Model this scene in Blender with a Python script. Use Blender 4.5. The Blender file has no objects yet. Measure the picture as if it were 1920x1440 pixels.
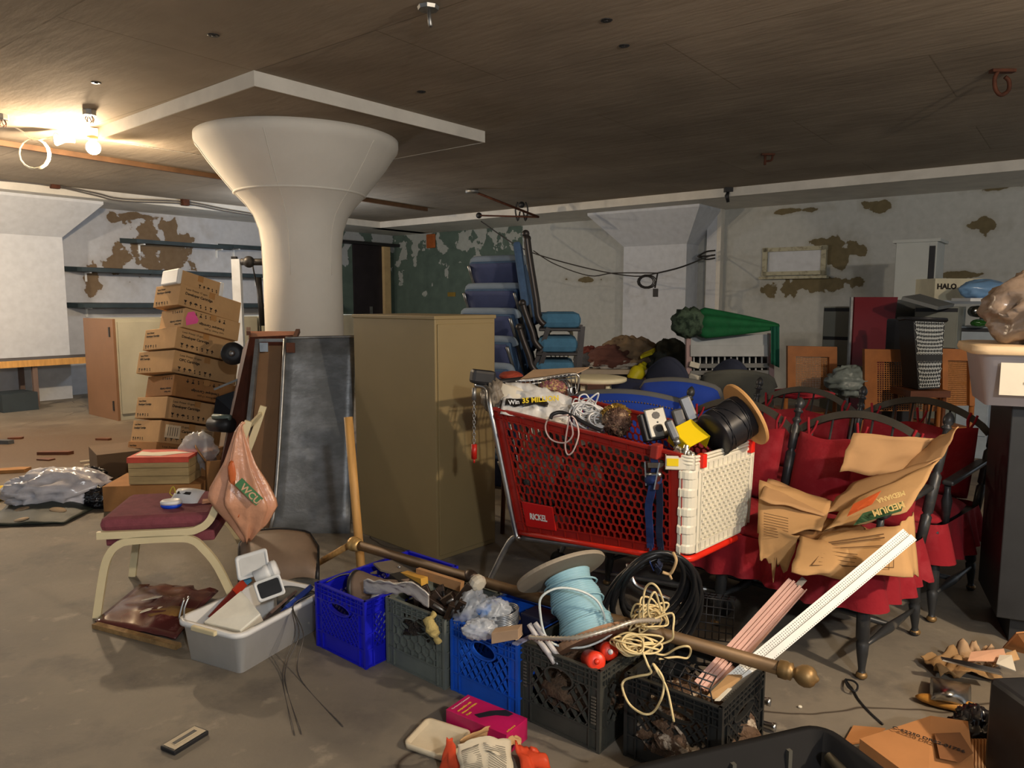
import bpy, math, random
from mathutils import Vector, Matrix, noise
random.seed(7)
sc = bpy.context.scene
COL = sc.collection
# ------------------------------------------------------------ camera
CH = 1.46; CF = 1380.0; CP = math.radians(6.4)
cam = bpy.data.cameras.new('camera'); cam.sensor_width = 36; cam.lens = CF/1920*36
camo = bpy.data.objects.new('camera', cam); COL.objects.link(camo)
camo.location = (0, 0, CH); camo.rotation_euler = (math.radians(90)-CP, 0, 0)
cam.clip_start = .02
sc.camera = camo
# ------------------------------------------------------------ view, world, lamps
vs = sc.view_settings
vs.view_transform = 'Standard'; vs.look = 'None'; vs.gamma = 1; vs.use_curve_mapping = False
vs.exposure = 1.75
sc.cycles.use_denoising = True
sc.cycles.max_bounces = 7; sc.cycles.diffuse_bounces = 4; sc.cycles.transparent_max_bounces = 12
sc.cycles.sample_clamp_indirect = 4
w = bpy.data.worlds.new('basement_air'); sc.world = w; w.use_nodes = True
w.node_tree.nodes['Background'].inputs[0].default_value = (0.74, 0.83, 0.92, 1)
w.node_tree.nodes['Background'].inputs[1].default_value = 0.16
def lamp(name, loc, watts, col, rad):
    l = bpy.data.lights.new(name, 'POINT'); l.energy = watts; l.color = col; l.shadow_soft_size = rad
    o = bpy.data.objects.new(name, l); o.location = loc; COL.objects.link(o); return o
lamp('hanging_bulb_light', (-3.93, 7.02, 2.85), 120, (1.0, .76, .50), .06)     # the bulb seen at the left
lamp('near_bulb_light', (2.9, .55, 2.5), 112, (1.0, .82, .62), .06)           # the next bulb, right of the camera
lamp('aisle_bulb_light', (1.1, -1.9, 2.6), 88, (.95, .97, 1.0), .09)          # the bulb behind the camera
lamp('far_bulb_light', (-3.3, 11.6, 2.3), 20, (.80, .88, 1.0), .15)          # lamp at the back of the room, behind the column
lamp('left_bulb_light', (-6.7, 7.2, 2.45), 70, (1.0, .84, .66), .1)           # next bulb, left of the picture
# ------------------------------------------------------------ measuring helpers
def ray(px, py):
    a = (px-960)/CF; b = (720-py)/CF
    return Vector((a, math.cos(CP)+b*math.sin(CP), -math.sin(CP)+b*math.cos(CP)))
def G(px, py, z=0.0):
    r = ray(px, py); t = (z-CH)/r.z; return Vector((r.x*t, r.y*t, z))
def D(px, py, Y):
    r = ray(px, py); t = Y/r.y; return Vector((r.x*t, Y, CH+r.z*t))
def onplane(px, py, p0, n):
    r = ray(px, py); o = Vector((0, 0, CH)); t = (p0-o).dot(n)/r.dot(n); return o+r*t
def T(x, y=0, z=0):
    return Matrix.Translation(Vector(x) if not isinstance(x, (int, float)) else Vector((x, y, z)))
def R(ax, d): return Matrix.Rotation(math.radians(d), 4, ax)
def S(x, y, z): return Matrix.Diagonal((x, y, z, 1))
def frame(o, x, y=None, z=None):
    x = Vector(x).normalized()
    if z is not None:
        z = Vector(z); z = (z-x*z.dot(x)).normalized(); y = z.cross(x)
    else:
        y = Vector(y); y = (y-x*y.dot(x)).normalized(); z = x.cross(y)
    m = Matrix((x, y, z)).transposed().to_4x4(); m.translation = Vector(o); return m
def zframe(o, z, up=(0, 0, 1)):
    z = Vector(z).normalized(); up = Vector(up)
    if abs(z.dot(up)) > .98: up = Vector((1, 0, 0))
    x = up.cross(z).normalized(); y = z.cross(x)
    m = Matrix((x, y, z)).transposed().to_4x4(); m.translation = Vector(o); return m
def smooth(pts, k=6, closed=False):
    P = [Vector(p) for p in pts]; n = len(P); out = []
    rng = range(n) if closed else range(n-1)
    for i in rng:
        if closed: a, b, c, d = P[(i-1) % n], P[i], P[(i+1) % n], P[(i+2) % n]
        else: a, b, c, d = P[max(i-1, 0)], P[i], P[i+1], P[min(i+2, n-1)]
        for j in range(k):
            t = j/k
            out.append(.5*((2*b)+(c-a)*t+(2*a-5*b+4*c-d)*t*t+(3*b-a-3*c+d)*t**3))
    if not closed: out.append(P[-1])
    return out
# ------------------------------------------------------------ mesh collector
class MB:
    def __init__(s): s.v = []; s.f = []; s.sm = []; s.M = Matrix()
    def add(s, vs, fs, M=None, sm=False):
        m = s.M @ M if M is not None else s.M
        b = len(s.v); s.v += [m @ Vector(p) for p in vs]
        s.f += [tuple(b+i for i in f) for f in fs]; s.sm += [sm]*len(fs); return s
    def box(s, c, d, M=None, taper=1.0):
        x, y, z = d[0]/2, d[1]/2, d[2]/2; t = taper
        vs = [(-x*t, -y*t, -z), (x*t, -y*t, -z), (x*t, y*t, -z), (-x*t, y*t, -z), (-x, -y, z), (x, -y, z), (x, y, z), (-x, y, z)]
        vs = [(a+c[0], b_+c[1], e+c[2]) for a, b_, e in vs]
        return s.add(vs, [(0, 3, 2, 1), (4, 5, 6, 7), (0, 1, 5, 4), (1, 2, 6, 5), (2, 3, 7, 6), (3, 0, 4, 7)], M)
    def bar(s, a, b, w, h=None, up=(0, 0, 1)):
        a = Vector(a); b = Vector(b); L = (b-a).length
        if L < 1e-6: return s
        return s.box((0, 0, L/2), (w, h or w, L), zframe(a, b-a, up))
    def tube(s, pts, r, n=8, closed=False, cap=True, k=0):
        P = smooth(pts, k, closed) if k else [Vector(p) for p in pts]
        m = len(P); rr = r if isinstance(r, (list, tuple)) else None
        vs = []; t0 = None; nx = None
        for i, p in enumerate(P):
            if closed: t = (P[(i+1) % m]-P[i-1])
            else: t = P[min(i+1, m-1)]-P[max(i-1, 0)]
            if t.length < 1e-9: t = Vector((0, 0, 1))
            t.normalize()
            if nx is None:
                a = Vector((0, 0, 1)) if abs(t.z) < .9 else Vector((1, 0, 0)); nx = a.cross(t).normalized()
            else:
                nx = nx-t*nx.dot(t)
                nx = nx.normalized() if nx.length > 1e-6 else t.orthogonal().normalized()
            ny = t.cross(nx)
            q = rr[min(int(i*len(rr)/m), len(rr)-1)] if rr else r
            for j in range(n):
                an = 2*math.pi*j/n; vs.append(p+(nx*math.cos(an)+ny*math.sin(an))*q)
        fs = []
        for i in range(m if closed else m-1):
            i2 = (i+1) % m
            for j in range(n):
                j2 = (j+1) % n; fs.append((i*n+j, i*n+j2, i2*n+j2, i2*n+j))
        if cap and not closed:
            fs.append(tuple(range(n-1, -1, -1))); fs.append(tuple((m-1)*n+j for j in range(n)))
        return s.add(vs, fs, None, True)
    def lathe(s, prof, M=None, n=20, sm=True):
        vs = []; m = len(prof)
        for r, z in prof:
            r = max(r, .0004)
            for j in range(n):
                a = 2*math.pi*j/n; vs.append((r*math.cos(a), r*math.sin(a), z))
        fs = [(i*n+j, i*n+(j+1) % n, (i+1)*n+(j+1) % n, (i+1)*n+j) for i in range(m-1) for j in range(n)]
        fs.append(tuple(range(n-1, -1, -1))); fs.append(tuple((m-1)*n+j for j in range(n)))
        return s.add(vs, fs, M, sm)
    def cyl(s, a, b, r, n=16, r2=None):
        a = Vector(a); b = Vector(b)
        return s.lathe([(r, 0), (r if r2 is None else r2, (b-a).length)], zframe(a, b-a), n)
    def prism(s, poly, h, M=None):
        n = len(poly)
        vs = [(x, y, 0) for x, y in poly]+[(x, y, h) for x, y in poly]
        fs = [tuple(range(n-1, -1, -1)), tuple(range(n, 2*n))]+[(i, (i+1) % n, n+(i+1) % n, n+i) for i in range(n)]
        return s.add(vs, fs, M)
    def sheet(s, fn, nu, nv, th=.002, sm=True, M=None):
        g = [[Vector(fn(i/nu, j/nv)) for j in range(nv+1)] for i in range(nu+1)]
        top = []; bot = []
        for i in range(nu+1):
            for j in range(nv+1):
                a = g[min(i+1, nu)][j]-g[max(i-1, 0)][j]; b = g[i][min(j+1, nv)]-g[i][max(j-1, 0)]
                nn = a.cross(b); nn = nn.normalized() if nn.length > 1e-9 else Vector((0, 0, 1))
                top.append(g[i][j]+nn*th/2); bot.append(g[i][j]-nn*th/2)
        W = nv+1; N = len(top); fs = []
        for i in range(nu):
            for j in range(nv):
                a, b, c, d = i*W+j, (i+1)*W+j, (i+1)*W+j+1, i*W+j+1
                fs.append((a, b, c, d)); fs.append((N+a, N+d, N+c, N+b))
        for i in range(nu):
            fs.append((i*W, N+i*W, N+(i+1)*W, (i+1)*W)); fs.append((i*W+nv, (i+1)*W+nv, N+(i+1)*W+nv, N+i*W+nv))
        for j in range(nv):
            fs.append((j, j+1, N+j+1, N+j)); fs.append((nu*W+j, N+nu*W+j, N+nu*W+j+1, nu*W+j+1))
        return s.add(top+bot, fs, M, sm)
    def ball(s, c, rad, n=14, m=9, amp=0, fr=3, seed=0, M=None, sm=True):
        if isinstance(rad, (int, float)): rad = (rad, rad, rad)
        vs = [(0, 0, -1)]
        for i in range(1, m):
            ph = -math.pi/2+math.pi*i/m
            for j in range(n):
                a = 2*math.pi*j/n; vs.append((math.cos(ph)*math.cos(a), math.cos(ph)*math.sin(a), math.sin(ph)))
        vs.append((0, 0, 1)); out = []
        for p in vs:
            q = 1.0
            if amp:
                o = Vector((p[0]*fr+seed*7.1, p[1]*fr, p[2]*fr+seed))
                q = 1+amp*(1-2.2*abs(noise.noise(o)))+amp*.45*(.4-abs(noise.noise(o*2.6)))+amp*.35*(.35-abs(noise.noise(o*5.3)))
            out.append((c[0]+p[0]*rad[0]*q, c[1]+p[1]*rad[1]*q, c[2]+p[2]*rad[2]*q))
        L = len(out)-1
        fs = [(0, 1+(j+1) % n, 1+j) for j in range(n)]
        for i in range(m-2):
            for j in range(n):
                a = 1+i*n+j; b = 1+i*n+(j+1) % n; fs.append((a, b, b+n, a+n))
        k = 1+(m-2)*n
        fs += [(k+j, k+(j+1) % n, L) for j in range(n)]
        return s.add(out, fs, M, sm)
    def text(s, body, size, M, depth=.0006, align='LEFT', bold=0, sx=1):
        cu = bpy.data.curves.new('t', 'FONT'); cu.body = body; cu.size = size; cu.extrude = depth; cu.align_x = align
        cu.resolution_u = 2; cu.offset = bold
        o = bpy.data.objects.new('t', cu); COL.objects.link(o)
        me = o.to_mesh()
        s.add([(v.co.x*sx, v.co.y, v.co.z) for v in me.vertices], [tuple(p.vertices) for p in me.polygons], M)
        o.to_mesh_clear(); bpy.data.objects.remove(o); bpy.data.curves.remove(cu); return s
    def build(s, name, mat, parent=None, world=False, bevel=0, sub=0, label=None):
        vs = s.v
        if world and parent is not None:
            inv = parent.matrix_basis.inverted(); vs = [inv @ p for p in vs]
        org = Vector((0, 0, 0))
        if parent is None:
            xs = [p.x for p in vs]; ys = [p.y for p in vs]; zs = [p.z for p in vs]
            org = Vector(((min(xs)+max(xs))/2, (min(ys)+max(ys))/2, min(zs))); vs = [p-org for p in vs]
        me = bpy.data.meshes.new(name); me.from_pydata([tuple(p) for p in vs], [], s.f)
        me.polygons.foreach_set('use_smooth', s.sm); me.update()
        o = bpy.data.objects.new(name, me); COL.objects.link(o); me.materials.append(mat)
        if parent is not None: o.parent = parent
        else: o.location = org
        if bevel:
            b = o.modifiers.new('b', 'BEVEL'); b.width = bevel; b.segments = 2; b.limit_method = 'ANGLE'; b.angle_limit = math.radians(40)
        if sub:
            b = o.modifiers.new('s', 'SUBSURF'); b.levels = sub; b.render_levels = sub
        if label: o['label'] = label
        return o
def tag(o, label, cat, group=None, kind=None):
    if label: o['label'] = label
    if cat: o['category'] = cat
    if group: o['group'] = group
    if kind: o['kind'] = kind
    return o
def struct(o): o['kind'] = 'structure'; return o
def thing(name, label, cat, M, group=None):
    o = bpy.data.objects.new(name, None); COL.objects.link(o); o.empty_display_size = .05
    if not isinstance(M, Matrix): M = T(M)
    o.matrix_basis = M; o['label'] = label; o['category'] = cat
    if group: o['group'] = group
    return o
def kids(o): return [c for c in COL.objects if c.parent == o]
def dup(root, M, label, group=None):
    r = root.copy(); COL.objects.link(r); r.matrix_basis = M if isinstance(M, Matrix) else T(M)
    r['label'] = label
    if group: r['group'] = group
    for ch in kids(root):
        c = ch.copy(); COL.objects.link(c); c.parent = r
        for g in kids(ch):
            d = g.copy(); COL.objects.link(d); d.parent = c
    return r
# ------------------------------------------------------------ materials
def lin(c): 
    c = c/255; return c/12.92 if c <= .04045 else ((c+.055)/1.055)**2.4
def rgb(c, k=1.0): return (min(lin(c[0])*k, 1), min(lin(c[1])*k, 1), min(lin(c[2])*k, 1), 1)
MATS = {}
def mat(name, c, rough=.6, metal=0, var=.12, scale=6, bump=0, c2=None, spec=.4, stretch=None, alpha=1, trans=0, bscale=None, cut=None, emit=0):
    if name in MATS: return MATS[name]
    m = bpy.data.materials.new(name); m.use_nodes = True; nt = m.node_tree; N = nt.nodes; L = nt.links
    b = N['Principled BSDF']; b.inputs['Roughness'].default_value = rough; b.inputs['Metallic'].default_value = metal
    b.inputs['Specular IOR Level'].default_value = spec
    tc = N.new('ShaderNodeTexCoord'); mp = N.new('ShaderNodeMapping'); L.new(tc.outputs['Object'], mp.inputs[0])
    if stretch: mp.inputs['Scale'].default_value = stretch
    nz = N.new('ShaderNodeTexNoise'); nz.inputs['Scale'].default_value = scale; nz.inputs['Detail'].default_value = 6; nz.inputs['Roughness'].default_value = .6
    L.new(mp.outputs[0], nz.inputs[0])
    rp = N.new('ShaderNodeMapRange'); lo, hi = cut or (.3, .7)
    rp.inputs[1].default_value = lo; rp.inputs[2].default_value = hi; L.new(nz.outputs['Fac'], rp.inputs[0])
    mx = N.new('ShaderNodeMix'); mx.data_type = 'RGBA'; L.new(rp.outputs[0], mx.inputs[0])
    mx.inputs[6].default_value = rgb(c, 1-var) if not c2 else rgb(c); mx.inputs[7].default_value = rgb(c, 1+var) if not c2 else rgb(c2)
    L.new(mx.outputs[2], b.inputs['Base Color'])
    if bump:
        n2 = N.new('ShaderNodeTexNoise'); n2.inputs['Scale'].default_value = bscale or scale*4; n2.inputs['Detail'].default_value = 4
        L.new(mp.outputs[0], n2.inputs[0]); bp = N.new('ShaderNodeBump'); bp.inputs['Strength'].default_value = bump; bp.inputs['Distance'].default_value = .01
        L.new(n2.outputs['Fac'], bp.inputs['Height']); L.new(bp.outputs[0], b.inputs['Normal'])
    if alpha < 1: b.inputs['Alpha'].default_value = alpha
    if trans: b.inputs['Transmission Weight'].default_value = trans
    if emit: b.inputs['Emission Color'].default_value = rgb(c); b.inputs['Emission Strength'].default_value = emit
    MATS[name] = m; return m
BLACK = mat('black_plastic', (34, 34, 36), .45, var=.3, scale=12)
DARK = mat('dark_grey_plastic', (62, 64, 66), .55, var=.3, scale=9)
WHITEP = mat('white_plastic', (225, 226, 224), .4, var=.07, scale=5)
CREAM = mat('cream_enamel', (214, 200, 160), .45, var=.08)
CHROME = mat('chrome', (190, 190, 188), .28, 1, var=.15, scale=20)
STEEL = mat('dull_steel', (150, 150, 148), .42, .85, var=.25, scale=14)
GALV = mat('galvanised_steel', (128, 132, 136), .45, .8, var=.35, scale=4, stretch=(1, 1, .3), bump=.1)
CARD = mat('cardboard', (188, 150, 104), .85, var=.1, scale=5, bump=.08, bscale=60)
CARD2 = mat('dark_cardboard', (158, 112, 66), .85, var=.14, scale=5, bump=.08, bscale=60)
INK = mat('black_print', (40, 32, 26), .8)
RED = mat('red_plastic', (176, 32, 22), .38, var=.12, scale=7)
REDCLOTH = mat('red_cloth', (138, 20, 32), .95, scale=5, c2=(166, 60, 66), cut=(.5, .8), bump=.3, bscale=50)
WOODL = mat('light_wood', (196, 148, 84), .55, var=.2, scale=5, stretch=(8, 8, .8), bump=.1)
WOODD = mat('dark_wood', (92, 52, 30), .45, var=.3, scale=5, stretch=(1, 1, 6))
BLACKWOOD = mat('worn_black_wood', (46, 47, 48), .38, scale=16, c2=(98, 92, 82), cut=(.55, .85))
BRASS = mat('tarnished_brass', (140, 112, 72), .45, .55, var=.3, scale=10)
RUST = mat('rusty_iron', (84, 48, 32), .75, .3, var=.4, scale=14)
NAVY = mat('navy_webbing', (36, 56, 108), .8, var=.15, scale=30)
PAPER = mat('paper', (220, 212, 192), .8, var=.06)
ROPE = mat('cream_cable', (226, 204, 150), .5, var=.1)
def plastic_film(name, c, a, rough=.22):
    return mat(name, c, rough, 0, .1, 9, bump=.5, bscale=22, alpha=a, spec=.7)
CLEAR = plastic_film('clear_plastic_film', (214, 220, 226), .42)
# ------------------------------------------------------------ the room
U = Vector((math.cos(math.radians(52)), math.sin(math.radians(52)), 0)); V = Vector((-U.y, U.x, 0))
CEIL = 3.05; SOF = 2.94
WC = Vector((-2.67, 16.87, 0)); SCN = Vector((-2.65, 15.06, 0))
RM = frame(WC, U, V)                       # room frame: x runs along the left wall, y along the back wall
def rp(a, b, z=0): return WC+U*a+V*b+Vector((0, 0, z))
def wl(px, py, off=0):                     # a point of the left wall: distance along U, height
    p = onplane(px, py, WC-V*off, V); return (p-WC).dot(U), p.z
def wr(px, py, off=0):                     # a point of the right wall: distance along V, height
    p = onplane(px, py, WC-U*off, U); return (p-WC).dot(V), p.z
def wallmat(name, base, patches, spotcol, spotcol2, axis, amount=.0, green=None, warp=.75):
    m = bpy.data.materials.new(name); m.use_nodes = True; nt = m.node_tree; N = nt.nodes; L = nt.links
    b = N['Principled BSDF']; b.inputs['Roughness'].default_value = .8; b.inputs['Specular IOR Level'].default_value = .2
    g = N.new('ShaderNodeNewGeometry'); mp = N.new('ShaderNodeMapping'); mp.vector_type = 'TEXTURE'
    mp.inputs['Location'].default_value = WC; mp.inputs['Rotation'].default_value = (0, 0, math.radians(52))
    L.new(g.outputs['Position'], mp.inputs[0]); vec = mp.outputs[0]
    def nz(sc, det=6):
        n = N.new('ShaderNodeTexNoise'); n.inputs['Scale'].default_value = sc; n.inputs['Detail'].default_value = det; L.new(vec, n.inputs[0]); return n.outputs['Fac']
    def mth(op, a, c=None):
        n = N.new('ShaderNodeMath'); n.operation = op
        for i, q in enumerate((a, c)):
            if q is None: continue
            if isinstance(q, (int, float)): n.inputs[i].default_value = q
            else: L.new(q, n.inputs[i])
        return n.outputs[0]
    cur = None
    for (s_, z_, rs, rz) in patches:
        sub = N.new('ShaderNodeMapping'); sub.vector_type = 'TEXTURE'
        sub.inputs['Location'].default_value = (s_, 0, z_) if axis == 0 else (0, s_, z_)
        sub.inputs['Scale'].default_value = (rs, 50, rz) if axis == 0 else (50, rs, rz)
        L.new(vec, sub.inputs[0])
        ln = N.new('ShaderNodeVectorMath'); ln.operation = 'LENGTH'; L.new(sub.outputs[0], ln.inputs[0])
        d = mth('SUBTRACT', 1.0, ln.outputs['Value']); cur = d if cur is None else mth('MAXIMUM', cur, d)
    n1 = nz(4.2, 9); n2 = nz(11, 6)
    if cur is None: cur = mth('ADD', 0.0, -1.0)
    cur = mth('MAXIMUM', cur, amount-1.0)
    k = mth('ADD', cur, mth('MULTIPLY', mth('SUBTRACT', n1, .5), warp*4))
    hole = N.new('ShaderNodeMapRange'); hole.inputs[1].default_value = .30; hole.inputs[2].default_value = .36; L.new(k, hole.inputs[0])
    stain = N.new('ShaderNodeMapRange'); stain.inputs[1].default_value = -.5; stain.inputs[2].default_value = .6; L.new(k, stain.inputs[0])
    c0 = N.new('ShaderNodeMix'); c0.data_type = 'RGBA'; L.new(n2, c0.inputs[0]); c0.inputs[6].default_value = rgb(base, .82); c0.inputs[7].default_value = rgb(base, 1.12)
    cc = c0.outputs[2]
    st = N.new('ShaderNodeMix'); st.data_type = 'RGBA'; L.new(mth('MULTIPLY', stain.outputs[0], .35), st.inputs[0]); L.new(cc, st.inputs[6]); st.inputs[7].default_value = rgb(spotcol2); cc = st.outputs[2]
    if green:                              # a band of green paint, between two distances along the wall, ragged upper part flaked to white
        a0, a1, gc = green
        sx = N.new('ShaderNodeSeparateXYZ'); L.new(vec, sx.inputs[0]); co = sx.outputs[axis]
        ins = mth('MULTIPLY', mth('GREATER_THAN', co, a0), mth('LESS_THAN', co, a1))
        fl = mth('LESS_THAN', mth('ADD', mth('MULTIPLY', sx.outputs[2], .13), mth('MULTIPLY', nz(2.6, 8), .9)), .80)
        gm = N.new('ShaderNodeMix'); gm.data_type = 'RGBA'; L.new(mth('MULTIPLY', ins, mth('ADD', .35, mth('MULTIPLY', fl, .65))), gm.inputs[0]); L.new(cc, gm.inputs[6])
        gv = N.new('ShaderNodeMix'); gv.data_type = 'RGBA'; L.new(n1, gv.inputs[0]); gv.inputs[6].default_value = rgb(gc, .6); gv.inputs[7].default_value = rgb(gc, 1.3)
        L.new(gv.outputs[2], gm.inputs[7]); cc = gm.outputs[2]
    sp = N.new('ShaderNodeMix'); sp.data_type = 'RGBA'; L.new(n2, sp.inputs[0]); sp.inputs[6].default_value = rgb(spotcol); sp.inputs[7].default_value = rgb(spotcol2)
    fin = N.new('ShaderNodeMix'); fin.data_type = 'RGBA'; L.new(hole.outputs[0], fin.inputs[0]); L.new(cc, fin.inputs[6]); L.new(sp.outputs[2], fin.inputs[7])
    L.new(fin.outputs[2], b.inputs['Base Color'])
    bp = N.new('ShaderNodeBump'); bp.inputs['Strength'].default_value = .35; bp.inputs['Distance'].default_value = .02
    L.new(mth('SUBTRACT', mth('MULTIPLY', n2, .3), hole.outputs[0]), bp.inputs['Height']); L.new(bp.outputs[0], b.inputs['Normal'])
    return m
def P(fn, *items):
    out = []
    for px, py, rx, ry in items:
        s0, z0 = fn(px, py); s1, _ = fn(px+rx, py); _, z1 = fn(px, py-ry)
        out.append((s0, z0, max(abs(s1-s0), .08), max(z1-z0, .05)))
    return out
pl = P(wl, (300, 465, 80, 62), (222, 490, 36, 30), (318, 432, 26, 24), (212, 408, 16, 10), (330, 480, 50, 30), (255, 405, 60, 9), (178, 525, 20, 40))
pr = P(wr, (1545, 455, 32, 14), (1480, 535, 75, 22), (1570, 475, 48, 40), (1600, 470, 28, 18), (1640, 385, 34, 14), (1490, 395, 60, 7), (1850, 420, 34, 20), (1560, 535, 60, 24), (1880, 352, 60, 7), (1800, 515, 70, 8), (1100, 525, 40, 6))
gl = wl(640, 500)[0]; gr = wr(980, 500)[0]
M_WL = wallmat('peeling_white_paint_left', (192, 194, 198), pl, (104, 84, 62), (128, 110, 88), 0, .12, (gl-.4, 5, (88, 104, 96)))
M_WR = wallmat('peeling_white_paint_back', (184, 186, 182), pr, (92, 84, 62), (124, 112, 84), 1, .12, (gr, 5, (86, 102, 94)))
M_WP = wallmat('plain_white_paint', (204, 208, 214), [], (120, 110, 95), (150, 142, 130), 0, .02)
M_TRIM = mat('white_trim_paint', (214, 210, 200), .6, var=.12, scale=3, bump=.1, bscale=20)
M_COLUMN = mat('column_white_paint', (222, 218, 208), .8, var=.06, scale=1.6, bump=.25, bscale=7)
# ceiling: slab with faint board joints
def ceilmat():
    m = bpy.data.materials.new('painted_ceiling'); m.use_nodes = True; nt = m.node_tree; N = nt.nodes; L = nt.links
    b = N['Principled BSDF']; b.inputs['Roughness'].default_value = .9; b.inputs['Specular IOR Level'].default_value = .1
    g = N.new('ShaderNodeNewGeometry'); mp = N.new('ShaderNodeMapping'); mp.vector_type = 'TEXTURE'
    mp.inputs['Location'].default_value = (-1.79, 5.32, 0); mp.inputs['Rotation'].default_value = (0, 0, math.radians(-38))
    L.new(g.outputs['Position'], mp.inputs[0])
    br = N.new('ShaderNodeTexBrick'); L.new(mp.outputs[0], br.inputs[0]); br.inputs['Scale'].default_value = 1
    br.inputs['Brick Width'].default_value = 2.5; br.inputs['Row Height'].default_value = 1.25; br.inputs['Mortar Size'].default_value = .006; br.inputs['Mortar Smooth'].default_value = .3
    br.inputs['Color1'].default_value = rgb((166, 154, 138)); br.inputs['Color2'].default_value = rgb((159, 148, 133)); br.inputs['Mortar'].default_value = rgb((138, 127, 112))
    nz = N.new('ShaderNodeTexNoise'); nz.inputs['Scale'].default_value = 1.3; nz.inputs['Detail'].default_value = 8; L.new(mp.outputs[0], nz.inputs[0])
    mr = N.new('ShaderNodeMapRange'); mr.inputs[1].default_value = .3; mr.inputs[2].default_value = .7; mr.inputs[3].default_value = .78; mr.inputs[4].default_value = 1.1; L.new(nz.outputs['Fac'], mr.inputs[0])
    mx = N.new('ShaderNodeMix'); mx.data_type = 'RGBA'; mx.blend_type = 'MULTIPLY'; mx.inputs[0].default_value = 1; L.new(br.outputs['Color'], mx.inputs[6]); L.new(mr.outputs[0], mx.inputs[7])
    L.new(mx.outputs[2], b.inputs['Base Color'])
    n2 = N.new('ShaderNodeTexNoise'); n2.inputs['Scale'].default_value = 9; n2.inputs['Detail'].default_value = 6; mp2 = N.new('ShaderNodeMapping'); mp2.inputs['Scale'].default_value = (.35, 1.4, 1); L.new(mp.outputs[0], mp2.inputs[0]); L.new(mp2.outputs[0], n2.inputs[0])
    bp = N.new('ShaderNodeBump'); bp.inputs['Strength'].default_value = .5; bp.inputs['Distance'].default_value = .012; L.new(n2.outputs['Fac'], bp.inputs['Height']); L.new(bp.outputs[0], b.inputs['Normal'])
    return m
M_CEIL = ceilmat()
def floormat():
    m = bpy.data.materials.new('dusty_concrete'); m.use_nodes = True; nt = m.node_tree; N = nt.nodes; L = nt.links
    b = N['Principled BSDF']; b.inputs['Roughness'].default_value = .62; b.inputs['Specular IOR Level'].default_value = .3
    g = N.new('ShaderNodeNewGeometry')
    def nz(s, d, vec=None):
        n = N.new('ShaderNodeTexNoise'); n.inputs['Scale'].default_value = s; n.inputs['Detail'].default_value = d; n.inputs['Roughness'].default_value = .62; L.new(vec or g.outputs['Position'], n.inputs[0]); return n.outputs['Fac']
    def mixc(f, a, c, lo, hi):
        mr = N.new('ShaderNodeMapRange'); mr.inputs[1].default_value = lo; mr.inputs[2].default_value = hi; L.new(f, mr.inputs[0])
        x = N.new('ShaderNodeMix'); x.data_type = 'RGBA'; L.new(mr.outputs[0], x.inputs[0])
        for i, q in ((6, a), (7, c)):
            if isinstance(q, tuple): x.inputs[i].default_value = rgb(q)
            else: L.new(q, x.inputs[i])
        return x.outputs[2]
    c = mixc(nz(.9, 8), (108, 102, 93), (134, 125, 110), .35, .65)
    c = mixc(nz(2.3, 8), c, (98, 92, 85), .52, .66)
    c = mixc(nz(6, 8), c, (154, 145, 128), .60, .75)
    vo = N.new('ShaderNodeTexVoronoi'); vo.feature = 'DISTANCE_TO_EDGE'; vo.inputs['Scale'].default_value = .25
    wn = N.new('ShaderNodeVectorMath'); wn.operation = 'ADD'; nn = N.new('ShaderNodeTexNoise'); nn.inputs['Scale'].default_value = 2.2; L.new(g.outputs['Position'], nn.inputs[0])
    L.new(g.outputs['Position'], wn.inputs[0]); vm = N.new('ShaderNodeVectorMath'); vm.operation = 'SCALE'; vm.inputs['Scale'].default_value = .35; L.new(nn.outputs['Color'], vm.inputs[0]); L.new(vm.outputs[0], wn.inputs[1]); L.new(wn.outputs[0], vo.inputs[0])
    c = mixc(vo.outputs['Distance'], (58, 48, 40), c, 0.0, .0022)
    # damp dirt towards the left wall
    mp = N.new('ShaderNodeMapping'); mp.vector_type = 'TEXTURE'; mp.inputs['Location'].default_value = (-4.6, 7.3, 0); mp.inputs['Scale'].default_value = (3.2, 1.6, 9); L.new(g.outputs['Position'], mp.inputs[0])
    ln = N.new('ShaderNodeVectorMath'); ln.operation = 'LENGTH'; L.new(mp.outputs[0], ln.inputs[0])
    ad = N.new('ShaderNodeMath'); ad.operation = 'ADD'; L.new(ln.outputs['Value'], ad.inputs[0]); L.new(nz(1.8, 9), ad.inputs[1])
    c = mixc(ad.outputs[0], (88, 72, 56), c, .9, 2.0)
    L.new(c, b.inputs['Base Color'])
    bp = N.new('ShaderNodeBump'); bp.inputs['Strength'].default_value = .3; bp.inputs['Distance'].default_value = .008; L.new(nz(24, 6), bp.inputs['Height']); L.new(bp.outputs[0], b.inputs['Normal'])
    return m
mb = MB(); mb.box((-1.0, 6.5, -.06), (22, 26, .12)); struct(mb.build('floor', floormat()))
mb = MB(); mb.box((-1.0, 6.5, CEIL+.1), (22, 26, .2)); struct(mb.build('ceiling', M_CEIL))
# walls, 0.25 thick, standing outside the inner faces
mb = MB(); mb.box((-8.0, .125, 1.6), (16.5, .25, 3.2), RM); struct(mb.build('wall_left', M_WL))
mb = MB(); mb.box((.125, -7.0, 1.6), (.25, 14.0, 3.2), RM); struct(mb.build('wall_back', M_WR))
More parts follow.
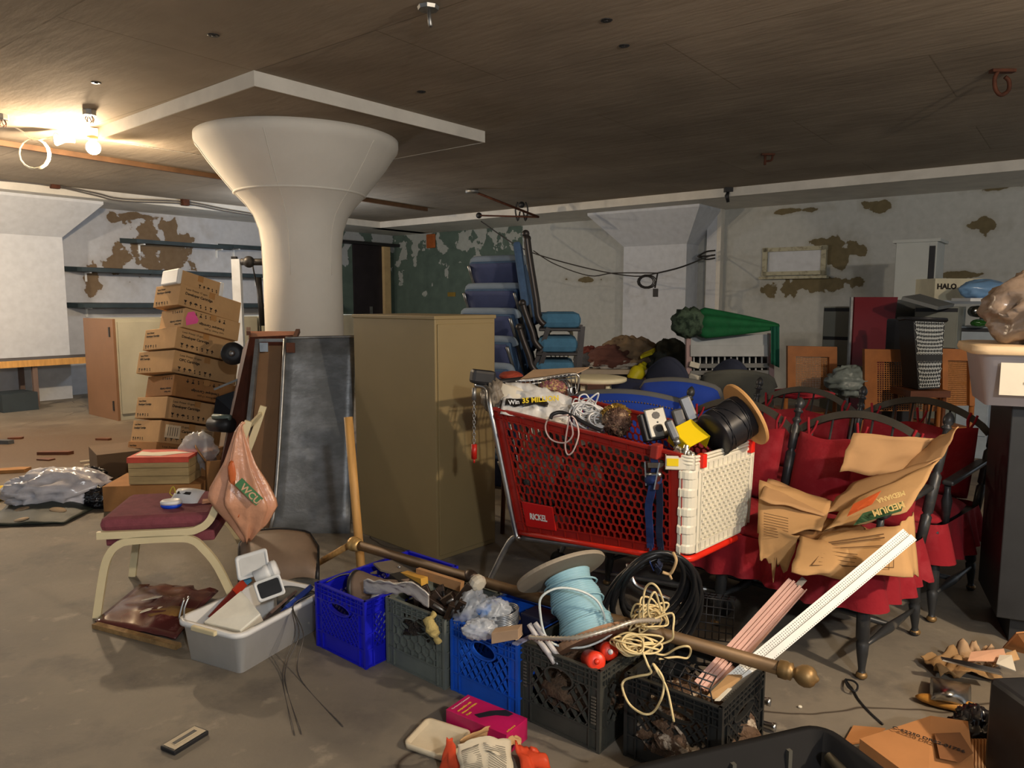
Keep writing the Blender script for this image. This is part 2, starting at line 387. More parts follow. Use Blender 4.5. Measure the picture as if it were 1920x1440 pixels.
# lowered band of ceiling round the room
bl = (SCN-WC).dot(V); bb = (SCN-WC).dot(U)
mb = MB(); mb.box((-8.0, bl/2, (SOF+CEIL)/2), (16.0, -bl, CEIL-SOF+.02), RM); struct(mb.build('trim_1', M_TRIM))
mb = MB(); mb.box((bb/2, -7.1+bl/2, (SOF+CEIL)/2-.002), (-bb, 13.6, CEIL-SOF+.016), RM); struct(mb.build('trim_2', M_TRIM))
# square drop panel over the column
pn = Vector((-1.79, 5.32)); DPA = G(477, 133, CEIL); DPR = G(906, 246, CEIL); DPL = G(190, 240, CEIL)
a = (DPR-DPA).normalized(); b_ = Vector((-a.y, a.x, 0)); la = (DPR-DPA).length; lb = (DPL-DPA).length
DPM = frame(DPA, a, b_)
mb = MB(); mb.box((la/2, lb/2, -.05), (la, lb, .10), DPM); dp = struct(mb.build('ceiling_drop_panel', M_CEIL))
m2 = MB(); t = .012
m2.box((la/2, -t/2, -.05), (la+2*t, t, .108), DPM); m2.box((la/2, lb+t/2, -.05), (la+2*t, t, .108), DPM)
m2.box((-t/2, lb/2, -.05), (t, lb, .108), DPM); m2.box((la+t/2, lb/2, -.05), (t, lb, .108), DPM)
struct(m2.build('trim_3', M_TRIM))
# column with flared capital
cc = DPA+a*la/2+b_*lb/2; cc.z = 0
CX, CY = -1.985, cc.y
prof = [(.365, 0), (.362, 1.7), (.366, 1.98), (.385, 2.12), (.43, 2.25), (.50, 2.35), (.585, 2.44), (.592, 2.445), (.598, 2.455), (.70, 2.58), (.80, 2.71), (.88, 2.83), (.905, 2.86), (.915, 2.90), (.915, 2.952)]
mb = MB(); mb.lathe(prof, T(CX, CY, 0), 64)
for an in (205, 268, 330):
    c_ = math.cos(math.radians(an)); s_ = math.sin(math.radians(an))
    mb.tube([(CX+c_*(r+.001), CY+s_*(r+.001), z) for r, z in prof[1:-2]], .004, 5)
mb.lathe([(.589, 2.438), (.602, 2.447), (.597, 2.458)], T(CX, CY, 0), 64)
struct(mb.build('column', M_COLUMN))['label'] = 'round white concrete column with flared mushroom capital under the ceiling panel'
# pilaster with flared head on the left wall
def pilaster(base, along, out, w, dep, wt, dt, z0, z1, name, m):
    """face w wide, dep deep; head flares to wt wide (each side) and dt deep between z0 and z1"""
    F = frame(base, along, out); mb = MB()
    def ring(h, d, z): return [(-h, 0, z), (-h, d, z), (h, d, z), (h, 0, z)]
    vs = ring(w/2, dep, 0)+ring(w/2, dep, z0)+ring(w/2+wt, dt, z1-.05)+ring(w/2+wt, dt, z1)
    fs = []
    for k in range(3):
        for j in range(4):
            fs.append((k*4+j, k*4+(j+1) % 4, k*4+4+(j+1) % 4, k*4+4+j))
    fs += [(3, 2, 1, 0), (12, 13, 14, 15)]
    mb.add(vs, fs, F); return struct(mb.build(name, m))
pu = wl(127, 600, .4)[0]
zf = onplane(116, 445, WC-V*.4, V).z
pilaster(rp(pu-1.0, 0), -U, -V, 2.0, .4, .42, .85, zf, SOF, 'wall_left_pilaster', M_WP)
s0 = wr(1168, 560, .45)[0]; s1 = wr(1285, 560, .45)[0]; zf2 = onplane(1230, 460, WC-U*.45, U).z
pilaster(rp(0, (s0+s1)/2), V, -U, abs(s1-s0), .45, .42, .95, zf2, SOF, 'wall_back_pilaster', M_WP)
# square white downpipe casing beside it, and a steel pipe
for px, w_, nm, mm in ((1334, .17, 'trim_4', M_WP), (1347, .07, 'trim_5', M_TRIM)):
    s_ = wr(px, 500, .12)[0]; mb = MB(); mb.box((-.07, s_, SOF/2), (.14, w_, SOF), RM); struct(mb.build(nm, mm))
# the bricked-up window
s0, z0 = wr(1431, 518); s1, z1 = wr(1553, 460); sm_ = (s0+s1)/2; zm = (z0+z1)/2; ww = abs(s1-s0); hh = z1-z0
mb = MB(); mb.box((-.02, sm_, zm), (.03, ww-.1, hh-.1), RM); struct(mb.build('window_1', M_WP))
M_FR = mat('weathered_frame', (176, 172, 148), .7, scale=12, c2=(96, 86, 62), cut=(.5, .75))
wf = MB()
for sg in (-1, 1):
    wf.box((-.04, sm_+sg*(ww/2-.04), zm), (.08, .07, hh), RM)
    wf.box((-.04, sm_, zm+sg*(hh/2-.035)), (.08, ww, .06), RM)
wf.box((-.06, sm_, zm-hh/2-.03), (.12, ww+.06, .04), RM)
q = wf.build('window_1_frame', M_FR); struct(q)
# dark doorway in the green corner
s0, zt = wl(660, 458); s1, _ = wl(712, 458)
mb = MB(); mb.box(((s0+s1)/2, -.03, zt/2), (s1-s0, .06, zt), RM); dr = struct(mb.build('door_1', mat('dark_door_paint', (34, 28, 32), .6, scale=3, var=.4)))
mb = MB(); mb.box((s1+.09, -.07, zt/2-.01), (.18, .14, zt), RM); struct(mb.build('door_1_jamb', mat('tan_jamb', (186, 160, 116), .6)))
mb = MB(); mb.box((s1+.25-(s1-s0)/2-.15, -.10, zt+.03), (s1-s0+1.1, .2, .06), RM); struct(mb.build('door_1_lintel', BLACK))
mb = MB(); mb.box((s1-.35, -.075, 1.25), (.06, .03, .2), RM); struct(mb.build('door_1_handle', STEEL))
# ------------------------------------------------------------ ceiling fittings
def jbox(px, py, Y=None):
    c = G(px, py, CEIL-.03) if Y is None else D(px, py, Y); return c
bc = G(168, 218, CEIL-.05)
def fixture_box(c, lab, holes=True):
    o = thing('junction_box', lab, 'junction box', T(c.x, c.y, CEIL))
    mb = MB(); mb.lathe([(.05, -.045), (.052, -.04), (.052, 0)], None, 8, False); mb.build('box_body', STEEL, o)
    mb = MB()
    for k in range(5):
        an = k*1.3; mb.tube([(.02*math.cos(an), .02*math.sin(an), -.045), (.035*math.cos(an), .03*math.sin(an), -.075), (.02*math.cos(an+1), .03*math.sin(an+1), -.10)], .0035, 5, k=3)
    mb.build('loose_wire', RUST, o); return o
fixture_box(bc, 'rusty octagonal junction box on the ceiling right above the glowing bulb')
c2 = G(4, 226, CEIL-.05); fixture_box(c2, 'junction box on the ceiling at the left edge where the white cable starts')
# glowing bulb in a socket
bu = Vector((-3.93, 7.02, 2.87)); bp_ = D(175, 277, 7.0)
lo = thing('light_bulb', 'round glowing warm light bulb hanging by its cable under the ceiling', 'light bulb', T(bp_))
mb = MB(); mb.ball((0, 0, 0), .062, 20, 14); mb.build('glass_globe', mat('glowing_glass', (255, 222, 170), .3, emit=26), lo)
mb = MB(); mb.lathe([(.03, .05), (.035, .07), (.05, .075), (.05, .10), (.02, .11)], None, 16); mb.build('socket', mat('porcelain', (226, 190, 130), .35), lo)
lo2 = thing('lamp_holder', 'white cone-shaped lamp holder on the cable left of the glowing bulb', 'lamp holder', frame(D(118, 262, 7.05), (-1, -.1, .05), (0, 1, 0)))
mb = MB(); mb.lathe([(.02, -.10), (.022, -.02), (.055, .05), (.062, .06), (.05, .058), (.018, -.02)], R('Y', 90), 20); mb.build('shade_cone', WHITEP, lo2)
# cable from the left box to the bulb, with a hanging coil
pts = [D(6, 228, 7.0), D(40, 245, 7.0), D(62, 262, 7.0), D(90, 258, 7.0), D(118, 252, 7.03), D(150, 245, 7.03), D(172, 238, 7.03)]
mb = MB(); mb.tube(pts, .007, 6, k=5)
cn = D(63, 288, 7.0)
for k in range(3):
    mb.tube([cn+Vector((math.cos(i/16*6.283)*(.132+.006*k), .01*k, math.sin(i/16*6.283)*(.132+.004*k))) for i in range(16)], .0065, 6, True)
tag(mb.build('electrical_cable', mat('white_cable', (232, 226, 206), .4)), 'white cable with a hanging coil strung under the ceiling beside the bulb', 'cable')
# long wooden furring strip on the ceiling
A = G(0, 268, CEIL-.03); B = G(800, 393, CEIL-.03); A = A+(A-B).normalized()*.8
mb = MB(); mb.bar(A, B, .05, .055); tag(mb.build('wooden_batten', mat('aged_batten', (98, 72, 50), .7, var=.25, scale=6)), 'long bare wooden batten fixed under the ceiling behind the column', 'wooden strip')
# conduit runs along the left band
for nm, ptsp in (('cable_run', [(-40, 338), (0, 336), (100, 347), (180, 362), (230, 373), (345, 378), (420, 392), (480, 402)]),):
    m1 = MB()
    for dz in (0, .035):
        m1.tube([onplane(x, y, SCN-V*.03, V)+Vector((0, 0, -dz*(1 if x > 100 else .4)-.0)) for x, y in ptsp], .011, 6, k=4)
    tag(m1.build(nm, mat('grey_cable', (96, 92, 88), .6)), 'pair of sagging grey cables along the ceiling band of the left wall', 'cable')
for (x, y), lab in zip(((103, 346), (347, 379)), ('square metal box joining the cables on the left ceiling band, nearer the bulb', 'small metal box on the left ceiling band, just left of the column')):
    c = onplane(x, y, SCN-V*.05, V); mb = MB(); mb.box((0, 0, 0), (.11, .09, .11), T(c)@R('Z', 52)); tag(mb.build('cable_box', RUST, bevel=.01), lab, 'electrical box')
# pipe bracket on the ceiling and the cables running from it
o = thing('conduit_bracket', 'rusty metal rod bracket hanging under the dark ceiling right of the column', 'bracket', T(G(885, 356, CEIL)))
p1 = G(885, 358, CEIL-.03); p2 = D(1010, 407, 11.2); p3 = D(898, 404, 12.2); p4 = D(978, 394, 11.6)
mb = MB(); mb.cyl(p1+Vector((-.09, 0, 0)), p1+Vector((.09, 0, 0)), .035, 12); mb.build('pipe_stub', STEEL, o, True)
mb = MB(); mb.tube([p1, p2], .018, 6); mb.tube([p2, p3], .015, 6); mb.build('rod', RUST, o, True)
mb = MB()
for d in (-.06, .06): mb.tube([p4+Vector((d, 0, .12)), p4+Vector((d*1.6, 0, 0)), p4+Vector((d, 0, -.16)), p4+Vector((d*.4, 0, -.02))], .014, 6, k=4)
mb.ball(p4+Vector((0, 0, .08)), .05); mb.ball(p3, .05, 8, 6); mb.build('clamp', BLACK, o, True)
cable = mat('dark_cable', (48, 44, 42), .5)
tie = onplane(1335, 478, WC-U*.3, U)
mid = D(1233, 512, 10.9)
mb = MB(); mb.tube([D(902, 415, 12.3), D(960, 455, 12.0), D(1010, 478, 11.8), D(1110, 505, 11.5), D(1190, 518, 11), mid], .010, 6, k=5)
mb.tube([D(1000, 470, 11.9), D(1040, 495, 11.8), D(1105, 517, 11.5), D(1150, 512, 11.2), mid], .009, 6, k=5)
mb.tube([mid, D(1280, 500, 10.9), tie], .013, 6, k=4)
cn = D(1213, 528, 10.9)
for k in range(3): mb.tube([cn+Vector((math.cos(i/14*6.283)*(.14-.02*k), .02*k, math.sin(i/14*6.283)*(.10-.012*k))) for i in range(14)], .009, 6, True)
mb.tube([mid, D(1228, 540, 10.9)], .012, 6); mb.box((0, 0, 0), (.07, .05, .12), T(D(1229, 549, 10.9)))
for k in (-.07, -.02, .05): mb.tube([tie+Vector((-.25, -.1, -.03)), tie+Vector((-.1, -.02, k)), tie+Vector((.05, 0, k+.02))], .014, 6, k=4)
tag(mb.build('strung_cable', cable), 'dark cable strung across the back wall with a hanging coil, tied to the pipe', 'cable')
# ceiling hooks
def hook(px, py, zdrop, lab, kind):
    c = G(px, py, CEIL); o = thing('ceiling_hook', lab, 'hook', T(c)); k = c.y/6
    if kind == 'stud':
        mb = MB(); mb.lathe([(.055, -.03), (.06, -.012), (.03, 0)], None, 8, False); mb.build('plate', STEEL, o)
        mb = MB(); mb.cyl((0, 0, 0), (.015, -.05, -.13), .011, 8); mb.build('rod', STEEL, o)
    elif kind == 'loop':
        mb = MB(); mb.box((0, 0, -.012), (.16, .05, .02)); mb.build('plate', RUST, o)
        mb = MB(); mb.tube([(-.03, 0, -.01), (-.05, 0, -.06), (-.04, 0, -.13), (0, 0, -.17), (.05, 0, -.14), (.05, 0, -.08), (.02, 0, -.05)], .014, 8, k=5); mb.build('loop', RUST, o)
    elif kind == 'small':
        mb = MB(); mb.box((0, 0, -.01), (.14, .05, .02)); mb.build('plate', RUST, o)
        mb = MB(); mb.tube([(-.03, 0, -.01), (-.03, 0, -.12)], .014, 6); mb.tube([(.05, 0, -.02), (.04, 0, -.07), (-.02, 0, -.08)], .012, 6, k=4); mb.build('loop', RUST, o)
    else:
        mb = MB(); mb.box((0, 0, -.03), (.11, .08, .06)); mb.build('plate', BLACK, o)
        mb = MB(); mb.tube([(0, 0, -.05), (-.02, 0, -.11), (0, 0, -.2)], [.02, .03, .022], 6); mb.build('loop', BLACK, o)
    return o
hook(803, 8, 0, 'shiny threaded stud on a round plate under the ceiling at the top of the photo', 'stud')
hook(1880, 130, 0, 'rusty iron loop hanging from the ceiling at the upper right', 'loop')
hook(1440, 288, 0, 'small rusty bent hook under the ceiling between the two other ceiling hooks at right', 'small')
hook(1366, 352, 0, 'black metal fitting hanging from the ceiling edge above the back wall', 'box')
for i, (x, y) in enumerate(((400, 66), (180, 155), (790, 172), (1137, 38), (1170, 86))):
    c = G(x, y, CEIL); mb = MB(); mb.lathe([(.022, -.003), (.032, -.004), (.036, 0)], T(c), 10)
    mb.cyl(c+Vector((0, 0, -.006)), c, .012, 8)
    tag(mb.build('ceiling_socket', BLACK), ['small black hole ring in the ceiling above the column capital', 'small black hole ring in the ceiling just above the bulb', 'small black ceiling ring beside the white corner trim', 'small black ceiling ring, the topmost on the right side', 'small black ceiling ring just under the topmost right one'][i], 'ceiling ring')
# ------------------------------------------------------------ left wall: shelves, cabinets, bench
M_SH = mat('dark_slate_board', (46, 58, 62), .6, var=.3, scale=4)
def shelf(x0, y0, x1, y1, lab, dep=.28):
    s0, z0 = wl(x0, y0, dep); s1, z1 = wl(x1, y1, dep); z1 = z0+(z1-z0)*.4
    o = thing('wall_shelf', lab, 'shelf', RM@T((s0+s1)/2, 0, min(z0, z1)))
    zz = min(z0, z1); mb = MB(); L = s1-s0
    mb.add([(-L/2, 0, z0-zz), (-L/2+.14, -dep, z0-zz), (L/2-.14, -dep, z1-zz), (L/2, 0, z1-zz), (-L/2, 0, z0-zz+.08), (-L/2+.14, -dep, z0-zz+.06), (L/2-.14, -dep, z1-zz+.06), (L/2, 0, z1-zz+.08)],
           [(0, 3, 2, 1), (4, 5, 6, 7), (0, 1, 5, 4), (1, 2, 6, 5), (2, 3, 7, 6), (3, 0, 4, 7)])
    mb.build('board', M_SH, o)
    mb = MB(); n = max(2, int(L/1.1))
    for k in range(n):
        x = -L/2+.3+(L-.6)*k/(n-1); z = (z0+(z1-z0)*(k/(n-1)))-zz; mb.box((x, -.01, z-.07), (.03, .02, .16)); mb.box((x, -.1, z-.012), (.03, .2, .02))
    mb.build('bracket', WHITEP, o)
shelf(240, 454, 450, 470, 'highest dark shelf board on the left wall, over the peeling patches')
shelf(425, 464, 610, 474, 'dark shelf board high on the left wall running behind the column')
shelf(135, 508, 640, 530, 'long dark shelf board on the left wall, the middle one behind the box stack')
shelf(140, 577, 655, 580, 'lowest dark shelf board on the left wall, just above the brown cabinet', .34)
# bench
zb = D(90, 665, 9.9).z
o = thing('workbench', 'long workbench with wooden edge along the left wall', 'bench', RM@T(-7.6, -.75, 0))
q0 = onplane(0, 683, WC-V*1.05, V); q1 = onplane(170, 672, WC-V*1.05, V)
sb = (q1-WC).dot(U); zb = q1.z
L = 4.0
mb = MB(); mb.box((sb-L/2+.3, -.72, zb), (L, .62, .05), RM); mb.build('top', mat('dark_bench_top', (66, 58, 54), .6), o, True)
mb = MB(); mb.box((sb-L/2+.3, -1.05, zb-.02), (L, .03, .09), RM); mb.build('edge_board', WOODL, o, True)
for k in (0, 1, 2):
    for yy in (-1.0, -.5):
        ls = (G(112, 772)-WC).dot(U)+.0-k*1.5
        mb = MB(); mb.box((ls, yy, zb/2-.03), (.06, .06, zb-.05), RM); mb.build('leg', mat('grey_brown_wood', (110, 92, 84), .7), o, True)
c = G(22, 772); mb = MB(); mb.box((0, 0, .12), (.42, .5, .24), T(c+Vector((-.1, .2, 0)))@R('Z', 52)); tag(mb.build('dark_bin', mat('dark_teal_plastic', (44, 54, 60), .6)), 'low dark box standing on the floor under the workbench', 'box')
# cabinets with cream doors, brown side
M_BR = mat('brown_laminate', (124, 92, 68), .5, var=.08, scale=3)
M_CRD = mat('pale_cream_laminate', (168, 166, 150), .55, var=.08, scale=3)
cb = G(226, 789); ca = G(171, 776); zc = D(226, 598, cb.y).z
wv = (ca-cb).length; dv = (ca-cb).normalized(); du = Vector((dv.y, -dv.x, 0))
for k, lab in enumerate(('cream cabinet with a brown side panel, left end of the row behind the boxes', 'cream cabinet in the row behind the leaning box stack', 'cream cabinet in the row behind the white column', 'cream cabinet at the right end of the row beside the column')):
    F = frame(cb+du*(k*.98), du, dv); o = thing('low_cabinet', lab, 'cabinet', F, 'row of low cream cabinets')
    mb = MB(); mb.box((.48, wv/2, zc/2), (.94, wv-.04, zc)); mb.build('body', M_CRD, o)
    mb = MB(); mb.box((.48, .01, zc/2+.02), (.9, .03, zc-.12)); mb.build('door', M_CRD, o)
    if k == 0:
        mb = MB(); mb.box((-.01, wv/2, zc/2), (.03, wv, zc)); sp_ = mb.build('side_panel', M_BR, o)
        mb = MB(); mb.box((-.03, .1, zc-.16), (.012, .03, .12)); mb.box((-.03, .1, .18), (.012, .03, .12)); mb.build('hinge', BLACK, sp_)
# gym frame post behind the stack
o = thing('exercise_machine', 'tall white post of an exercise machine with a black bar, left of the column', 'exercise machine', T(G(455, 760).x, 7.6, 0))
a_ = D(443, 486, 7.6); b_ = D(458, 735, 7.6); b_.z = 0; b_.x -= .02
mb = MB(); mb.bar(b_, a_, .085, .06, (0, 1, 0)); mb.build('post', mat('white_metal', (206, 214, 224), .35), o, True)
mb = MB(); p = D(452, 491, 7.58); mb.tube([p, p+Vector((.45, .05, 0))], .035, 8); mb.ball(p+Vector((.08, 0, 0)), .06); mb.box((0, 0, 0), (.05, .05, .16), T(D(440, 496, 7.6)))
mb.build('bar', BLACK, o, True)
mb = MB(); mb.tube([D(473, 495, 7.7), D(486, 560, 7.7), D(490, 640, 7.7)], .008, 5); p = D(485, 520, 7.7); mb.tube([p, p+Vector((.02, 0, -.5))], .03, 8); mb.build('cable', BLACK, o, True)
# black round weight and dark chair
o = thing('weight_disc', 'black round weight disc with a grey hub beside the box stack', 'weight', zframe(D(437, 663, 5.75), (.25, -1, .1)))
mb = MB(); mb.lathe([(.03, -.05), (.085, -.045), (.09, -.02), (.09, .02), (.085, .045), (.04, .05)], None, 28); mb.build('disc', BLACK, o)
mb = MB(); mb.lathe([(.024, .04), (.022, .075), (.008, .08)], None, 14); mb.build('hub', STEEL, o)
# ------------------------------------------------------------ leaning stack of cardboard boxes
def glyph_row(mb, F, n, s, flip=1):
    for k in range(n):
        x = k*s*1.35
        M = F@T(x, 0, 0)
        if k % 5 == 0:      # glass
            mb.prism([(-.4*s, .9*s), (.4*s, .9*s), (.05*s, .35*s), (-.05*s, .35*s)], .001, M); mb.prism([(-.05*s, 0), (.05*s, 0), (.05*s, .4*s), (-.05*s, .4*s)], .001, M); mb.prism([(-.25*s, -.08*s), (.25*s, -.08*s), (.25*s, .02*s), (-.25*s, .02*s)], .001, M)
        elif k % 5 == 1:    # arrow
            mb.prism([(-.4*s, .45*s), (.4*s, .45*s), (0, .95*s)], .001, M); mb.prism([(-.09*s, 0), (.09*s, 0), (.09*s, .5*s), (-.09*s, .5*s)], .001, M)
        elif k % 5 == 2:    # umbrella
            mb.prism([(.45*s*math.cos(a*.314), .45*s+.42*s*math.sin(a*.314)) for a in range(11)], .001, M); mb.prism([(-.04*s, 0), (.04*s, 0), (.04*s, .5*s), (-.04*s, .5*s)], .001, M)
        else:
            mb.prism([(-.12*s, 0), (.15*s, 0), (.15*s, .35*s), (-.12*s, .35*s)], .001, M); mb.prism([(-.3*s, .5*s), (.1*s, .5*s), (.0, .85*s), (-.2*s, .85*s)], .001, M)
TX = mat('box_tape', (176, 128, 74), .35); LBL = mat('paper_label', (226, 206, 170), .7)
def carton(root, L, W, Hh, m, wL='Developer Cartridge', upside=False, label2=False, wright=True, ink=INK):
    """local: near edge of the box at the origin, x along the right face, y along the left face, z up"""
    mb = MB(); mb.box((L/2, W/2, Hh/2), (L, W, Hh)); b = mb.build('carton', m, root, bevel=.004)
    FR = frame((0, -.0008, 0), (1, 0, 0), (0, 0, 1)); FL = frame((-.0008, W, 0), (0, -1, 0), (0, 0, 1))
    if upside: FR = frame((L, -.0008, Hh), (-1, 0, 0), (0, 0, -1)); FL = frame((-.0008, 0, Hh), (0, 1, 0), (0, 0, -1))
    mb = MB(); o0 = .05 if not upside else L*.28
    if wright:
        mb.text('Laser Printer 15 ppm', Hh*.13, FR@T(o0, Hh*.78, 0)); mb.text(wL, Hh*.17, FR@T(o0, Hh*.56, 0), bold=.0008)
        glyph_row(mb, FR@T(o0+.01, Hh*.12, 0), 7, Hh*.2)
    mb.text('Laser Printer', Hh*.11, FL@T(.03, Hh*.78, 0)); mb.text(wL, Hh*.12, FL@T(.03, Hh*.62, 0), bold=.0004)
    glyph_row(mb, FL@T(.04, Hh*.1, 0), 5, Hh*.15)
    mb.build('printing', ink, root)
    mb = MB(); mb.box((L*.5, -.001, Hh*.86), (.055, .002, Hh*.28)); mb.box((L*.5, W/2, Hh+.001), (.05, W, .002)); mb.build('tape', TX, root)
    if label2:
        mb = MB(); mb.box((.11, -.0015, Hh*.55), (.13, .002, Hh*.6)); mb.box((.42, -.0015, Hh*.6), (.12, .002, Hh*.5)); l = mb.build('paper_label', LBL, root)
        mb = MB()
        for k in range(5): mb.box((.07+.02*k, -.003, Hh*.55), (.004, .001, Hh*.4)); mb.box((.42, -.003, Hh*(.45+.07*k)), (.09, .001, .003))
        mb.build('printing', INK, l)
    return b
SB = D(287, 872, 5.75)
SR = math.radians(37)
TILT = R('Z', 26)@R('X', -12.5)@R('Y', 10.5)@R('Z', -26)
STK = [  # near edge bottom px, yaw, L, W, H, text, upside, labels
 ((288, 870), 37, .60, .40, .185, 'Developer Cartridge', False, False, CARD2, 'bottom carton of the leaning stack, closest to the floor'),
 ((296, 829), 36, .55, .40, .185, 'Developer Cartridge', False, True, CARD, 'carton with two pale paper labels, second from the bottom of the stack'),
 ((309, 784), 39, .55, .40, .185, 'Developer Cartridge', False, False, CARD, 'carton third from the bottom, its printing the right way up under the upside-down one'),
 ((322, 741), 33, .56, .42, .18, 'Developer Cartridge', True, False, CARD2, 'darker upside-down carton in the middle, under the one sticking out'),
 ((322, 697), 40, .62, .46, .19, 'OPC Cartridge', False, False, CARD, 'carton reading OPC Cartridge that sticks out of the middle of the stack'),
 ((327, 652), 39, .54, .42, .185, 'Developer Cartridge', False, False, CARD, 'carton right above the one reading OPC Cartridge'),
 ((342, 613), 36, .52, .33, .17, 'Developer Cartridge', True, False, CARD, 'upside-down carton with a pink mark near the top of the stack'),
 ((334, 571), 40, .60, .32, .19, 'Developer Cartridge', False, False, CARD, 'long carton second from the top, overhanging the stack at right'),
]
prev = None
for i, (pp, yaw, L, W, Hh, txt, ups, lb2, m, lab) in enumerate(STK):
    Y = 5.75+.038*i
    base = D(pp[0], pp[1], Y)
    M = T(base)@TILT@R('Z', yaw+20); W *= 1.05; Hh *= .955
    o = thing('cardboard_carton', lab, 'box', M, 'stack of cartridge cartons')
    carton(o, L, W, Hh, m, txt, ups, lb2)
    if i == 6:
        mb = MB(); mb.prism([(.03, .02), (.12, .06), (.13, .09), (.08, .15), (.03, .13), (.015, .08)], .0012, frame((0, -.001, 0), (1, 0, 0), (0, 0, 1))); mb.build('pink_mark', mat('pink_paint', (236, 96, 160), .5, spec=.3), o)
M = T(D(333, 529, 6.06))@TILT@R('Z', 58)
o = thing('cardboard_carton', 'small carton with white plastic ends on top of the stack', 'box', M, 'stack of cartridge cartons')
mb = MB(); mb.box((.21, .11, .055), (.36, .22, .115)); mb.build('carton', CARD, o, bevel=.004)
for x in (.01, .405): mb = MB(); mb.box((x, .11, .055), (.04, .235, .13)); mb.build('end_cap', WHITEP, o, bevel=.012)
mb = MB(); glyph_row(mb, frame((.2, -.001, .01), (1, 0, 0), (0, 0, 1)), 5, .03); mb.build('printing', INK, o)
mb = MB(); mb.box((.2, -.001, .085), (.05, .002, .05)); mb.build('tape', TX, o)
# things round the foot of the stack
def plainbox(name, lab, cat, c, yaw, d, m, tilt=None, group=None, bevel=.003):
    M = T(c)@R('Z', yaw)@(tilt or Matrix()); o = thing(name, lab, cat, M, group)
    mb = MB(); mb.box((0, 0, d[2]/2), d); mb.build('body', m, o, bevel=bevel); return o
o = plainbox('cardboard_carton', 'dark carton on the floor under the leaning stack', 'box', Vector((-3.15, 6.05, 0)), 37, (.62, .45, .26), mat('dark_brown_board', (92, 72, 50), .8))  # board a darker brown than the other cartons
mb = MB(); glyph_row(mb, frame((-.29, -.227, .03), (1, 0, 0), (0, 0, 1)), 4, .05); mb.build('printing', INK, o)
# open-topped carton right of the stack
def openbox(root, d, m, flaps=(), th=.006, base=True):
    x, y, z = d; mb = MB()
    mb.box((0, 0, th/2), (x, y, th))
    for s in (-1, 1): mb.box((s*(x/2-th/2), 0, z/2), (th, y, z)); mb.box((0, s*(y/2-th/2), z/2), (x, th, z))
    b = mb.build('carton', m, root)
    for side, ang, ln in flaps:
        w_ = x if side in 'NS' else y; h_ = y if side in 'NS' else x
        rz = {'S': 0, 'E': 90, 'N': 180, 'W': 270}[side]
        mb = MB(); mb.box((0, -ln/2, 0), (w_*.98, ln, th)); mb.M = Matrix()
        F = R('Z', rz)@T(0, -h_/2, z)@R('X', ang)
        mb.v = [F@p for p in mb.v]; mb.build('flap', m, root)
    return b
o = thing('open_carton', 'small open carton with raised flap right of the leaning stack', 'box', T(D(415, 868, 5.3).x, 5.35, .0)@R('Z', 25))
openbox(o, (.26, .26, .32), CARD2, (('W', -60, .12), ('N', -20, .1)))
mb = MB(); mb.ball((0, 0, .12), (.11, .09, .12), 22, 14, .3, 2.5, 4); tag(mb.build('plastic_sack', CLEAR), 'see-through plastic bag of white stuff between the stack and the open carton', 'bag').location = D(374, 862, 5.35)-Vector((0, 0, .10))
o = plainbox('cardboard_carton', 'tilted dark brown carton behind the red-lidded crate', 'box', D(385, 897, 5.45), -12, (.3, .25, .2), CARD2, R('Y', -14))
o = thing('flat_carton', 'low flat carton on the floor under the red-lidded crate', 'box', T(D(300, 925, 5.2).x, 5.25, 0)@R('Z', 6)); mb = MB(); mb.box((0, 0, .09), (.66, .42, .18)); mb.build('carton', CARD2, o, bevel=.004)
o = thing('wooden_crate', 'grey wooden crate with a red lid behind the burgundy chair', 'crate', T(D(314, 915, 5.2).x, 5.2, .182)@R('Z', 4))
WG = mat('weathered_grey_wood', (168, 146, 104), .75, scale=4, var=.25, stretch=(1, 1, 6))
for k in range(3):
    mb = MB()
    mb.box((0, -.13, .03+.058*k), (.41, .014, .055)); mb.box((0, .13, .03+.058*k), (.41, .014, .055)); mb.box((-.2, 0, .03+.058*k), (.014, .25, .055)); mb.box((.2, 0, .03+.058*k), (.014, .25, .055)); mb.build('slat', WG, o)
mb = MB(); mb.box((0, 0, .185), (.42, .28, .02)); mb.box((0, -.142, .172), (.42, .006, .03)); ld = mb.build('lid', mat('red_painted_lid', (206, 84, 66), .5, var=.2), o)
mb = MB(); mb.prism([(-.18, -.08), (.0, -.1), (.1, -.03), (.19, .0), (.05, .05), (-.1, .02), (-.19, .06)], .002, T(0, 0, .196)); mb.build('torn_paper', PAPER, ld)
# dark brown wooden chest piece leaning against the column, with tray top
o = thing('wooden_cabinet', 'dark red-brown wooden case with open tray top behind the box stack', 'cabinet', T(-2.2, 5.6, 0)@R('Z', 8))
MD = mat('dark_mahogany', (74, 36, 24), .4, var=.3, scale=3, stretch=(6, 6, .6))
def quadslab(mb, a, b, c, d, th):  # four corners, thickness away from the viewer
    n = (b-a).cross(d-a).normalized()*th
    q = [a, b, c, d]; vs = q+[p+n for p in q]
    mb.add(vs, [(0, 1, 2, 3), (7, 6, 5, 4), (0, 4, 5, 1), (1, 5, 6, 2), (2, 6, 7, 3), (3, 7, 4, 0)])
mb = MB(); quadslab(mb, D(432, 960, 5.0), D(480, 960, 5.0), D(556, 628, 5.5), D(468, 632, 5.5), -.06); mb.build('front_panel', MD, o, True)
mb = MB(); quadslab(mb, D(400, 935, 5.05), D(432, 960, 5.0), D(468, 632, 5.5), D(455, 655, 5.55), -.2); mb.build('side_panel', MD, o, True)
mb = MB(); quadslab(mb, D(466, 634, 5.5), D(556, 632, 5.5), D(556, 621, 5.75), D(468, 621, 5.75), -.02)
mb.build('tray', mat('orange_brown_wood', (150, 84, 44), .5), o, True)
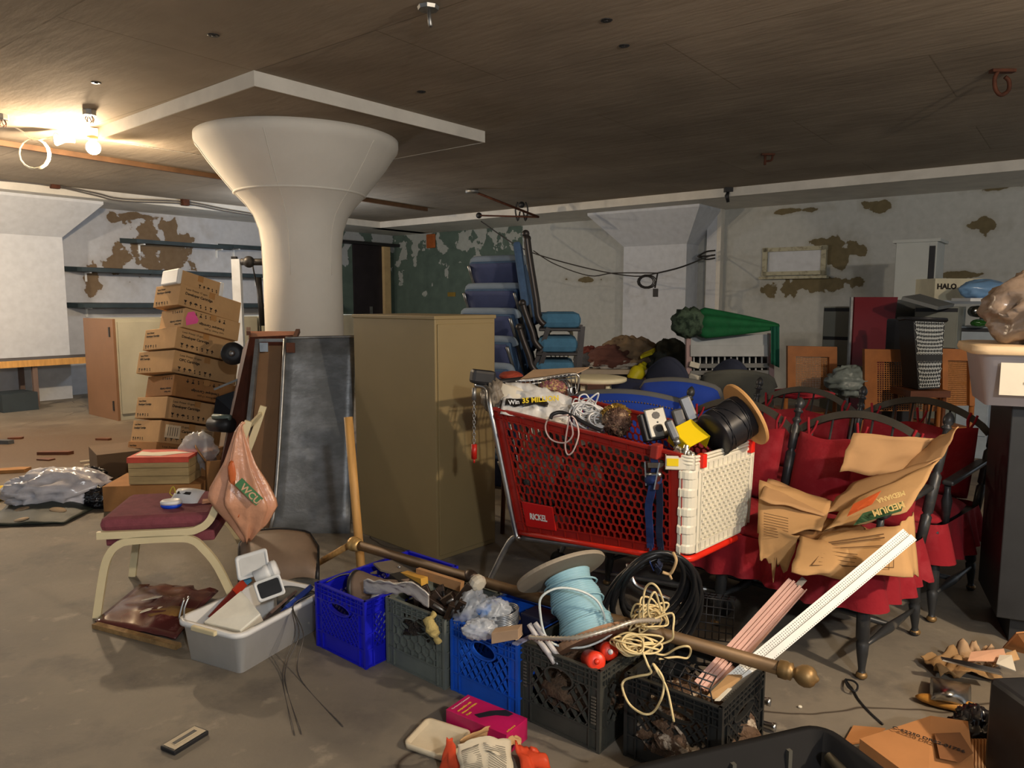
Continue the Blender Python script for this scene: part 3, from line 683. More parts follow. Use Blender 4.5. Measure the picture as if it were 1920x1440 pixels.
mb = MB(); mb.bar(D(553, 634, 5.48), D(559, 620, 5.6), .03, .03); mb.build('knob', WOODD, o, True)
mb = MB(); mb.bar(D(466, 625, 5.5), D(466, 617, 5.7), .03, .03); mb.build('knob', WOODD, o, True)
# dark monitor and cylinder to the left of it
o = thing('monitor', 'black flat screen with a thin silver edge leaning behind the stack', 'screen', T(-2.3, 5.9, 0))
mb = MB(); quadslab(mb, D(405, 745, 5.45), D(462, 725, 5.45), D(462, 795, 5.4), D(396, 800, 5.4), .05); mb.build('screen', mat('screen_black', (20, 20, 24), .25), o, True)
mb = MB(); mb.bar(D(402, 730, 5.44), D(462, 705, 5.44), .02, .015); mb.bar(D(462, 705, 5.44), D(462, 728, 5.44), .015); mb.build('bezel', STEEL, o, True)
o = thing('toner_cylinder', 'dark green-black cylinder lying behind the bare chair posts', 'cylinder', T(D(412, 795, 5.35)))
mb = MB(); p = D(398, 795, 5.3); q = D(432, 797, 5.2); mb.cyl(p, q, .055, 20); mb.build('drum', BLACK, o, True)
mb = MB(); p = D(400, 781, 5.25); q = D(432, 783, 5.2); mb.cyl(p, q, .02, 14); mb.build('end_ring', mat('grey_green_plastic', (96, 112, 104), .4), o, True)
# two leaning folding tables
o = thing('folding_table', 'folding table with silver edge and brown board leaning beside the box stack', 'folding table', T(-1.6, 4.9, 0))
c = [D(508, 1002, 4.62), D(535, 640, 4.95), D(482, 640, 4.95), D(462, 985, 4.62)]
mb = MB(); quadslab(mb, D(458, 985, 4.66), D(508, 1004, 4.62), D(533, 648, 4.95), D(487, 648, 4.95), -.02); mb.build('board', mat('brown_hardboard', (124, 92, 62), .6), o, True)
mb = MB(); mb.bar(D(446, 985, 4.63), D(484, 636, 4.93), .03, .022); mb.bar(D(484, 638, 4.93), D(537, 638, 4.93), .02, .02); mb.build('edge_rail', STEEL, o, True)
mb = MB(); mb.box((0, 0, 0), (.055, .008, .06), T(D(495, 651, 4.9))); mb.build('corner_plate', CHROME, o, True)
o = thing('folding_table', 'scratched grey metal folding table top leaning left of the olive cabinet', 'folding table', T(-1.3, 4.75, 0))
def gp(u, v):
    y = 4.50+.34*v; a = D(506+30*v**.55, 1006-371*v, y); b = D(656+10*v, 1002-370*v, y+.03); p = a.lerp(b, u); p.y += .02*math.sin(u*3.1); return p
mb = MB(); mb.sheet(gp, 8, 10, .025); mb.build('top', mat('scratched_zinc', (104, 107, 108), .42, .35, scale=3.5, c2=(150, 154, 158), cut=(.45, .75), stretch=(1, 1, 2), bump=.2, bscale=30), o, True)
mb = MB(); mb.tube([gp(-.005, k/10)+Vector((0, -.01, 0)) for k in range(11)], .012, 6); mb.tube([gp(k/10, 1.003)+Vector((0, -.01, 0)) for k in range(11)], .010, 6); mb.build('edge_rail', STEEL, o, True)
mb = MB(); mb.box((0, 0, 0), (.055, .012, .065), T(gp(.09, .955)+Vector((0, -.03, 0)))); mb.build('corner_plate', WOODD, o, True)
# olive steel cabinet
cf = G(820, 1053); cr = G(929, 1017); z1 = D(820, 598, cf.y).z
ax = (cr-cf).normalized(); ay = Vector((-ax.y, ax.x, 0))
Lx = (cr-cf).length
zl = onplane(667, 800, cf, ax); Ly = (zl-cf).dot(ay)
o = thing('steel_cabinet', 'tall olive-brown steel cabinet standing in front of the blue chair stack', 'cabinet', frame(cf, ax, ay))
OL = mat('olive_paint', (142, 124, 86), .42, var=.06, scale=2)
mb = MB(); mb.box((Lx/2, Ly/2, z1/2), (Lx, Ly, z1)); mb.build('body', OL, o, bevel=.006)
mb = MB(); mb.box((Lx/2, Ly/2, z1+.006), (Lx+.012, Ly+.012, .022)); mb.build('top_panel', OL, o, bevel=.004)
mb = MB(); mb.box((Lx/2, -.004, z1/2), (Lx-.03, .01, z1-.06)); mb.build('door', OL, o, bevel=.003)
# wooden pole standing, and brass tube lying on the crates
o = thing('broom_handle', 'upright light wooden pole in front of the grey table top', 'pole', T(-.8, 3.45, 0))
mb = MB(); mb.cyl((-.715, 3.42, 0), D(653, 782, 3.5), .021, 14); mb.build('shaft', WOODL, o, True)
tee = D(667, 1021, 3.36); fin = D(1478, 1258, 2.17)
BR2 = mat('tarnished_brass_tube', (104, 82, 56), .5, .3, var=.3, scale=6)
o = thing('curtain_pole', 'long brownish brass pole with a round finial lying across the crates', 'pole', T(tee))
mb = MB(); mb.cyl(tee, fin, .0215, 18); mb.build('shaft', BR2, o, True)
d = (fin-tee).normalized(); F = zframe(fin, d)
mb = MB(); mb.lathe([(.0215, -.03), (.028, -.026), (.029, -.005), (.026, .002), (.027, .010), (.016, .014), (.016, .020), (.023, .026), (.031, .038), (.034, .053), (.031, .069), (.022, .079), (.014, .082), (.007, .089), (.002, .092)], F, 28); mb.build('finial', BRASS, o, True)
F = zframe(tee, d); mb = MB(); mb.lathe([(.024, -.03), (.034, -.025), (.034, -.005), (.028, 0), (.032, .01), (.026, .03)], F, 22); mb.build('collar', mat('gold_ring', (196, 160, 100), .4, .5), o, True)
o = thing('wooden_stick', 'pale wooden stick on the floor sloping up to the pole joint', 'stick', T(-.95, 3.5, 0))
mb = MB(); mb.cyl(D(598, 1055, 3.62), D(655, 1022, 3.42), .016, 12); mb.build('shaft', WOODL, o, True)
# ------------------------------------------------------------ burgundy chair, bag, tub on the left
BUR = mat('burgundy_fabric', (126, 66, 74), .95, var=.15, scale=25, bump=.2, bscale=160)
fl = Vector((-1.915, 3.31, 0)); F = T(fl)@R('Z', 11)
o = thing('banquet_chair', 'burgundy seat chair with cream metal legs and bare back posts at the left', 'chair', F)
W_, L_ = .47, .50
mb = MB()
def seatfn(u, v, k):  # rounded pad
    pass
mb.box((L_/2, W_/2, .425), (L_, W_, .07)); mb.build('seat', BUR, o, bevel=.03)
mb = MB(); mb.box((L_/2+.01, W_/2, .345), (L_-.02, W_-.05, .05)); mb.build('seat_skirt', BUR, o, bevel=.008)
def sq(mb, pts, w, h, k=0):
    P = smooth(pts, k) if k else [Vector(p) for p in pts]
    n = len(P); vs = []
    for i, p in enumerate(P):
        t = (P[min(i+1, n-1)]-P[max(i-1, 0)]).normalized(); s = Vector((0, 1, 0)); nn = t.cross(s).normalized()
        for a, b in ((-1, -1), (1, -1), (1, 1), (-1, 1)): vs.append(p+s*(a*w/2)+nn*(b*h/2))
    fs = [(i*4+j, i*4+(j+1) % 4, i*4+4+(j+1) % 4, i*4+4+j) for i in range(n-1) for j in range(4)]+[(3, 2, 1, 0), tuple(range(n*4-4, n*4))]
    mb.add(vs, fs)
for y, s in ((-.018, -1), (W_+.018, 1)):
    arch = [(-.02, y+s*.01, 0), (.02, y, .22), (.05, y, .30), (.09, y, .340), (.15, y, .355), (.34, y, .355), (.41, y, .342), (.455, y, .30), (.52, y, .2), (.60, y+s*.01, .0)]
    pts = smooth(arch, 4)
    h = len(pts)//2
    mb = MB(); sq(mb, pts[:h+1], .022, .034); mb.build('leg', CREAM, o)
    mb = MB(); sq(mb, pts[h:], .022, .034); mb.build('leg', CREAM, o)
    mb = MB(); sq(mb, [(0, y, .388), (.36, y, .384), (.44, y, .395), (.49, y, .43), (.525, y, .50), (.62, y, .72), (.685, y, .90)], .022, .034, 4); mb.build('back_post', CREAM, o)
mb = MB(); mb.box((.672, W_/2, .862), (.012, W_+.02, .02)); mb.build('back_rail', CREAM, o)
# carrier bag hanging on the near post
o = thing('carrier_bag', 'peach plastic carrier bag with green logo hanging from the chair post', 'bag', T(-1.22, 3.45, .45))
BAGM = mat('peach_plastic_film', (216, 158, 124), .3, 0, .14, 7, bump=.9, bscale=14, spec=.6, alpha=.9)
def bagf(u, v):
    # u around, v from bottom (0) to top (1)
    a = u*2*math.pi
    lx = [(456, 1016), (425, 970), (392, 925), (420, 870), (440, 810), (450, 795)]
    rx = [(470, 1014), (498, 985), (516, 945), (478, 875), (456, 810), (455, 796)]
    t = v*5; i = min(int(t), 4); f = t-i
    l = (lx[i][0]*(1-f)+lx[i+1][0]*f, lx[i][1]*(1-f)+lx[i+1][1]*f); r = (rx[i][0]*(1-f)+rx[i+1][0]*f, rx[i][1]*(1-f)+rx[i+1][1]*f)
    cx = (l[0]+r[0])/2; cy = (l[1]+r[1])/2; hw = (r[0]-l[0])/2
    dy = (r[1]-l[1])/2
    p = D(cx, cy, 3.40); q = hw/CF*3.4
    fold = 1+.16*math.sin(a*7+v*2)+.1*math.sin(a*11+3)
    nzv = noise.noise(Vector((math.cos(a)*2, math.sin(a)*2, v*5)))*.012
    return (p.x+q*math.cos(a)*fold*(1 if v < .97 else 1), p.y+math.sin(a)*q*.55*fold+nzv, p.z-dy/CF*3.4*math.cos(a)+nzv)
mb = MB(); mb.sheet(bagf, 56, 26, .0015); mb.build('bag_body', BAGM, o, True)
mb = MB(); pl_ = D(447, 870, 3.33)
def strapf(u, v):
    a = D(408+u*14, 960-v*160, 3.36-.0*u); return a+Vector((0, .01*math.sin(v*9), 0))
mb.tube([D(430, 880, 3.36), D(440, 830, 3.38), D(452, 796, 3.40), D(462, 800, 3.42), D(466, 850, 3.42), D(474, 880, 3.40)], .007, 6, k=4); mb.build('handle', BAGM, o, True)
mb = MB()
Fb = frame(D(457, 896, 3.30), D(502, 940, 3.30)-D(457, 896, 3.30), Vector((.35, .1, .8)))
mb.box((.062, -.028, 0), (.135, .045, .003), Fb); lg = mb.build('logo_patch', mat('green_print', (76, 128, 82), .5), o, True)
mb = MB(); mb.text('WCU', .045, Fb@T(.02, -.045, .003), bold=.001); mb.build('logo_letters', mat('pale_print', (216, 170, 136), .5), lg)
lg.children[0].parent = lg
lg.children[0].matrix_parent_inverse = (o.matrix_basis).inverted()
mb = MB()
for a_, b_, w_ in (((432, 872), (438, 905), .016), ((440, 935), (444, 960), .02)):
    mb.ball(D((a_[0]+b_[0])/2, (a_[1]+b_[1])/2, 3.335), (w_, .004, .05), 10, 6, .3, 3, 2)
mb.build('orange_print', mat('orange_print', (214, 110, 58), .4), o, True)
# mask and odds on the chair seat
SF = F@T(0, 0, .455)
o = thing('dust_mask', 'white moulded dust mask with a black slot on the burgundy seat', 'mask', F@T(.33, .26, .475)@R('Z', -25)@R('X', 38))
mb = MB(); mb.sheet(lambda u, v: ((u-.5)*.16, (v-.5)*.10, .05*math.cos((u-.5)*2.9)*math.cos((v-.5)*2.6)), 12, 10, .003); mb.build('shell', WHITEP, o)
mb = MB(); mb.box((.01, -.005, .047), (.075, .014, .004)); mb.build('slot', BLACK, o)
mb = MB(); mb.tube([(-.07, 0, .0), (-.085, .0, .03), (-.06, .02, .06), (-.05, .0, .03)], .003, 6, k=5); mb.build('elastic', mat('yellow_elastic', (220, 200, 70), .6), o)
o = thing('respirator', 'small white and blue plastic respirator cap on the burgundy seat', 'plastic cap', F@T(.285, .14, .458))
mb = MB(); mb.lathe([(.03, .0), (.042, .01), (.043, .022)], S(1.15, .8, 1), 24); mb.build('ring', mat('bright_blue_plastic', (20, 70, 200), .35), o)
mb = MB(); mb.lathe([(.043, .022), (.044, .034), (.036, .042), (.02, .03)], S(1.15, .8, 1), 24); mb.build('cap', WHITEP, o)
o = thing('folded_cardboard', 'pinkish folded cardboard scrap on the seat under the carrier bag', 'cardboard', F@T(.42, .17, .453)@R('Z', 10))
mb = MB(); mb.sheet(lambda u, v: (u*.13, v*.08, .012+.03*max(0, u-.6)*2.2*(1-v*.4)), 8, 4, .004, False); mb.build('sheet', mat('pink_card', (206, 150, 120), .8), o)
# white tub and what is in it
tf = Vector((-1.06, 2.73, 0)); F = T(tf)@R('Z', 64)
o = thing('white_tub', 'white rectangular plastic tub full of parts on the floor at left', 'tub', F)
W_, L_, Hh = .33, .50, .175
def ringpts(x0, y0, x1, y1, r, z, n=5):
    out = []
    for cx, cy, a0 in ((x1-r, y1-r, 0), (x0+r, y1-r, 90), (x0+r, y0+r, 180), (x1-r, y0+r, 270)):
        for k in range(n+1):
            a = math.radians(a0+90*k/n); out.append(Vector((cx+r*math.cos(a), cy+r*math.sin(a), z)))
    return out
def rings(mb, rl, M=None, closeb=True):
    n = len(rl[0]); vs = [p for r in rl for p in r]; fs = [(i*n+j, i*n+(j+1) % n, (i+1)*n+(j+1) % n, (i+1)*n+j) for i in range(len(rl)-1) for j in range(n)]
    if closeb: fs.append(tuple(range(n-1, -1, -1))); fs.append(tuple((len(rl)-1)*n+j for j in range(n)))
    mb.add(vs, fs, M, True)
def tubshape(L, W, H, t=.006, lip=.016, r=.04, draft=.02):
    mb = MB(); d = draft
    rr = lambda e, z: ringpts(-e, -e, L+e, W+e, max(r+e, .004), z)
    rings(mb, [rr(-d, 0), rr(0, H-.02), rr(lip, H-.018), rr(lip, H), rr(-t, H), rr(-d-t, t*1.5)])
    return mb
tubshape(L_, W_, Hh).build('tub_body', WHITEP, o)
mb = MB(); mb.box((-.022, W_/2, Hh-.008), (.018, .13, .02)); mb.build('handle', CREAM, o, bevel=.004)
def inF(x, y, z): return F@T(x, y, z)
o = thing('plastic_housing', 'square cream plastic housing with a grey side lying in the white tub', 'housing', T(D(445, 1150, 2.88)))
q4 = [D(382, 1166, 2.86), D(450, 1182, 2.79), D(488, 1150, 2.85), D(452, 1107, 3.0)]
def slab4(q, th):
    mb = MB(); quadslab(mb, *q, th); return mb
slab4(q4, -.012).build('front_plate', mat('off_white_plastic', (232, 230, 216), .45), o, True, bevel=.003)
n4 = (q4[1]-q4[0]).cross(q4[3]-q4[0]).normalized()
slab4([p-n4*.013 for p in q4], -.055).build('rear_shell', mat('warm_grey_plastic', (184, 176, 160), .5), o, True, bevel=.003)
def floodlamp(M, lab, size, dark):
    o = thing('flood_lamp', lab, 'lamp', M)
    mb = MB(); s = size; r0 = ringpts(-.5*s, -.38*s, .5*s, .38*s, .1*s, 0); r1 = ringpts(-.36*s, -.26*s, .36*s, .26*s, .08*s, -.42*s)
    r2 = ringpts(-.43*s, -.31*s, .43*s, .31*s, .08*s, 0); r3 = ringpts(-.4*s, -.28*s, .4*s, .28*s, .08*s, -.05*s)
    rings(mb, [r1, r0, r2, r3]); mb.build('hood', WHITEP, o)
    mb = MB(); mb.prism([(p.x*.98, p.y*.98) for p in r3], .003, T(0, 0, -.045*s)); mb.build('lens', BLACK if dark else mat('frosted_lens', (214, 214, 210), .3), o)
    mb = MB(); mb.cyl((0, 0, -.42*s), (0, 0, -.62*s), .16*s, 18); mb.cyl((0, 0, -.62*s), (0, 0, -.68*s), .2*s, 18); mb.build('neck', WHITEP, o); return o
floodlamp(frame(D(473, 1058, 3.03), (.9, .1, .25), (-.25, .5, .85)), 'white square flood lamp head tilted up at the back of the tub', .14, False)
floodlamp(frame(D(505, 1103, 2.95), (.9, .15, .3), (-.35, .15, .9)), 'white flood lamp head with a black lens, right one in the tub', .115, True)
o = thing('pipe_fitting', 'white ribbed plastic pipe fitting between the two flood lamps', 'fitting', zframe(D(478, 1083, 3.0), (.8, .3, .3)))
mb = MB(); mb.lathe([(.028, 0), (.028, .04), (.032, .045), (.032, .06), (.028, .065), (.036, .07), (.036, .095), (.026, .1)], None, 22); mb.build('sleeve', WHITEP, o)
mb = MB(); mb.lathe([(.037, .075), (.037, .088)], None, 22); mb.build('collar', WHITEP, o)
o = thing('saw', 'long red-handled tool with a blue tip lying along the back of the tub', 'tool', T(D(430, 1120, 3.0)))
mb = MB(); mb.bar(D(395, 1160, 2.96), D(446, 1104, 3.08), .03, .008, (0, 1, .3)); mb.build('blade', mat('dark_red_plastic', (120, 34, 24), .5), o, True)
mb = MB(); mb.bar(D(440, 1111, 3.06), D(458, 1092, 3.10), .035, .014, (0, 1, .3)); mb.build('handle', mat('orange_red_plastic', (226, 70, 38), .4), o, True)
mb = MB(); mb.bar(D(458, 1092, 3.10), D(468, 1083, 3.12), .032, .016, (0, 1, .3)); mb.build('tip', mat('teal_blue_plastic', (90, 150, 180), .4), o, True)
o = thing('blue_book', 'blue-covered book standing in the right side of the white tub', 'book', F@T(.37, .075, .135)@R('Z', 4)@R('X', -48)@R('Y', -8))
mb = MB(); mb.box((0, 0, 0), (.20, .14, .022)); mb.build('cover', mat('blue_book_cover', (44, 66, 140), .4), o, bevel=.002)
mb = MB(); mb.box((-.04, -.0, .012), (.03, .13, .002)); mb.build('white_band', PAPER, o)
o = thing('photo_book', 'dark glossy booklet beside the blue book in the white tub', 'book', F@T(.33, .125, .12)@R('Z', 4)@R('X', -48)@R('Y', -8))
mb = MB(); mb.box((0, 0, 0), (.20, .13, .012)); mb.build('cover', mat('dark_photo_cover', (74, 62, 62), .25, scale=12, c2=(128, 108, 98)), o)
o = thing('metal_clip', 'chrome spring clamp on the left corner of the white tub', 'clip', F@T(.0, W_, Hh))
mb = MB(); mb.tube([(.0, 0, .0), (.01, .0, .03), (.03, 0, .075)], .004, 6, k=3); mb.tube([(.015, -.01, .0), (.02, -.01, .04), (.045, -.01, .08)], .004, 6, k=3); mb.build('jaw', CHROME, o)
# loose grey wire running out of the tub
mb = MB()
for k, e in enumerate(((552, 1378), (565, 1376), (643, 1362))):
    a = D(592, 1112, 3.05); e_ = G(*e, .003); m_ = G(530+22*(k == 2)+k*4, 1270, .0); m_.z = .008
    mb.tube([a, a+Vector((-.08, -.06, -.03)), D(553+k*8, 1190, 2.86), m_, e_], .0022, 5, k=8)
tag(mb.build('steel_wire', mat('wire_grey', (92, 88, 84), .4, .6)), 'thin grey wires trailing from the tub onto the floor', 'wire')
# black seat shell behind the tub
o = thing('moulded_chair', 'curved grey seat shell with black rim lying behind the white tub', 'chair part', T(-.95, 3.6, 0))
def shellf(u, v):
    a = D(447+12*v, 1035-6*v, 3.75); 
    x = 450+u*145; yb = 1100-8*u; yt = 1003-10*math.sin(u*3.1)
    if u < .12: yt += (0.12-u)*150
    if u > .88: yt += (u-.88)*190
    py = yb+(yt-yb)*v
    Y = 3.42+.30*v-.10*math.sin(v*3.1)
    p = D(x, py, Y); return p
mb = MB(); mb.sheet(shellf, 18, 10, .012); mb.build('shell', mat('dusty_brown_shell', (128, 108, 90), .55, var=.15), o, True)
edge = [shellf(0, k/10) for k in range(11)]+[shellf(k/18, 1) for k in range(1, 19)]+[shellf(1, 1-k/10) for k in range(1, 11)]
mb = MB(); mb.tube(edge, .011, 7); mb.build('rim', BLACK, o, True)
o = thing('dusty_cushion', 'dusty dark grey rounded pad lying in front of the seat shell', 'seat pad', T(G(565, 1118)))
mb = MB(); mb.sheet(lambda u, v: D(520+u*80, 1136-8*u-v*(34+10*math.sin(u*3.1)), 3.12+.2*v), 12, 6, .03); mb.build('pad', mat('dusty_dark_pad', (70, 74, 76), .7, scale=14, c2=(128, 126, 116), cut=(.5, .8)), o, True)
# reddish glossy torn board on the floor
def brd(u, v):
    a = G(178, 1172); b = G(330, 1205); c = G(410, 1118); d = G(262, 1103)
    p = a.lerp(b, u).lerp(d.lerp(c, u), v); p.z = .018+.03*math.sin(u*2.6)*math.sin(v*2.6)+(.012*noise.noise(Vector((u*5, v*5, 1))) if 0 < u < 1 else 0)
    if v > .98: p += Vector((noise.noise(Vector((u*9, 0, 0)))*.05, noise.noise(Vector((u*7, 3, 0)))*.06, 0))
    return p
o = thing('torn_board', 'glossy dark red torn board lying under the burgundy chair', 'board', T(G(290, 1160)))
mb = MB(); mb.sheet(brd, 18, 12, .006); mb.build('sheet', mat('glossy_maroon', (92, 46, 44), .2, scale=7, c2=(150, 110, 100), cut=(.6, .75), spec=.7), o, True)
mb = MB(); a = G(178, 1172, .012); b = G(335, 1212, .012); mb.bar(a, b, .03, .02); mb.build('wooden_edge', mat('splintered_wood', (150, 118, 74), .8, var=.35, scale=30), o, True)
mb = MB(); mb.ball(G(320, 1150, .03), (.09, .05, .018), 14, 8, .35, 3, 3); mb.build('foam_patch', mat('brown_foam', (128, 94, 48), .95, bump=.6, bscale=50), o, True)
mb = MB(); mb.prism([(0, 0), (.05, .012), (.08, .0), (.1, .02), (.04, .035), (.01, .02)], .002, T(G(262, 1150, .045))@R('Z', 35)); mb.prism([(0, 0), (.07, .005), (.12, .02), (.06, .03)], .002, T(G(265, 1126, .05))@R('Z', 20)); mb.build('torn_paper', PAPER, o, True)
# bags, mat, debris on the left floor
def blob(name, lab, cat, c, rad, m, amp=.25, fr=2.5, seed=1, rz=0, n=52, mm=30):
    mb = MB(); mb.ball((0, 0, 0), rad, n, mm, amp, fr, seed); mb.M = Matrix()
    q = R('Z', rz); mb.v = [q@p for p in mb.v]
    zmin = min(p.z for p in mb.v); lo = -zmin*.0
    for p in mb.v: p.z = max(p.z, zmin*.62)
    zmin = min(p.z for p in mb.v)
    mb.v = [p+Vector((c[0], c[1], c[2]-zmin)) for p in mb.v]
    return tag(mb.build(name, m), lab, cat)
c = G(112, 948); blob('plastic_bag', 'clear whitish plastic bag lying on the floor at far left', 'bag', (c.x, c.y, .002), (.29, .14, .13), mat('milky_plastic_film', (196, 194, 200), .22, 0, .22, 6, bump=.7, bscale=14, spec=.8), .3, 2.2, 5, 12)
c = G(172, 925); blob('bin_liner', 'black crumpled bag end behind the clear plastic bag', 'bag', (c.x, c.y, .002), (.11, .08, .09), BLACK, .4, 3, 8)
c = G(190, 950); blob('bin_liner', 'black knotted bag end right of the clear plastic bag', 'bag', (c.x, c.y, .002), (.08, .07, .07), mat('shiny_black_film', (26, 24, 28), .25, spec=.8), .4, 3, 11)
def matf(u, v):
    a = G(-30, 990); b = G(120, 985); c = G(175, 958); d = G(30, 938)
    p = a.lerp(b, u).lerp(d.lerp(c, u), v); p.z = .015+.07*math.sin(u*3.14)*v**.8*(1-v*.35)*1.2+.01*noise.noise(Vector((u*4, v*4, 0))); return p
o = thing('rubber_mat', 'curled dark green rubber mat on the floor at the left edge', 'mat', T(G(75, 970)))
mb = MB(); mb.sheet(matf, 20, 12, .006); mb.build('sheet', mat('dark_rubber', (38, 46, 40), .55), o, True)
for u, v, s in ((.25, .35, .07), (.72, .45, .075), (.35, .1, .05)):
    pass
mb = MB()
for (u, v, s) in ((.3, .45, .055), (.74, .5, .06), (.42, .12, .05)):
    p = matf(u, v); q = (matf(u+.05, v)-p).normalized(); r_ = (matf(u, v+.05)-p).normalized(); n_ = q.cross(r_).normalized()
    mb.lathe([(s, 0), (s*.98, .003)], frame(p+n_*.003, q, r_)@S(1, .6, 1), 18)
mb.build('painted_hole', mat('floor_tone_disc', (150, 132, 108), .8), o, True)  # holes are floor-coloured discs added on top of the mat
o = thing('yellow_bin', 'yellow plastic tray on the floor at the left edge of the photo', 'tray', T(G(0, 950)))
c = G(-12, 940); M = T(c)@R('Z', 10); mb = tubshape(.26, .2, .07, .02, .0, .05, .02); mb.v = [M@T(-.18, 0, 0)@p for p in mb.v]; mb.build('tray', mat('yellow_plastic', (236, 200, 20), .4), o, True)
for i, (x, y, L, w_, h_, rz, m, lab, cat) in enumerate((
    (105, 852, .32, .06, .03, 4, 'd', 'dark wooden offcut on the floor behind the clear bag', 'wood scrap'),
    (20, 885, .30, .11, .03, 18, 'l', 'light broken board on the floor at the left edge', 'wood scrap'),
    (5, 832, .22, .07, .04, 0, 'k', 'dark scrap on the floor at the left edge below the bench', 'scrap'),
    (195, 825, .16, .05, .02, -5, 'd', 'small dark wood chip just left of the box stack', 'wood scrap'),
    (30, 823, .14, .06, .02, 20, 'd', 'small dark wood chip below the workbench', 'wood scrap'),
    (88, 862, .15, .08, .012, -10, 'd', 'flat brown splinter next to the dark offcut', 'wood scrap'))):
    c = G(x, y); mb = MB(); mm = {'d': WOODD, 'l': mat('dusty_board', (150, 108, 62), .8, var=.25), 'k': DARK}[m]
    mb.prism([(-L/2, -w_/2), (L*.4, -w_*.6), (L/2, w_*.2), (L*.2, w_/2), (-L*.45, w_*.4)], h_, T(c)@R('Z', rz)); tag(mb.build('wood_scrap', mm), lab, cat)
for k, (a, b) in enumerate((((150, 866), (228, 857)), ((158, 873), (232, 862)), ((165, 872), (226, 861)))):
    mb = MB(); mb.bar(G(*a, .012+.014*k), G(*b, .02+.014*k), .018, .012); tag(mb.build('white_strip', mat('ivory_plastic', (222, 212, 184), .5)), 'thin ivory strip lying on the floor left of the box stack', 'strip', 'ivory strips by the box stack')
c = G(347, 1392); o = thing('switch_plate', 'small black tape-shaped plastic plate alone on the floor at lower left', 'plate', T(c)@R('Z', 62))
mb = MB(); mb.box((0, 0, .008), (.135, .07, .016)); mb.build('case', BLACK, o, bevel=.004)
mb = MB(); mb.box((0, 0, .0165), (.12, .055, .003)); mb.box((0, 0, .018), (.09, .02, .004)); mb.build('face', mat('beige_label', (190, 176, 150), .6), o)
mb = MB(); mb.box((0, 0, .0195), (.085, .014, .003)); mb.build('window_strip', DARK, o)
# ------------------------------------------------------------ milk crates
def runs(p, q, inside, n=60):
    out = []; st = None; last = None
    for i in range(n+1):
        t = i/n; a = (p[0]+(q[0]-p[0])*t, p[1]+(q[1]-p[1])*t)
        if inside(*a):
            if st is None: st = a
            last = a
        elif st is not None:
            if (st[0]-last[0])**2+(st[1]-last[1])**2 > 1e-6: out.append((st, last))
            st = None
    if st is not None and (st[0]-last[0])**2+(st[1]-last[1])**2 > 1e-6: out.append((st, last))
    return out
def hexedges(cols, rows, cw, ch):
    """honeycomb with vertical sides; yields edges as 2d points, centre lattice cw by ch"""
    E = set(); out = []
    for r in range(-1, rows+1):
        for c in range(-1, cols+1):
            cx = (c+(.5 if r % 2 else 0))*cw; cy = r*ch
            hv = ch*.36
            P_ = [(cx-cw/2, cy-hv), (cx, cy-(ch-hv)), (cx+cw/2, cy-hv), (cx+cw/2, cy+hv), (cx, cy+(ch-hv)), (cx-cw/2, cy+hv)]
            for i in range(6):
                a, b = P_[i], P_[(i+1) % 6]
                k = (round(a[0], 4), round(a[1], 4), round(b[0], 4), round(b[1], 4)); k2 = k[2:]+k[:2]
                if k in E or k2 in E: continue
                E.add(k); out.append((a, b))
    return out
def crate_panel(mb, F, w, h, pat, hole=(.07, .024), post=.045, topb=.062, botb=.075, th=.003, rb=.012, rounded=False):
    def bar2(a, b, ww, dd=rb, y=0): mb.bar(F@Vector((a[0], y+dd/2, a[1])), F@Vector((b[0], y+dd/2, b[1])), ww, dd, (F.to_3x3()@Vector((0, 1, 0))))
    def plate(x0, z0, x1, z1, y=.009, t=th): mb.box(((x0+x1)/2, y, (z0+z1)/2), (x1-x0, t, z1-z0), F)
    hz = h-.075; hx = w/2
    inside_hole = lambda x, z: ((x-hx)/hole[0])**2+((z-hz)/hole[1])**2 < 1
    # bands and posts
    for z in (.004, botb): bar2((0, z), (w, z), .005)
    plate(post, .0, w-post, botb)
    for x0, x1 in ((0, post), (w-post, w)):
        plate(x0, 0, x1, h-topb)
        for x in (x0+.002, x1-.002): bar2((x, 0), (x, h), .005)
        bar2((x0, h*.5), (x1, h*.5), .004)
    for i, z in enumerate((h-.003, h-.018, h-.036, h-topb)):
        for a, b in runs((0, z), (w, z), lambda x, z: not inside_hole(x, z)): bar2(a, b, .005, rb+.003 if i == 0 else rb)
    n = 11
    for k in range(1, n):
        x = w*k/n
        for a, b in runs((x, h-topb), (x, h-.003), lambda x, z: not inside_hole(x, z), 24): bar2(a, b, .003, .009)
    plate(0, h-.036, w, h-.003, .010, .002)
    plate(0, h-topb, hx-hole[0], h-.036, .010, .002); plate(hx+hole[0], h-topb, w, h-.036, .010, .002)
    # handle ring
    pts = [(hx+hole[0]*math.cos(a/24*6.283), hz+hole[1]*math.sin(a/24*6.283)) for a in range(24)]
    for i in range(24): bar2(pts[i], pts[(i+1) % 24], .006, .016, -.002)
    x0, x1, z0, z1 = post, w-post, botb, h-topb
    ins = lambda x, z: x0 <= x <= x1 and z0 <= z <= z1 and ((x-hx)/(hole[0]+.008))**2+((z-hz)/(hole[1]+.008))**2 > 1
    if pat == 'hex':
        for a, b in hexedges(7, 8, .042, .036):
            a = (a[0]+x0, a[1]+z0+.01); b = (b[0]+x0, b[1]+z0+.01)
            for s, e in runs(a, b, ins, 10): bar2(s, e, .004)
        plate(x0, z0, x1, z1, .0125, .0015)
    else:
        st, sl = pat
        k = -12
        while k < 16:
            xa = x0+k*st
            for s, e in runs((xa, z0), (xa+(z1-z0)*sl, z1), ins, 50): bar2(s, e, .004)
            for s, e in runs((xa, z1), (xa+(z1-z0)*sl, z0), ins, 50): bar2(s, e, .0055, rb*1.1)
            k += 1
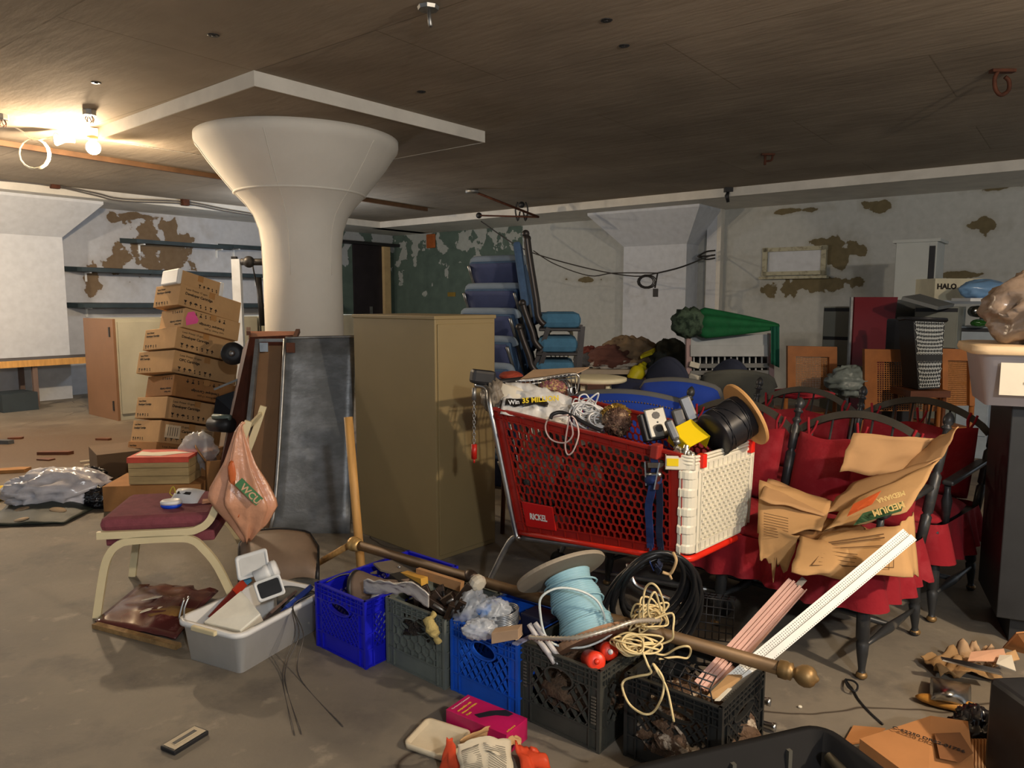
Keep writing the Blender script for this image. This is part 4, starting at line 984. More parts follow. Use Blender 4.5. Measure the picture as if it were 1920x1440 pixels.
def crate(L, lab, m, pat, ang=-40, w=.33, d=.33, h=.28, hole=(.07, .024), tint=None):
    o = thing('milk_crate', lab, 'crate', T(L)@R('Z', ang), 'milk crates in a row on the floor')
    for nm, F, ww in (('front_panel', Matrix(), w), ('side_panel', T(w, 0, 0)@R('Z', 90), d), ('side_panel', T(0, d, 0)@R('Z', -90), d), ('back_panel', T(w, d, 0)@R('Z', 180), w)):
        mb = MB(); crate_panel(mb, F, ww, h, pat, hole); mb.build(nm, m, o)
    mb = MB()
    mb.box((w/2, d/2, .006), (w-.01, d-.01, .006)); mb.build('base', m, o)
    return o
BLU1 = mat('cobalt_blue_plastic', (26, 30, 186), .38, var=.08, scale=6)
BLU3 = mat('mid_blue_plastic', (24, 84, 190), .45, var=.15, scale=7)
GRY2 = mat('grey_plastic', (98, 104, 98), .6, var=.14, scale=9)
DG4 = mat('dusty_charcoal_plastic', (62, 62, 56), .6, var=.25, scale=9)
BLK5 = mat('black_crate_plastic', (36, 37, 36), .5, var=.25, scale=9)
CRA = crate((-.835, 3.0, 0), 'bright cobalt blue crate at the left end of the crate row', BLU1, (.026, .8), d=.53)
CRB = crate((-.51, 2.85, 0), 'grey crate with honeycomb sides, second from the left in the row', GRY2, 'hex', w=.335)
CRC = crate((-.232, 2.64, 0), 'mid blue lattice crate in the middle of the crate row', BLU3, (.036, .75), hole=(.06, .032))
CRD = crate((.03, 2.45, 0), 'dusty charcoal crate with round handle hole, holding the wire spool', DG4, (.045, .8), hole=(.058, .034))
CRE = crate((.36, 2.235, 0), 'black crate at the right end of the row, nearest the camera', BLK5, (.034, 1.0), hole=(.075, .02))
mb = MB()
for k in range(9): mb.box((.307, -.003, .10+.011*k), (.018, .003, .005))
for k in range(8): mb.box((.022, -.003, .13+.012*k), (.014, .003, .006))
mb.build('raised_lettering', mat('raised_grey_marks', (92, 88, 78), .6), CRD)
def inC(c, x, y, z): return c.matrix_basis@Vector((x, y, z))
def sack(name, lab, c, rad, m, amp, fr, seed, rot=None, cat='bag', n=40, mm=24):
    mb = MB(); mb.ball((0, 0, 0), rad, n, mm, amp, fr, seed); M = T(c)@(rot or Matrix()); mb.v = [M@p for p in mb.v]
    return tag(mb.build(name, m), lab, cat)
# things in the blue crate
FELT = mat('dusty_brown_felt', (110, 92, 78), .9, var=.15)
o = thing('megaphone', 'dull brown cone-shaped horn lying on top of the cobalt blue crate', 'horn', zframe(D(672, 1103, 3.02), (.9, -.25, .22)))
mb = MB(); mb.lathe([(.075, 0), (.07, .02), (.045, .07), (.022, .13), (.013, .19), (.012, .24)], None, 24); mb.build('horn', FELT, o)
mb = MB(); mb.lathe([(.076, -.012), (.079, -.004), (.076, .006)], None, 24); mb.build('rim', BLACK, o)
o = thing('metal_plate', 'dusty grey folded sheet metal plate on the crates beneath the brass pole', 'metal plate', T(D(748, 1068, 3.12))@R('Z', -25)@R('Y', 10))
mb = MB(); mb.prism([(-.11, -.04), (-.05, -.07), (.06, -.05), (.12, 0), (.05, .06), (-.06, .06)], .008); mb.build('plate', mat('dusty_metal', (120, 110, 98), .6, .3), o)
mb = MB(); mb.ball((0, .0, .012), .008); mb.build('bolt', STEEL, o)
o = thing('pry_bar', 'black tool with a worn yellow handle between the blue and grey crates', 'tool', T(D(770, 1090, 3.0)))
mb = MB(); mb.bar(D(758, 1078, 3.05), D(796, 1090, 2.93), .035, .03); mb.build('handle', mat('worn_yellow', (200, 152, 60), .6), o, True)
mb = MB(); mb.bar(D(742, 1082, 3.04), D(778, 1108, 2.9), .055, .04); mb.build('head', BLACK, o, True)
o = thing('tool_box', 'dark blue plastic tool case down inside the cobalt blue crate', 'case', T(inC(CRA, .19, .36, .02))@R('Z', -35))
mb = MB(); mb.box((0, 0, .11), (.22, .16, .2)); mb.build('case', mat('dark_navy_plastic', (34, 36, 58), .4), o, bevel=.01)
sack('plastic_wrap', 'crumpled clear plastic wrap inside the cobalt blue crate', inC(CRA, .26, .14, .15), (.05, .06, .1), CLEAR, .3, 2.5, 13)
mb = MB(); mb.tube([D(612, 1092, 3.0), D(640, 1078, 3.02), D(668, 1076, 3.04), D(690, 1085, 3.06)], .003, 6, k=5); tag(mb.build('bent_wire', mat('wire_grey', (92, 88, 84), .4, .6)), 'thin grey wire bent over the rim of the cobalt blue crate', 'wire')
o = thing('plywood_piece', 'pale wooden board edge sticking up behind the tools in the grey crate', 'board', T(D(810, 1085, 2.98)))
mb = MB(); quadslab(mb, D(780, 1080, 3.0), D(862, 1110, 2.82), D(864, 1092, 2.82), D(780, 1066, 3.0), -.02); mb.build('board', mat('raw_plywood', (182, 138, 94), .7), o, True)
# crumpled whitish wrap over the grey crate
def wrapf(u, v):
    px = 682+122*u; py = 1100+6*u+45*max(0, u-.72)**1.2*2.2+(22+5*math.sin(u*9))*(v-.5)
    Y = 2.88-.24*u+.05*(v-.5)
    p = D(px, py, Y); p.z += .012*noise.noise(Vector((u*9, v*6, 0)))+.012*math.sin(v*3.14); return p
mb = MB(); mb.sheet(wrapf, 34, 10, .004); tag(mb.build('plastic_strip', mat('milky_wrap', (206, 200, 192), .4, var=.15, bump=.5)), 'crumpled milky plastic strip draped over the rim of the grey crate', 'plastic')
o = thing('rag', 'yellowish knotted rag hanging on the front of the grey crate', 'rag', T(D(812, 1170, 2.62)))
mb = MB(); mb.tube([D(815, 1150, 2.63), D(806, 1165, 2.6), D(812, 1180, 2.6), D(818, 1195, 2.6), D(821, 1206, 2.6)], [.012, .02, .021, .018, .012, .01], 10, k=5)
for i, p in enumerate(mb.v): p += Vector((noise.noise(p*45)*.013, noise.noise(p*38+Vector((5, 0, 0)))*.01, 0))
mb.build('cloth', mat('mustard_rag', (176, 158, 100), .9, var=.25, scale=30, bump=.4), o, True)
# metal brackets and handles crammed into the grey crate
CMET = mat('dark_bronze_metal', (64, 52, 44), .4, .6, var=.35, scale=20)
br = [((812, 1112), (838, 1145), .035, 2.74), ((795, 1100), (812, 1140), .03, 2.80), ((825, 1100), (832, 1130), .03, 2.78), ((846, 1145), (884, 1098), .04, 2.68), ((856, 1150), (868, 1128), .03, 2.64), ((800, 1125), (842, 1152), .03, 2.7), ((780, 1105), (786, 1135), .035, 2.83), ((830, 1130), (850, 1118), .03, 2.7), ((838, 1160), (848, 1135), .025, 2.62)]
for i, (a, b, w_, Y) in enumerate(br):
    o = thing('metal_bracket', 'dark bronze metal bracket or hinge sticking out of the grey crate', 'bracket', T(D(a[0], a[1], Y)), 'dark metal brackets in the grey crate')
    A_ = D(a[0], a[1], Y); B_ = D(b[0], b[1], Y-.02)
    mb = MB(); mb.bar(A_, B_, w_, .012, (0, 1, 0)); mb.bar(A_+Vector((0, .02, 0)), B_+Vector((0, .02, 0)), w_*.7, .02, (0, 1, 0)); mb.build('plate', CMET, o, True, bevel=.002)
    mb = MB(); mb.tube([A_.lerp(B_, .2)+Vector((.01, -.012, 0)), A_.lerp(B_, .8)+Vector((.01, -.012, 0))], .006, 8); mb.build('pin', STEEL if i % 2 else BLACK, o, True)
sack('metal_scrap', 'heap of small dark metal parts deep inside the grey crate', inC(CRB, .17, .17, .19), (.14, .14, .06), mat('scrap_heap', (58, 50, 44), .5, .4, var=.5, scale=40, bump=.8), .4, 5, 3, cat='scrap', n=40, mm=20)['kind'] = 'stuff'
o = thing('glass_door_knob', 'faceted clear glass knob on a dark metal shaft above the grey crate', 'knob', zframe(D(888, 1085, 2.7), (.55, -.8, -.25)))
mb = MB(); mb.lathe([(.012, -.05), (.022, -.03), (.024, 0), (.016, .005)], None, 14); mb.build('metal_rose', CMET, o)
mb = MB(); mb.lathe([(.014, .004), (.030, .015), (.034, .03), (.030, .044), (.018, .052)], None, 10, False); mb.build('glass_knob', mat('knob_glass', (206, 198, 180), .08, spec=.8, alpha=.75), o)
# mid blue crate: plastic bags, blue tray, wire coil, wood offcut
sack('plastic_bag', 'crumpled clear plastic bag rising from the left of the mid blue crate', D(882, 1147, 2.66), (.05, .045, .07), CLEAR, .35, 3, 21, R('Y', 20))
sack('plastic_bag', 'clear plastic bag folded over the blue tray in the middle crate', D(925, 1150, 2.62), (.055, .05, .045), CLEAR, .35, 3, 22)
sack('plastic_bag', 'clear plastic bag of fittings at the front rim of the middle blue crate', D(900, 1180, 2.50), (.05, .03, .03), CLEAR, .35, 3, 23)
o = thing('blue_tray', 'bright sky-blue plastic tray tilted in the mid blue crate', 'tray', T(D(907, 1136, 2.66)))
mb = MB(); quadslab(mb, D(893, 1142, 2.62), D(905, 1152, 2.58), D(925, 1127, 2.70), D(905, 1122, 2.74), -.012); quadslab(mb, D(905, 1152, 2.58), D(912, 1156, 2.6), D(930, 1131, 2.72), D(925, 1127, 2.70), -.012); mb.build('tray', mat('sky_blue_plastic', (30, 130, 230), .35), o, True)
mb = MB(); c = D(940, 1160, 2.62)
for k in range(9): mb.tube([c+Vector((math.cos(i/18*6.283)*(.062+.001*(k % 3)), math.sin(i/18*6.283)*.062, -.02+.0065*k+.01*math.cos(i/18*6.283))) for i in range(18)], .0035, 6, True)
tag(mb.build('wire_coil', mat('zinc_wire', (150, 154, 158), .35, .7)), 'grey metal wire coil in the right half of the mid blue crate', 'wire coil')
o = thing('navy_case', 'navy plastic case at the back of the mid blue crate', 'case', T(inC(CRC, .24, .25, .01))@R('Z', -40))
mb = MB(); mb.box((0, 0, .14), (.13, .1, .27)); mb.build('case', mat('dark_navy_plastic', (34, 36, 58), .4), o, bevel=.006)
o = thing('wood_offcut', 'short grey wood block resting on the front rim of the mid blue crate', 'wood block', T(D(945, 1195, 2.38)))
mb = MB(); quadslab(mb, D(921, 1208, 2.40), D(972, 1199, 2.37), D(972, 1180, 2.37), D(921, 1187, 2.40), -.045); mb.build('block', mat('pale_offcut', (168, 140, 112), .8, var=.2), o, True, bevel=.002)
mb = MB(); quadslab(mb, D(972, 1199, 2.37), D(981, 1190, 2.44), D(977, 1178, 2.46), D(966, 1180, 2.39), -.01); mb.build('tongue', mat('pale_offcut2', (190, 160, 124), .8), o, True)
mb = MB(); mb.bar(D(965, 1208, 2.36), D(1012, 1186, 2.5), .02, .006); tag(mb.build('bluish_strip', mat('lilac_metal', (140, 146, 178), .35, .4)), 'thin lilac-grey strip between the middle blue and charcoal crates', 'strip')
# shrink tubing and metal conduit in the charcoal crate
for i, (a, b, c_) in enumerate((((992, 1170), (1020, 1215), (1055, 1248)), ((1003, 1168), (1032, 1210), (1062, 1246)), ((1000, 1195), (1018, 1210), (1040, 1235)))):
    mb = MB(); mb.tube([D(a[0], a[1], 2.42), D(b[0], b[1], 2.38), D(c_[0], c_[1]+8, 2.36)], .009, 8, k=5)
    tag(mb.build('plastic_tube', mat('frosted_tube', (206, 202, 200), .35, alpha=.8)), 'frosted plastic tube sticking out of the front left of the charcoal crate', 'tube', 'frosted plastic tubes in the charcoal crate')
def coiled(name, pts, r, m, lab, pitch=.015):
    P_ = smooth(pts, 12); mb = MB(); L = 0; n = len(P_); rad = []
    L = sum((P_[i+1]-P_[i]).length for i in range(n-1)); N = int(L/(pitch/2)); Q = []
    acc = 0; i = 0; segs = [(P_[i+1]-P_[i]).length for i in range(n-1)]; cum = [0]
    for s_ in segs: cum.append(cum[-1]+s_)
    j = 0
    for k in range(N+1):
        t = L*k/N
        while j < n-2 and cum[j+1] < t: j += 1
        Q.append(P_[j].lerp(P_[j+1], min(1, (t-cum[j])/max(segs[j], 1e-6))))
    vs = []; mb.tube(Q, [r if k % 2 else r*.62 for k in range(N+1)], 10); return tag(mb.build(name, m), lab, 'conduit')
FLEX = mat('flexible_steel', (190, 180, 164), .35, .5, var=.1)
coiled('flexible_conduit', [D(992, 1195, 2.36), D(1025, 1197, 2.31), D(1080, 1196, 2.24), D(1140, 1181, 2.24), D(1190, 1165, 2.28), D(1235, 1163, 2.36)], .0095, FLEX, 'ribbed metal conduit running over the charcoal crate in front of the spool')
for i, (x, y, Y) in enumerate(((1118, 1240, 2.28), (1143, 1222, 2.38))):
    o = thing('orange_bottle', ['orange bottle cap at the right rim of the charcoal crate, the nearer one', 'orange bottle with a white tip under the cream cord, the farther one'][i], 'bottle', zframe(D(x, y, Y), (.1, -.85, .35)))
    mb = MB(); mb.lathe([(.03, -.11), (.031, -.02), (.031, 0), (.024, .006)], None, 20); mb.build('bottle', mat('red_orange_plastic', (232, 60, 34), .35), o)
    mb = MB(); mb.lathe([(.010, .004), (.009, .014), (.006, .018)], None, 12); mb.build('tip', WHITEP if i else mat('red_orange_plastic', (232, 60, 34), .35), o)
sack('brown_filler', 'brown wooden odds and ends down inside the charcoal crate', inC(CRD, .17, .17, .14), (.14, .14, .08), mat('brown_heap', (80, 62, 46), .8, var=.5, scale=30, bump=.8), .35, 5, 9, cat='scrap', n=36, mm=18)['kind'] = 'stuff'
# spool of light blue cable
ax_ = Vector((-.30, .55, .72)).normalized(); sc0 = D(1108, 1200, 2.47)
o = thing('cable_spool', 'wooden spool wound with light blue cable standing in the charcoal crate', 'cable spool', zframe(sc0, ax_))
HW = .245
mb = MB(); mb.lathe([(.135, -.012), (.137, 0), (.135, .012)], None, 36, False); mb.build('flange', mat('spool_wood_near', (156, 120, 92), .7), o)
mb = MB(); mb.lathe([(.168, HW), (.170, HW+.006), (.168, HW+.014)], T(.03, .02, 0), 40, False); mb.build('flange', mat('spool_wood_far', (150, 138, 120), .75, var=.12), o)
prof = [(.05, .012)]; n = 27
for k in range(n): z = .014+(HW-.018)*k/n; rr_ = .094+.006*math.sin(k*.5)-.010*(k/n); prof += [(rr_-.0055, z), (rr_, z+(HW-.018)/n*.25), (rr_+.001, z+(HW-.018)/n*.5), (rr_, z+(HW-.018)/n*.75)]
prof.append((.05, HW)); mb = MB(); mb.lathe(prof, None, 44); mb.build('cable_winding', mat('light_blue_cable', (146, 186, 198), .4, var=.06, scale=14), o)
mb = MB()
for k, zz in enumerate((.055, .13, .20)):
    mb.tube([Vector((math.cos(a)*.097, math.sin(a)*.097, zz+.012*math.sin(a+k))) for a in [i/22*6.283 for i in range(22)]], .0035, 6, True)
mb.build('loose_turn', mat('light_blue_cable', (146, 186, 198), .4), o)
lp = [(1130, 1175), (1133, 1155), (1118, 1125), (1085, 1107), (1045, 1103), (1015, 1120), (1013, 1150), (1022, 1190), (1045, 1210), (1090, 1214), (1130, 1200), (1150, 1185)]
mb = MB(); mb.tube([D(x, y, 2.45-.06*math.sin(i/11*3.14)) for i, (x, y) in enumerate(lp)], .0042, 6, k=6); mb.build('loose_cable', mat('pale_blue_white_cable', (206, 216, 214), .4), o, True)
# tangle of cream cord
def tangle(mb, c, rad, loops, r, seed, n=7, k=6, fn=None):
    rnd = random.Random(seed); c = Vector(c)
    for q in range(loops):
        ph = rnd.random()*6.28; cx = Vector((rnd.uniform(-.35, .35)*rad[0], rnd.uniform(-.35, .35)*rad[1], rnd.uniform(-.35, .35)*rad[2]))
        A_ = Vector((rnd.uniform(.4, 1), rnd.uniform(-.5, .5), rnd.uniform(-.4, .4))); B_ = Vector((rnd.uniform(-.4, .4), rnd.uniform(-.6, .6), rnd.uniform(.35, .95)))
        pts = []
        for i in range(n):
            a = ph+6.283*i/n; v = A_*math.cos(a)+B_*math.sin(a); j = rnd.uniform(.75, 1.1)
            pts.append(c+cx+Vector((v.x*rad[0]*j*.75, v.y*rad[1]*j*.75, v.z*rad[2]*j*.75)))
        mb.tube(pts, r, 5, True, k=k)
o = thing('rope_tangle', 'tangled cream cord heaped on the right of the crates, loops hanging down', 'cord', T(D(1210, 1200, 2.35)))
mb = MB(); tangle(mb, D(1212, 1160, 2.42), (.075, .06, .075), 11, .0036, 5); tangle(mb, D(1190, 1212, 2.33), (.11, .07, .045), 11, .0036, 6)
mb.build('tangle', ROPE, o, True)
for nm, lp in (('upper_loop', [(1206, 1160), (1208, 1110), (1220, 1094), (1235, 1105), (1245, 1135), (1240, 1145), (1228, 1110), (1215, 1135), (1222, 1160), (1260, 1150), (1262, 1180), (1258, 1200), (1225, 1212)]),
               ('side_loop', [(1220, 1222), (1245, 1228), (1270, 1215), (1290, 1212), (1295, 1222), (1288, 1234), (1268, 1232), (1235, 1236)]),
               ('hanging_loop', [(1205, 1222), (1214, 1245), (1220, 1262), (1195, 1268), (1172, 1275), (1167, 1290), (1180, 1320), (1205, 1338), (1225, 1335), (1240, 1310), (1245, 1285), (1240, 1265), (1225, 1245), (1232, 1258), (1250, 1290), (1262, 1345), (1263, 1352)])):
    mb = MB(); mb.tube([D(x, y, (2.33+.02*math.sin(i*1.7) if nm != 'hanging_loop' else 2.165-.0011*(x-1165)-.01*(i % 2))) for i, (x, y) in enumerate(lp)], .0038, 6, k=7); mb.build(nm, ROPE, o, True)
# black crate contents
sack('brown_papers', 'brown and grey scrap pieces filling the black crate', inC(CRE, .17, .16, .10), (.15, .15, .09), mat('mixed_scrap', (92, 70, 52), .7, scale=22, c2=(176, 160, 140), cut=(.55, .6), bump=.8), .35, 6, 17, cat='scrap', n=40, mm=20)['kind'] = 'stuff'
def wirebasket(name, lab, F, w, h, nx, ny, r, m, dep=.0):
    o = thing(name, lab, 'wire rack', F); mb = MB()
    for i in range(nx+1): x = w*i/nx; mb.tube([(x, 0, 0), (x, 0, h)]+([(x, dep, h)] if dep else []), r, 5)
    mb.build('upright_wire', m, o); mb = MB()
    for j in range(ny+1): mb.tube([(0, 0, h*j/ny), (w, 0, h*j/ny)], r*1.2, 5)
    if dep:
        for j in (0.5, 1): mb.tube([(0, dep*j, h), (w, dep*j, h)], r*1.2, 5)
    mb.build('cross_wire', m, o); return o
wirebasket('wire_rack', 'black wire rack standing in the black crate below the cream cord', T(inC(CRE, .08, .12, .10))@R('Z', -40)@R('X', 25), .20, .24, 6, 6, .0022, BLACK, .05)
wirebasket('wire_basket', 'black wire basket behind the brass pole beneath the coil of black cable', T(G(1240, 1212, .18))@R('Z', -20)@R('X', -15)@T(0, .3, 0), .24, .16, 9, 5, .0024, BLACK, .16)
o = thing('perforated_rail', 'long white perforated metal rail leaning out of the black crate', 'metal rail', T(D(1330, 1290, 2.18)))
pa = D(1335, 1302, 2.24); pb = D(1700, 998, 2.50)
dr_ = (pb-pa).normalized(); Fp = frame(pa, dr_, None, (-.25, -.9, .5)); Lr = (pb-pa).length
mb = MB(); mb.box((Lr/2, .0, 0), (Lr, .030, .0015), Fp); mb.box((Lr/2, -.018, .005), (Lr, .010, .012), Fp); mb.box((Lr/2, -.030, .010), (Lr, .016, .0015), Fp); mb.box((Lr/2, .015, -.004), (Lr, .0015, .01), Fp); mb.build('rail', mat('white_enamel', (232, 232, 224), .35), o, True)
mb = MB(); n = int(Lr/.0085)
for j in (-1, 0, 1):
    for k in range(n): mb.lathe([(.0017, 0), (.0017, .0003)], Fp@T(.008+.0085*k, .007*j, .0009), 6, False)
mb.build('hole_row', mat('hole_dark', (86, 80, 70), .8), o, True)['kind'] = 'stuff'
mb = MB()
for k in range(n): mb.lathe([(.0017, 0), (.0017, .0003)], Fp@T(.008+.0085*k, -.034, .0108), 6, False)
mb.build('edge_hole_row', mat('hole_dark', (86, 80, 70), .8), o, True)['kind'] = 'stuff'
o = thing('aluminium_channel', 'pinkish aluminium channel piece leaning in the black crate left of the white rail', 'metal channel', T(D(1310, 1290, 2.2)))
pa = D(1318, 1292, 2.26); pb = D(1494, 1096, 2.62); dr_ = (pb-pa).normalized(); Fp = frame(pa, dr_, None, (-.3, -.85, .5)); Lr = (pb-pa).length
mb = MB()
for y, z, w_ in ((.028, 0, .014), (.014, .006, .008), (.002, .0, .012), (-.012, .006, .008), (-.026, 0, .016)): mb.box((Lr/2, y, z), (Lr, w_, .004), Fp)
mb.box((Lr/2, 0, -.006), (Lr, .07, .004), Fp); mb.box((Lr/2, -.036, .004), (Lr, .004, .02), Fp); mb.build('channel', mat('pinkish_aluminium', (226, 186, 176), .3, .45), o, True)
mb = MB(); mb.box((Lr+.02, -.006, 0), (.05, .022, .004), Fp); mb.build('tab', STEEL, o, True)
o = thing('cardboard_scrap', 'brown cardboard strip with white edge in the right corner of the black crate', 'cardboard', T(inC(CRE, .2, .2, .2)))
mb = MB(); quadslab(mb, D(1325, 1305, 2.1), D(1345, 1308, 2.1), D(1400, 1262, 2.28), D(1372, 1258, 2.3), -.006); mb.build('sheet', CARD, o, True)
mb = MB(); quadslab(mb, D(1340, 1312, 2.09), D(1350, 1312, 2.09), D(1372, 1290, 2.16), D(1365, 1290, 2.16), -.004); mb.build('white_edge', PAPER, o, True)
# coil of thick black cable
o = thing('cable_coil', 'big coil of thick black cable hanging by a blue strap under the cart', 'cable coil', T(D(1222, 1120, 2.62)))
mb = MB(); cc_ = D(1222, 1118, 2.66)
for k in range(8):
    rr = .135+.012*k; off = Vector((.012*(k % 3), .035*(k/7), -.018*k+.05)); sx = .84+.03*(k % 2)
    pts = []
    for i in range(28):
        a = i/28*6.283; pts.append(cc_+off+Vector((math.cos(a)*rr*sx+.018*math.sin(a), -.05*math.sin(a)+.03*math.cos(a)*(k % 2), math.sin(a)*rr*1.02)))
    mb.tube(pts, .0105, 9, True)
mb.build('cable_loops', mat('black_rubber', (26, 27, 29), .38, var=.2), o, True)
mb = MB(); mb.tube([D(1262, 1036, 2.58), D(1268, 1050, 2.56), D(1262, 1068, 2.57), D(1255, 1076, 2.58), D(1242, 1073, 2.58)], .006, 6, k=4); mb.tube([D(1255, 1076, 2.58), D(1259, 1086, 2.58)], .005, 6); mb.build('string_tie', mat('beige_string', (196, 164, 118), .8), o, True)
# ------------------------------------------------------------ shopping cart
RT = Vector((-.09, 3.50, .95)); RB = Vector((.03, 3.45, .36)); NT = Vector((.70, 2.81, .855)); NB = Vector((.70, 2.83, .45))
FT = Vector((1.06, 3.18, .855)); FB = Vector((1.05, 3.19, .45))
prp = Vector((.67, .74, 0)); RFT = RT+prp*.60; RFB = RB+prp*.56
cart = thing('shopping_cart', 'red plastic shopping cart with white nose, full of cables and fittings', 'shopping cart', T(.3, 3.2, 0)@R('Z', -42))
REDD = mat('cart_red_plastic', (160, 36, 26), .35, var=.08, scale=5)
WHN = mat('cart_cream_plastic', (226, 220, 200), .4, var=.06, scale=5)
def bil(a, b, c, d): return lambda u, v: a.lerp(b, u).lerp(d.lerp(c, u), v)
def hexside(mb, a, b, c, d, cols, rows, mu, mv, wd, dp, skip=None):
    """a bottom-left, b bottom-right, c top-right, d top-left; honeycomb with a solid margin"""
    f = bil(a, b, c, d); nn = (b-a).cross(d-a).normalized()
    cw = (1-2*mu)/cols; ch = (1-2*mv)/rows
    ins = lambda u, v: mu <= u <= 1-mu and mv <= v <= 1-mv and not (skip and skip(u, v))
    for p, q in hexedges(cols+1, rows+1, cw, ch):
        p = (p[0]+mu, p[1]+mv+ch*.4); q = (q[0]+mu, q[1]+mv+ch*.4)
        for s, e in runs(p, q, ins, 6): mb.bar(f(*s), f(*e), dp, wd, nn) if False else mb.bar(f(*s)+nn*0, f(*e), wd, dp, nn)
    for u0, v0, u1, v1 in ((0, 0, 1, mv), (0, 1-mv, 1, 1), (0, mv, mu, 1-mv), (1-mu, mv, 1, 1-mv)):
        q = [f(u0, v0), f(u1, v0), f(u1, v1), f(u0, v1)]; quadslab(mb, *q, -dp*.6)
    for v in (.0, mv, 1-mv, 1.0): mb.bar(f(0, v), f(1, v), .006, dp*1.5, nn)
    for u in (0, mu, 1-mu, 1): mb.bar(f(u, 0), f(u, 1), .006, dp*1.5, nn)
    for k in range(1, 12):
        u = k/12; mb.bar(f(u, 1-mv), f(u, 1), .004, dp*1.4, nn); mb.bar(f(u, 0), f(u, mv), .004, dp*1.4, nn)
SE = .90   # red side ends here, then the white nose
NTr = RT.lerp(NT, .96); NBr = RB.lerp(NB, .965)
lab_skip = lambda u, v: .075 < u < .285 and .06 < v < .27
mb = MB(); hexside(mb, RB, NBr, NTr, RT, 25, 13, .055, .075, .0065, .009, lab_skip); mb.build('side_panel', REDD, cart, True)
f = bil(RB, NBr, NTr, RT); nn = (NBr-RB).cross(RT-RB).normalized()
FTr = RFT.lerp(FT, .96); FBr = RFB.lerp(FB, .96)
mb = MB(); hexside(mb, FBr, RFB, RFT, FTr, 25, 13, .055, .075, .0065, .009); mb.build('side_panel', REDD, cart, True)
mb = MB(); quadslab(mb, RB, RFB, FBr, NBr, -.012)
mb.build('basket_floor', REDD, cart, True)
# sign plate
q = [f(.078, .055)+nn*.012, f(.285, .055)+nn*.012, f(.285, .265)+nn*.012, f(.078, .265)+nn*.012]
mb = MB(); quadslab(mb, *q, -.008); sg = mb.build('sign_plate', mat('sign_red', (196, 30, 24), .3, var=.03), cart, True, bevel=.004)
Fs = frame(f(.18, .13)+nn*.015, f(.3, .13)-f(.1, .13), None, nn)
mb = MB(); mb.text('RICKEL', .040, Fs, .0006, 'CENTER', .0012, .82)
l = mb.build('sign_lettering', mat('white_print', (236, 232, 224), .5), cart, True)
# white nose with rounded near corner
def nosef(u, v):
    z0 = NB.z; a = NBr.lerp(NTr, v); b = (NB.lerp(NT, v)); c = FB.lerp(FT, v)
    d1 = (NT-RT).normalized(); d2 = (FT-NT).normalized(); r_ = .05
    if u < .30: return a.lerp(b-d1*r_, u/.30)+nn*.004
    if u < .5:
        t = (u-.3)/.2; p0 = b-d1*r_; p1 = b+nn*.004; p2 = b+d2*r_
        return p0.lerp(p1, t).lerp(p1.lerp(p2, t), t)
    return (b+d2*r_).lerp(c, (u-.5)/.5)
RTn = .11
mb = MB()
mb.sheet(lambda u, v: nosef(u*.5, v*.90+.02)+nn*(.006*(math.sin(v*30) > .35)), 14, 60, .006, False); mb.build('nose_corner', WHN, cart, True)
a, b, c, d = nosef(.5, .02), nosef(1, .02), nosef(1, .92), nosef(.5, .92)
n2 = (b-a).cross(d-a).normalized()
mb = MB(); hexside(mb, a, b, c, d, 11, 15, .06, .1, .0055, .008); quadslab(mb, a-n2*.006, b-n2*.006, c-n2*.006, d-n2*.006, -.003); mb.build('nose_panel', WHN, cart, True)
mb = MB()
for vv, th in ((.93, .012), (.965, .012), (.998, .014)):
    mb.tube([nosef(k/24, vv)+Vector((0, 0, 0)) for k in range(25)], .0065, 6)
mb.build('nose_rim', WHN, cart, True)
mb = MB()
mb.tube([nosef(k/24, -.02)+Vector((0, 0, -.006)) for k in range(25)], .014, 8); mb.tube([RB+Vector((0, 0, -.006)), nosef(0, -.02)+Vector((0, 0, -.006))], .013, 8); mb.build('lower_bumper', mat('bright_red_bumper', (222, 44, 26), .35), cart, True)
mb = MB()
for u in (.52, .96):
    p = nosef(u, .95); d2 = (FT-NT).normalized(); mb.box((0, 0, 0), (.032, .03, .055), frame(p+n2*.004, d2, None, (0, 0, 1)))
mb.build('corner_clip', mat('clip_red', (226, 40, 28), .35), cart, True, bevel=.003)
# top rims
mb = MB(); mb.bar(RT, NTr, .028, .014); mb.bar(RFT, FTr, .028, .014); mb.build('top_rim', REDD, cart, True, bevel=.003)
mb = MB(); quadslab(mb, RB, RFB, RFT, RT, .008); 
mb2 = MB()
for k in range(13):
    t = k/12; mb2.tube([RB.lerp(RFB, t), RT.lerp(RFT, t)], .003, 5)
for k in range(8):
    t = k/7; mb2.tube([RB.lerp(RT, t), RFB.lerp(RFT, t)], .003, 5)
mb2.build('rear_gate', CHROME, cart, True)
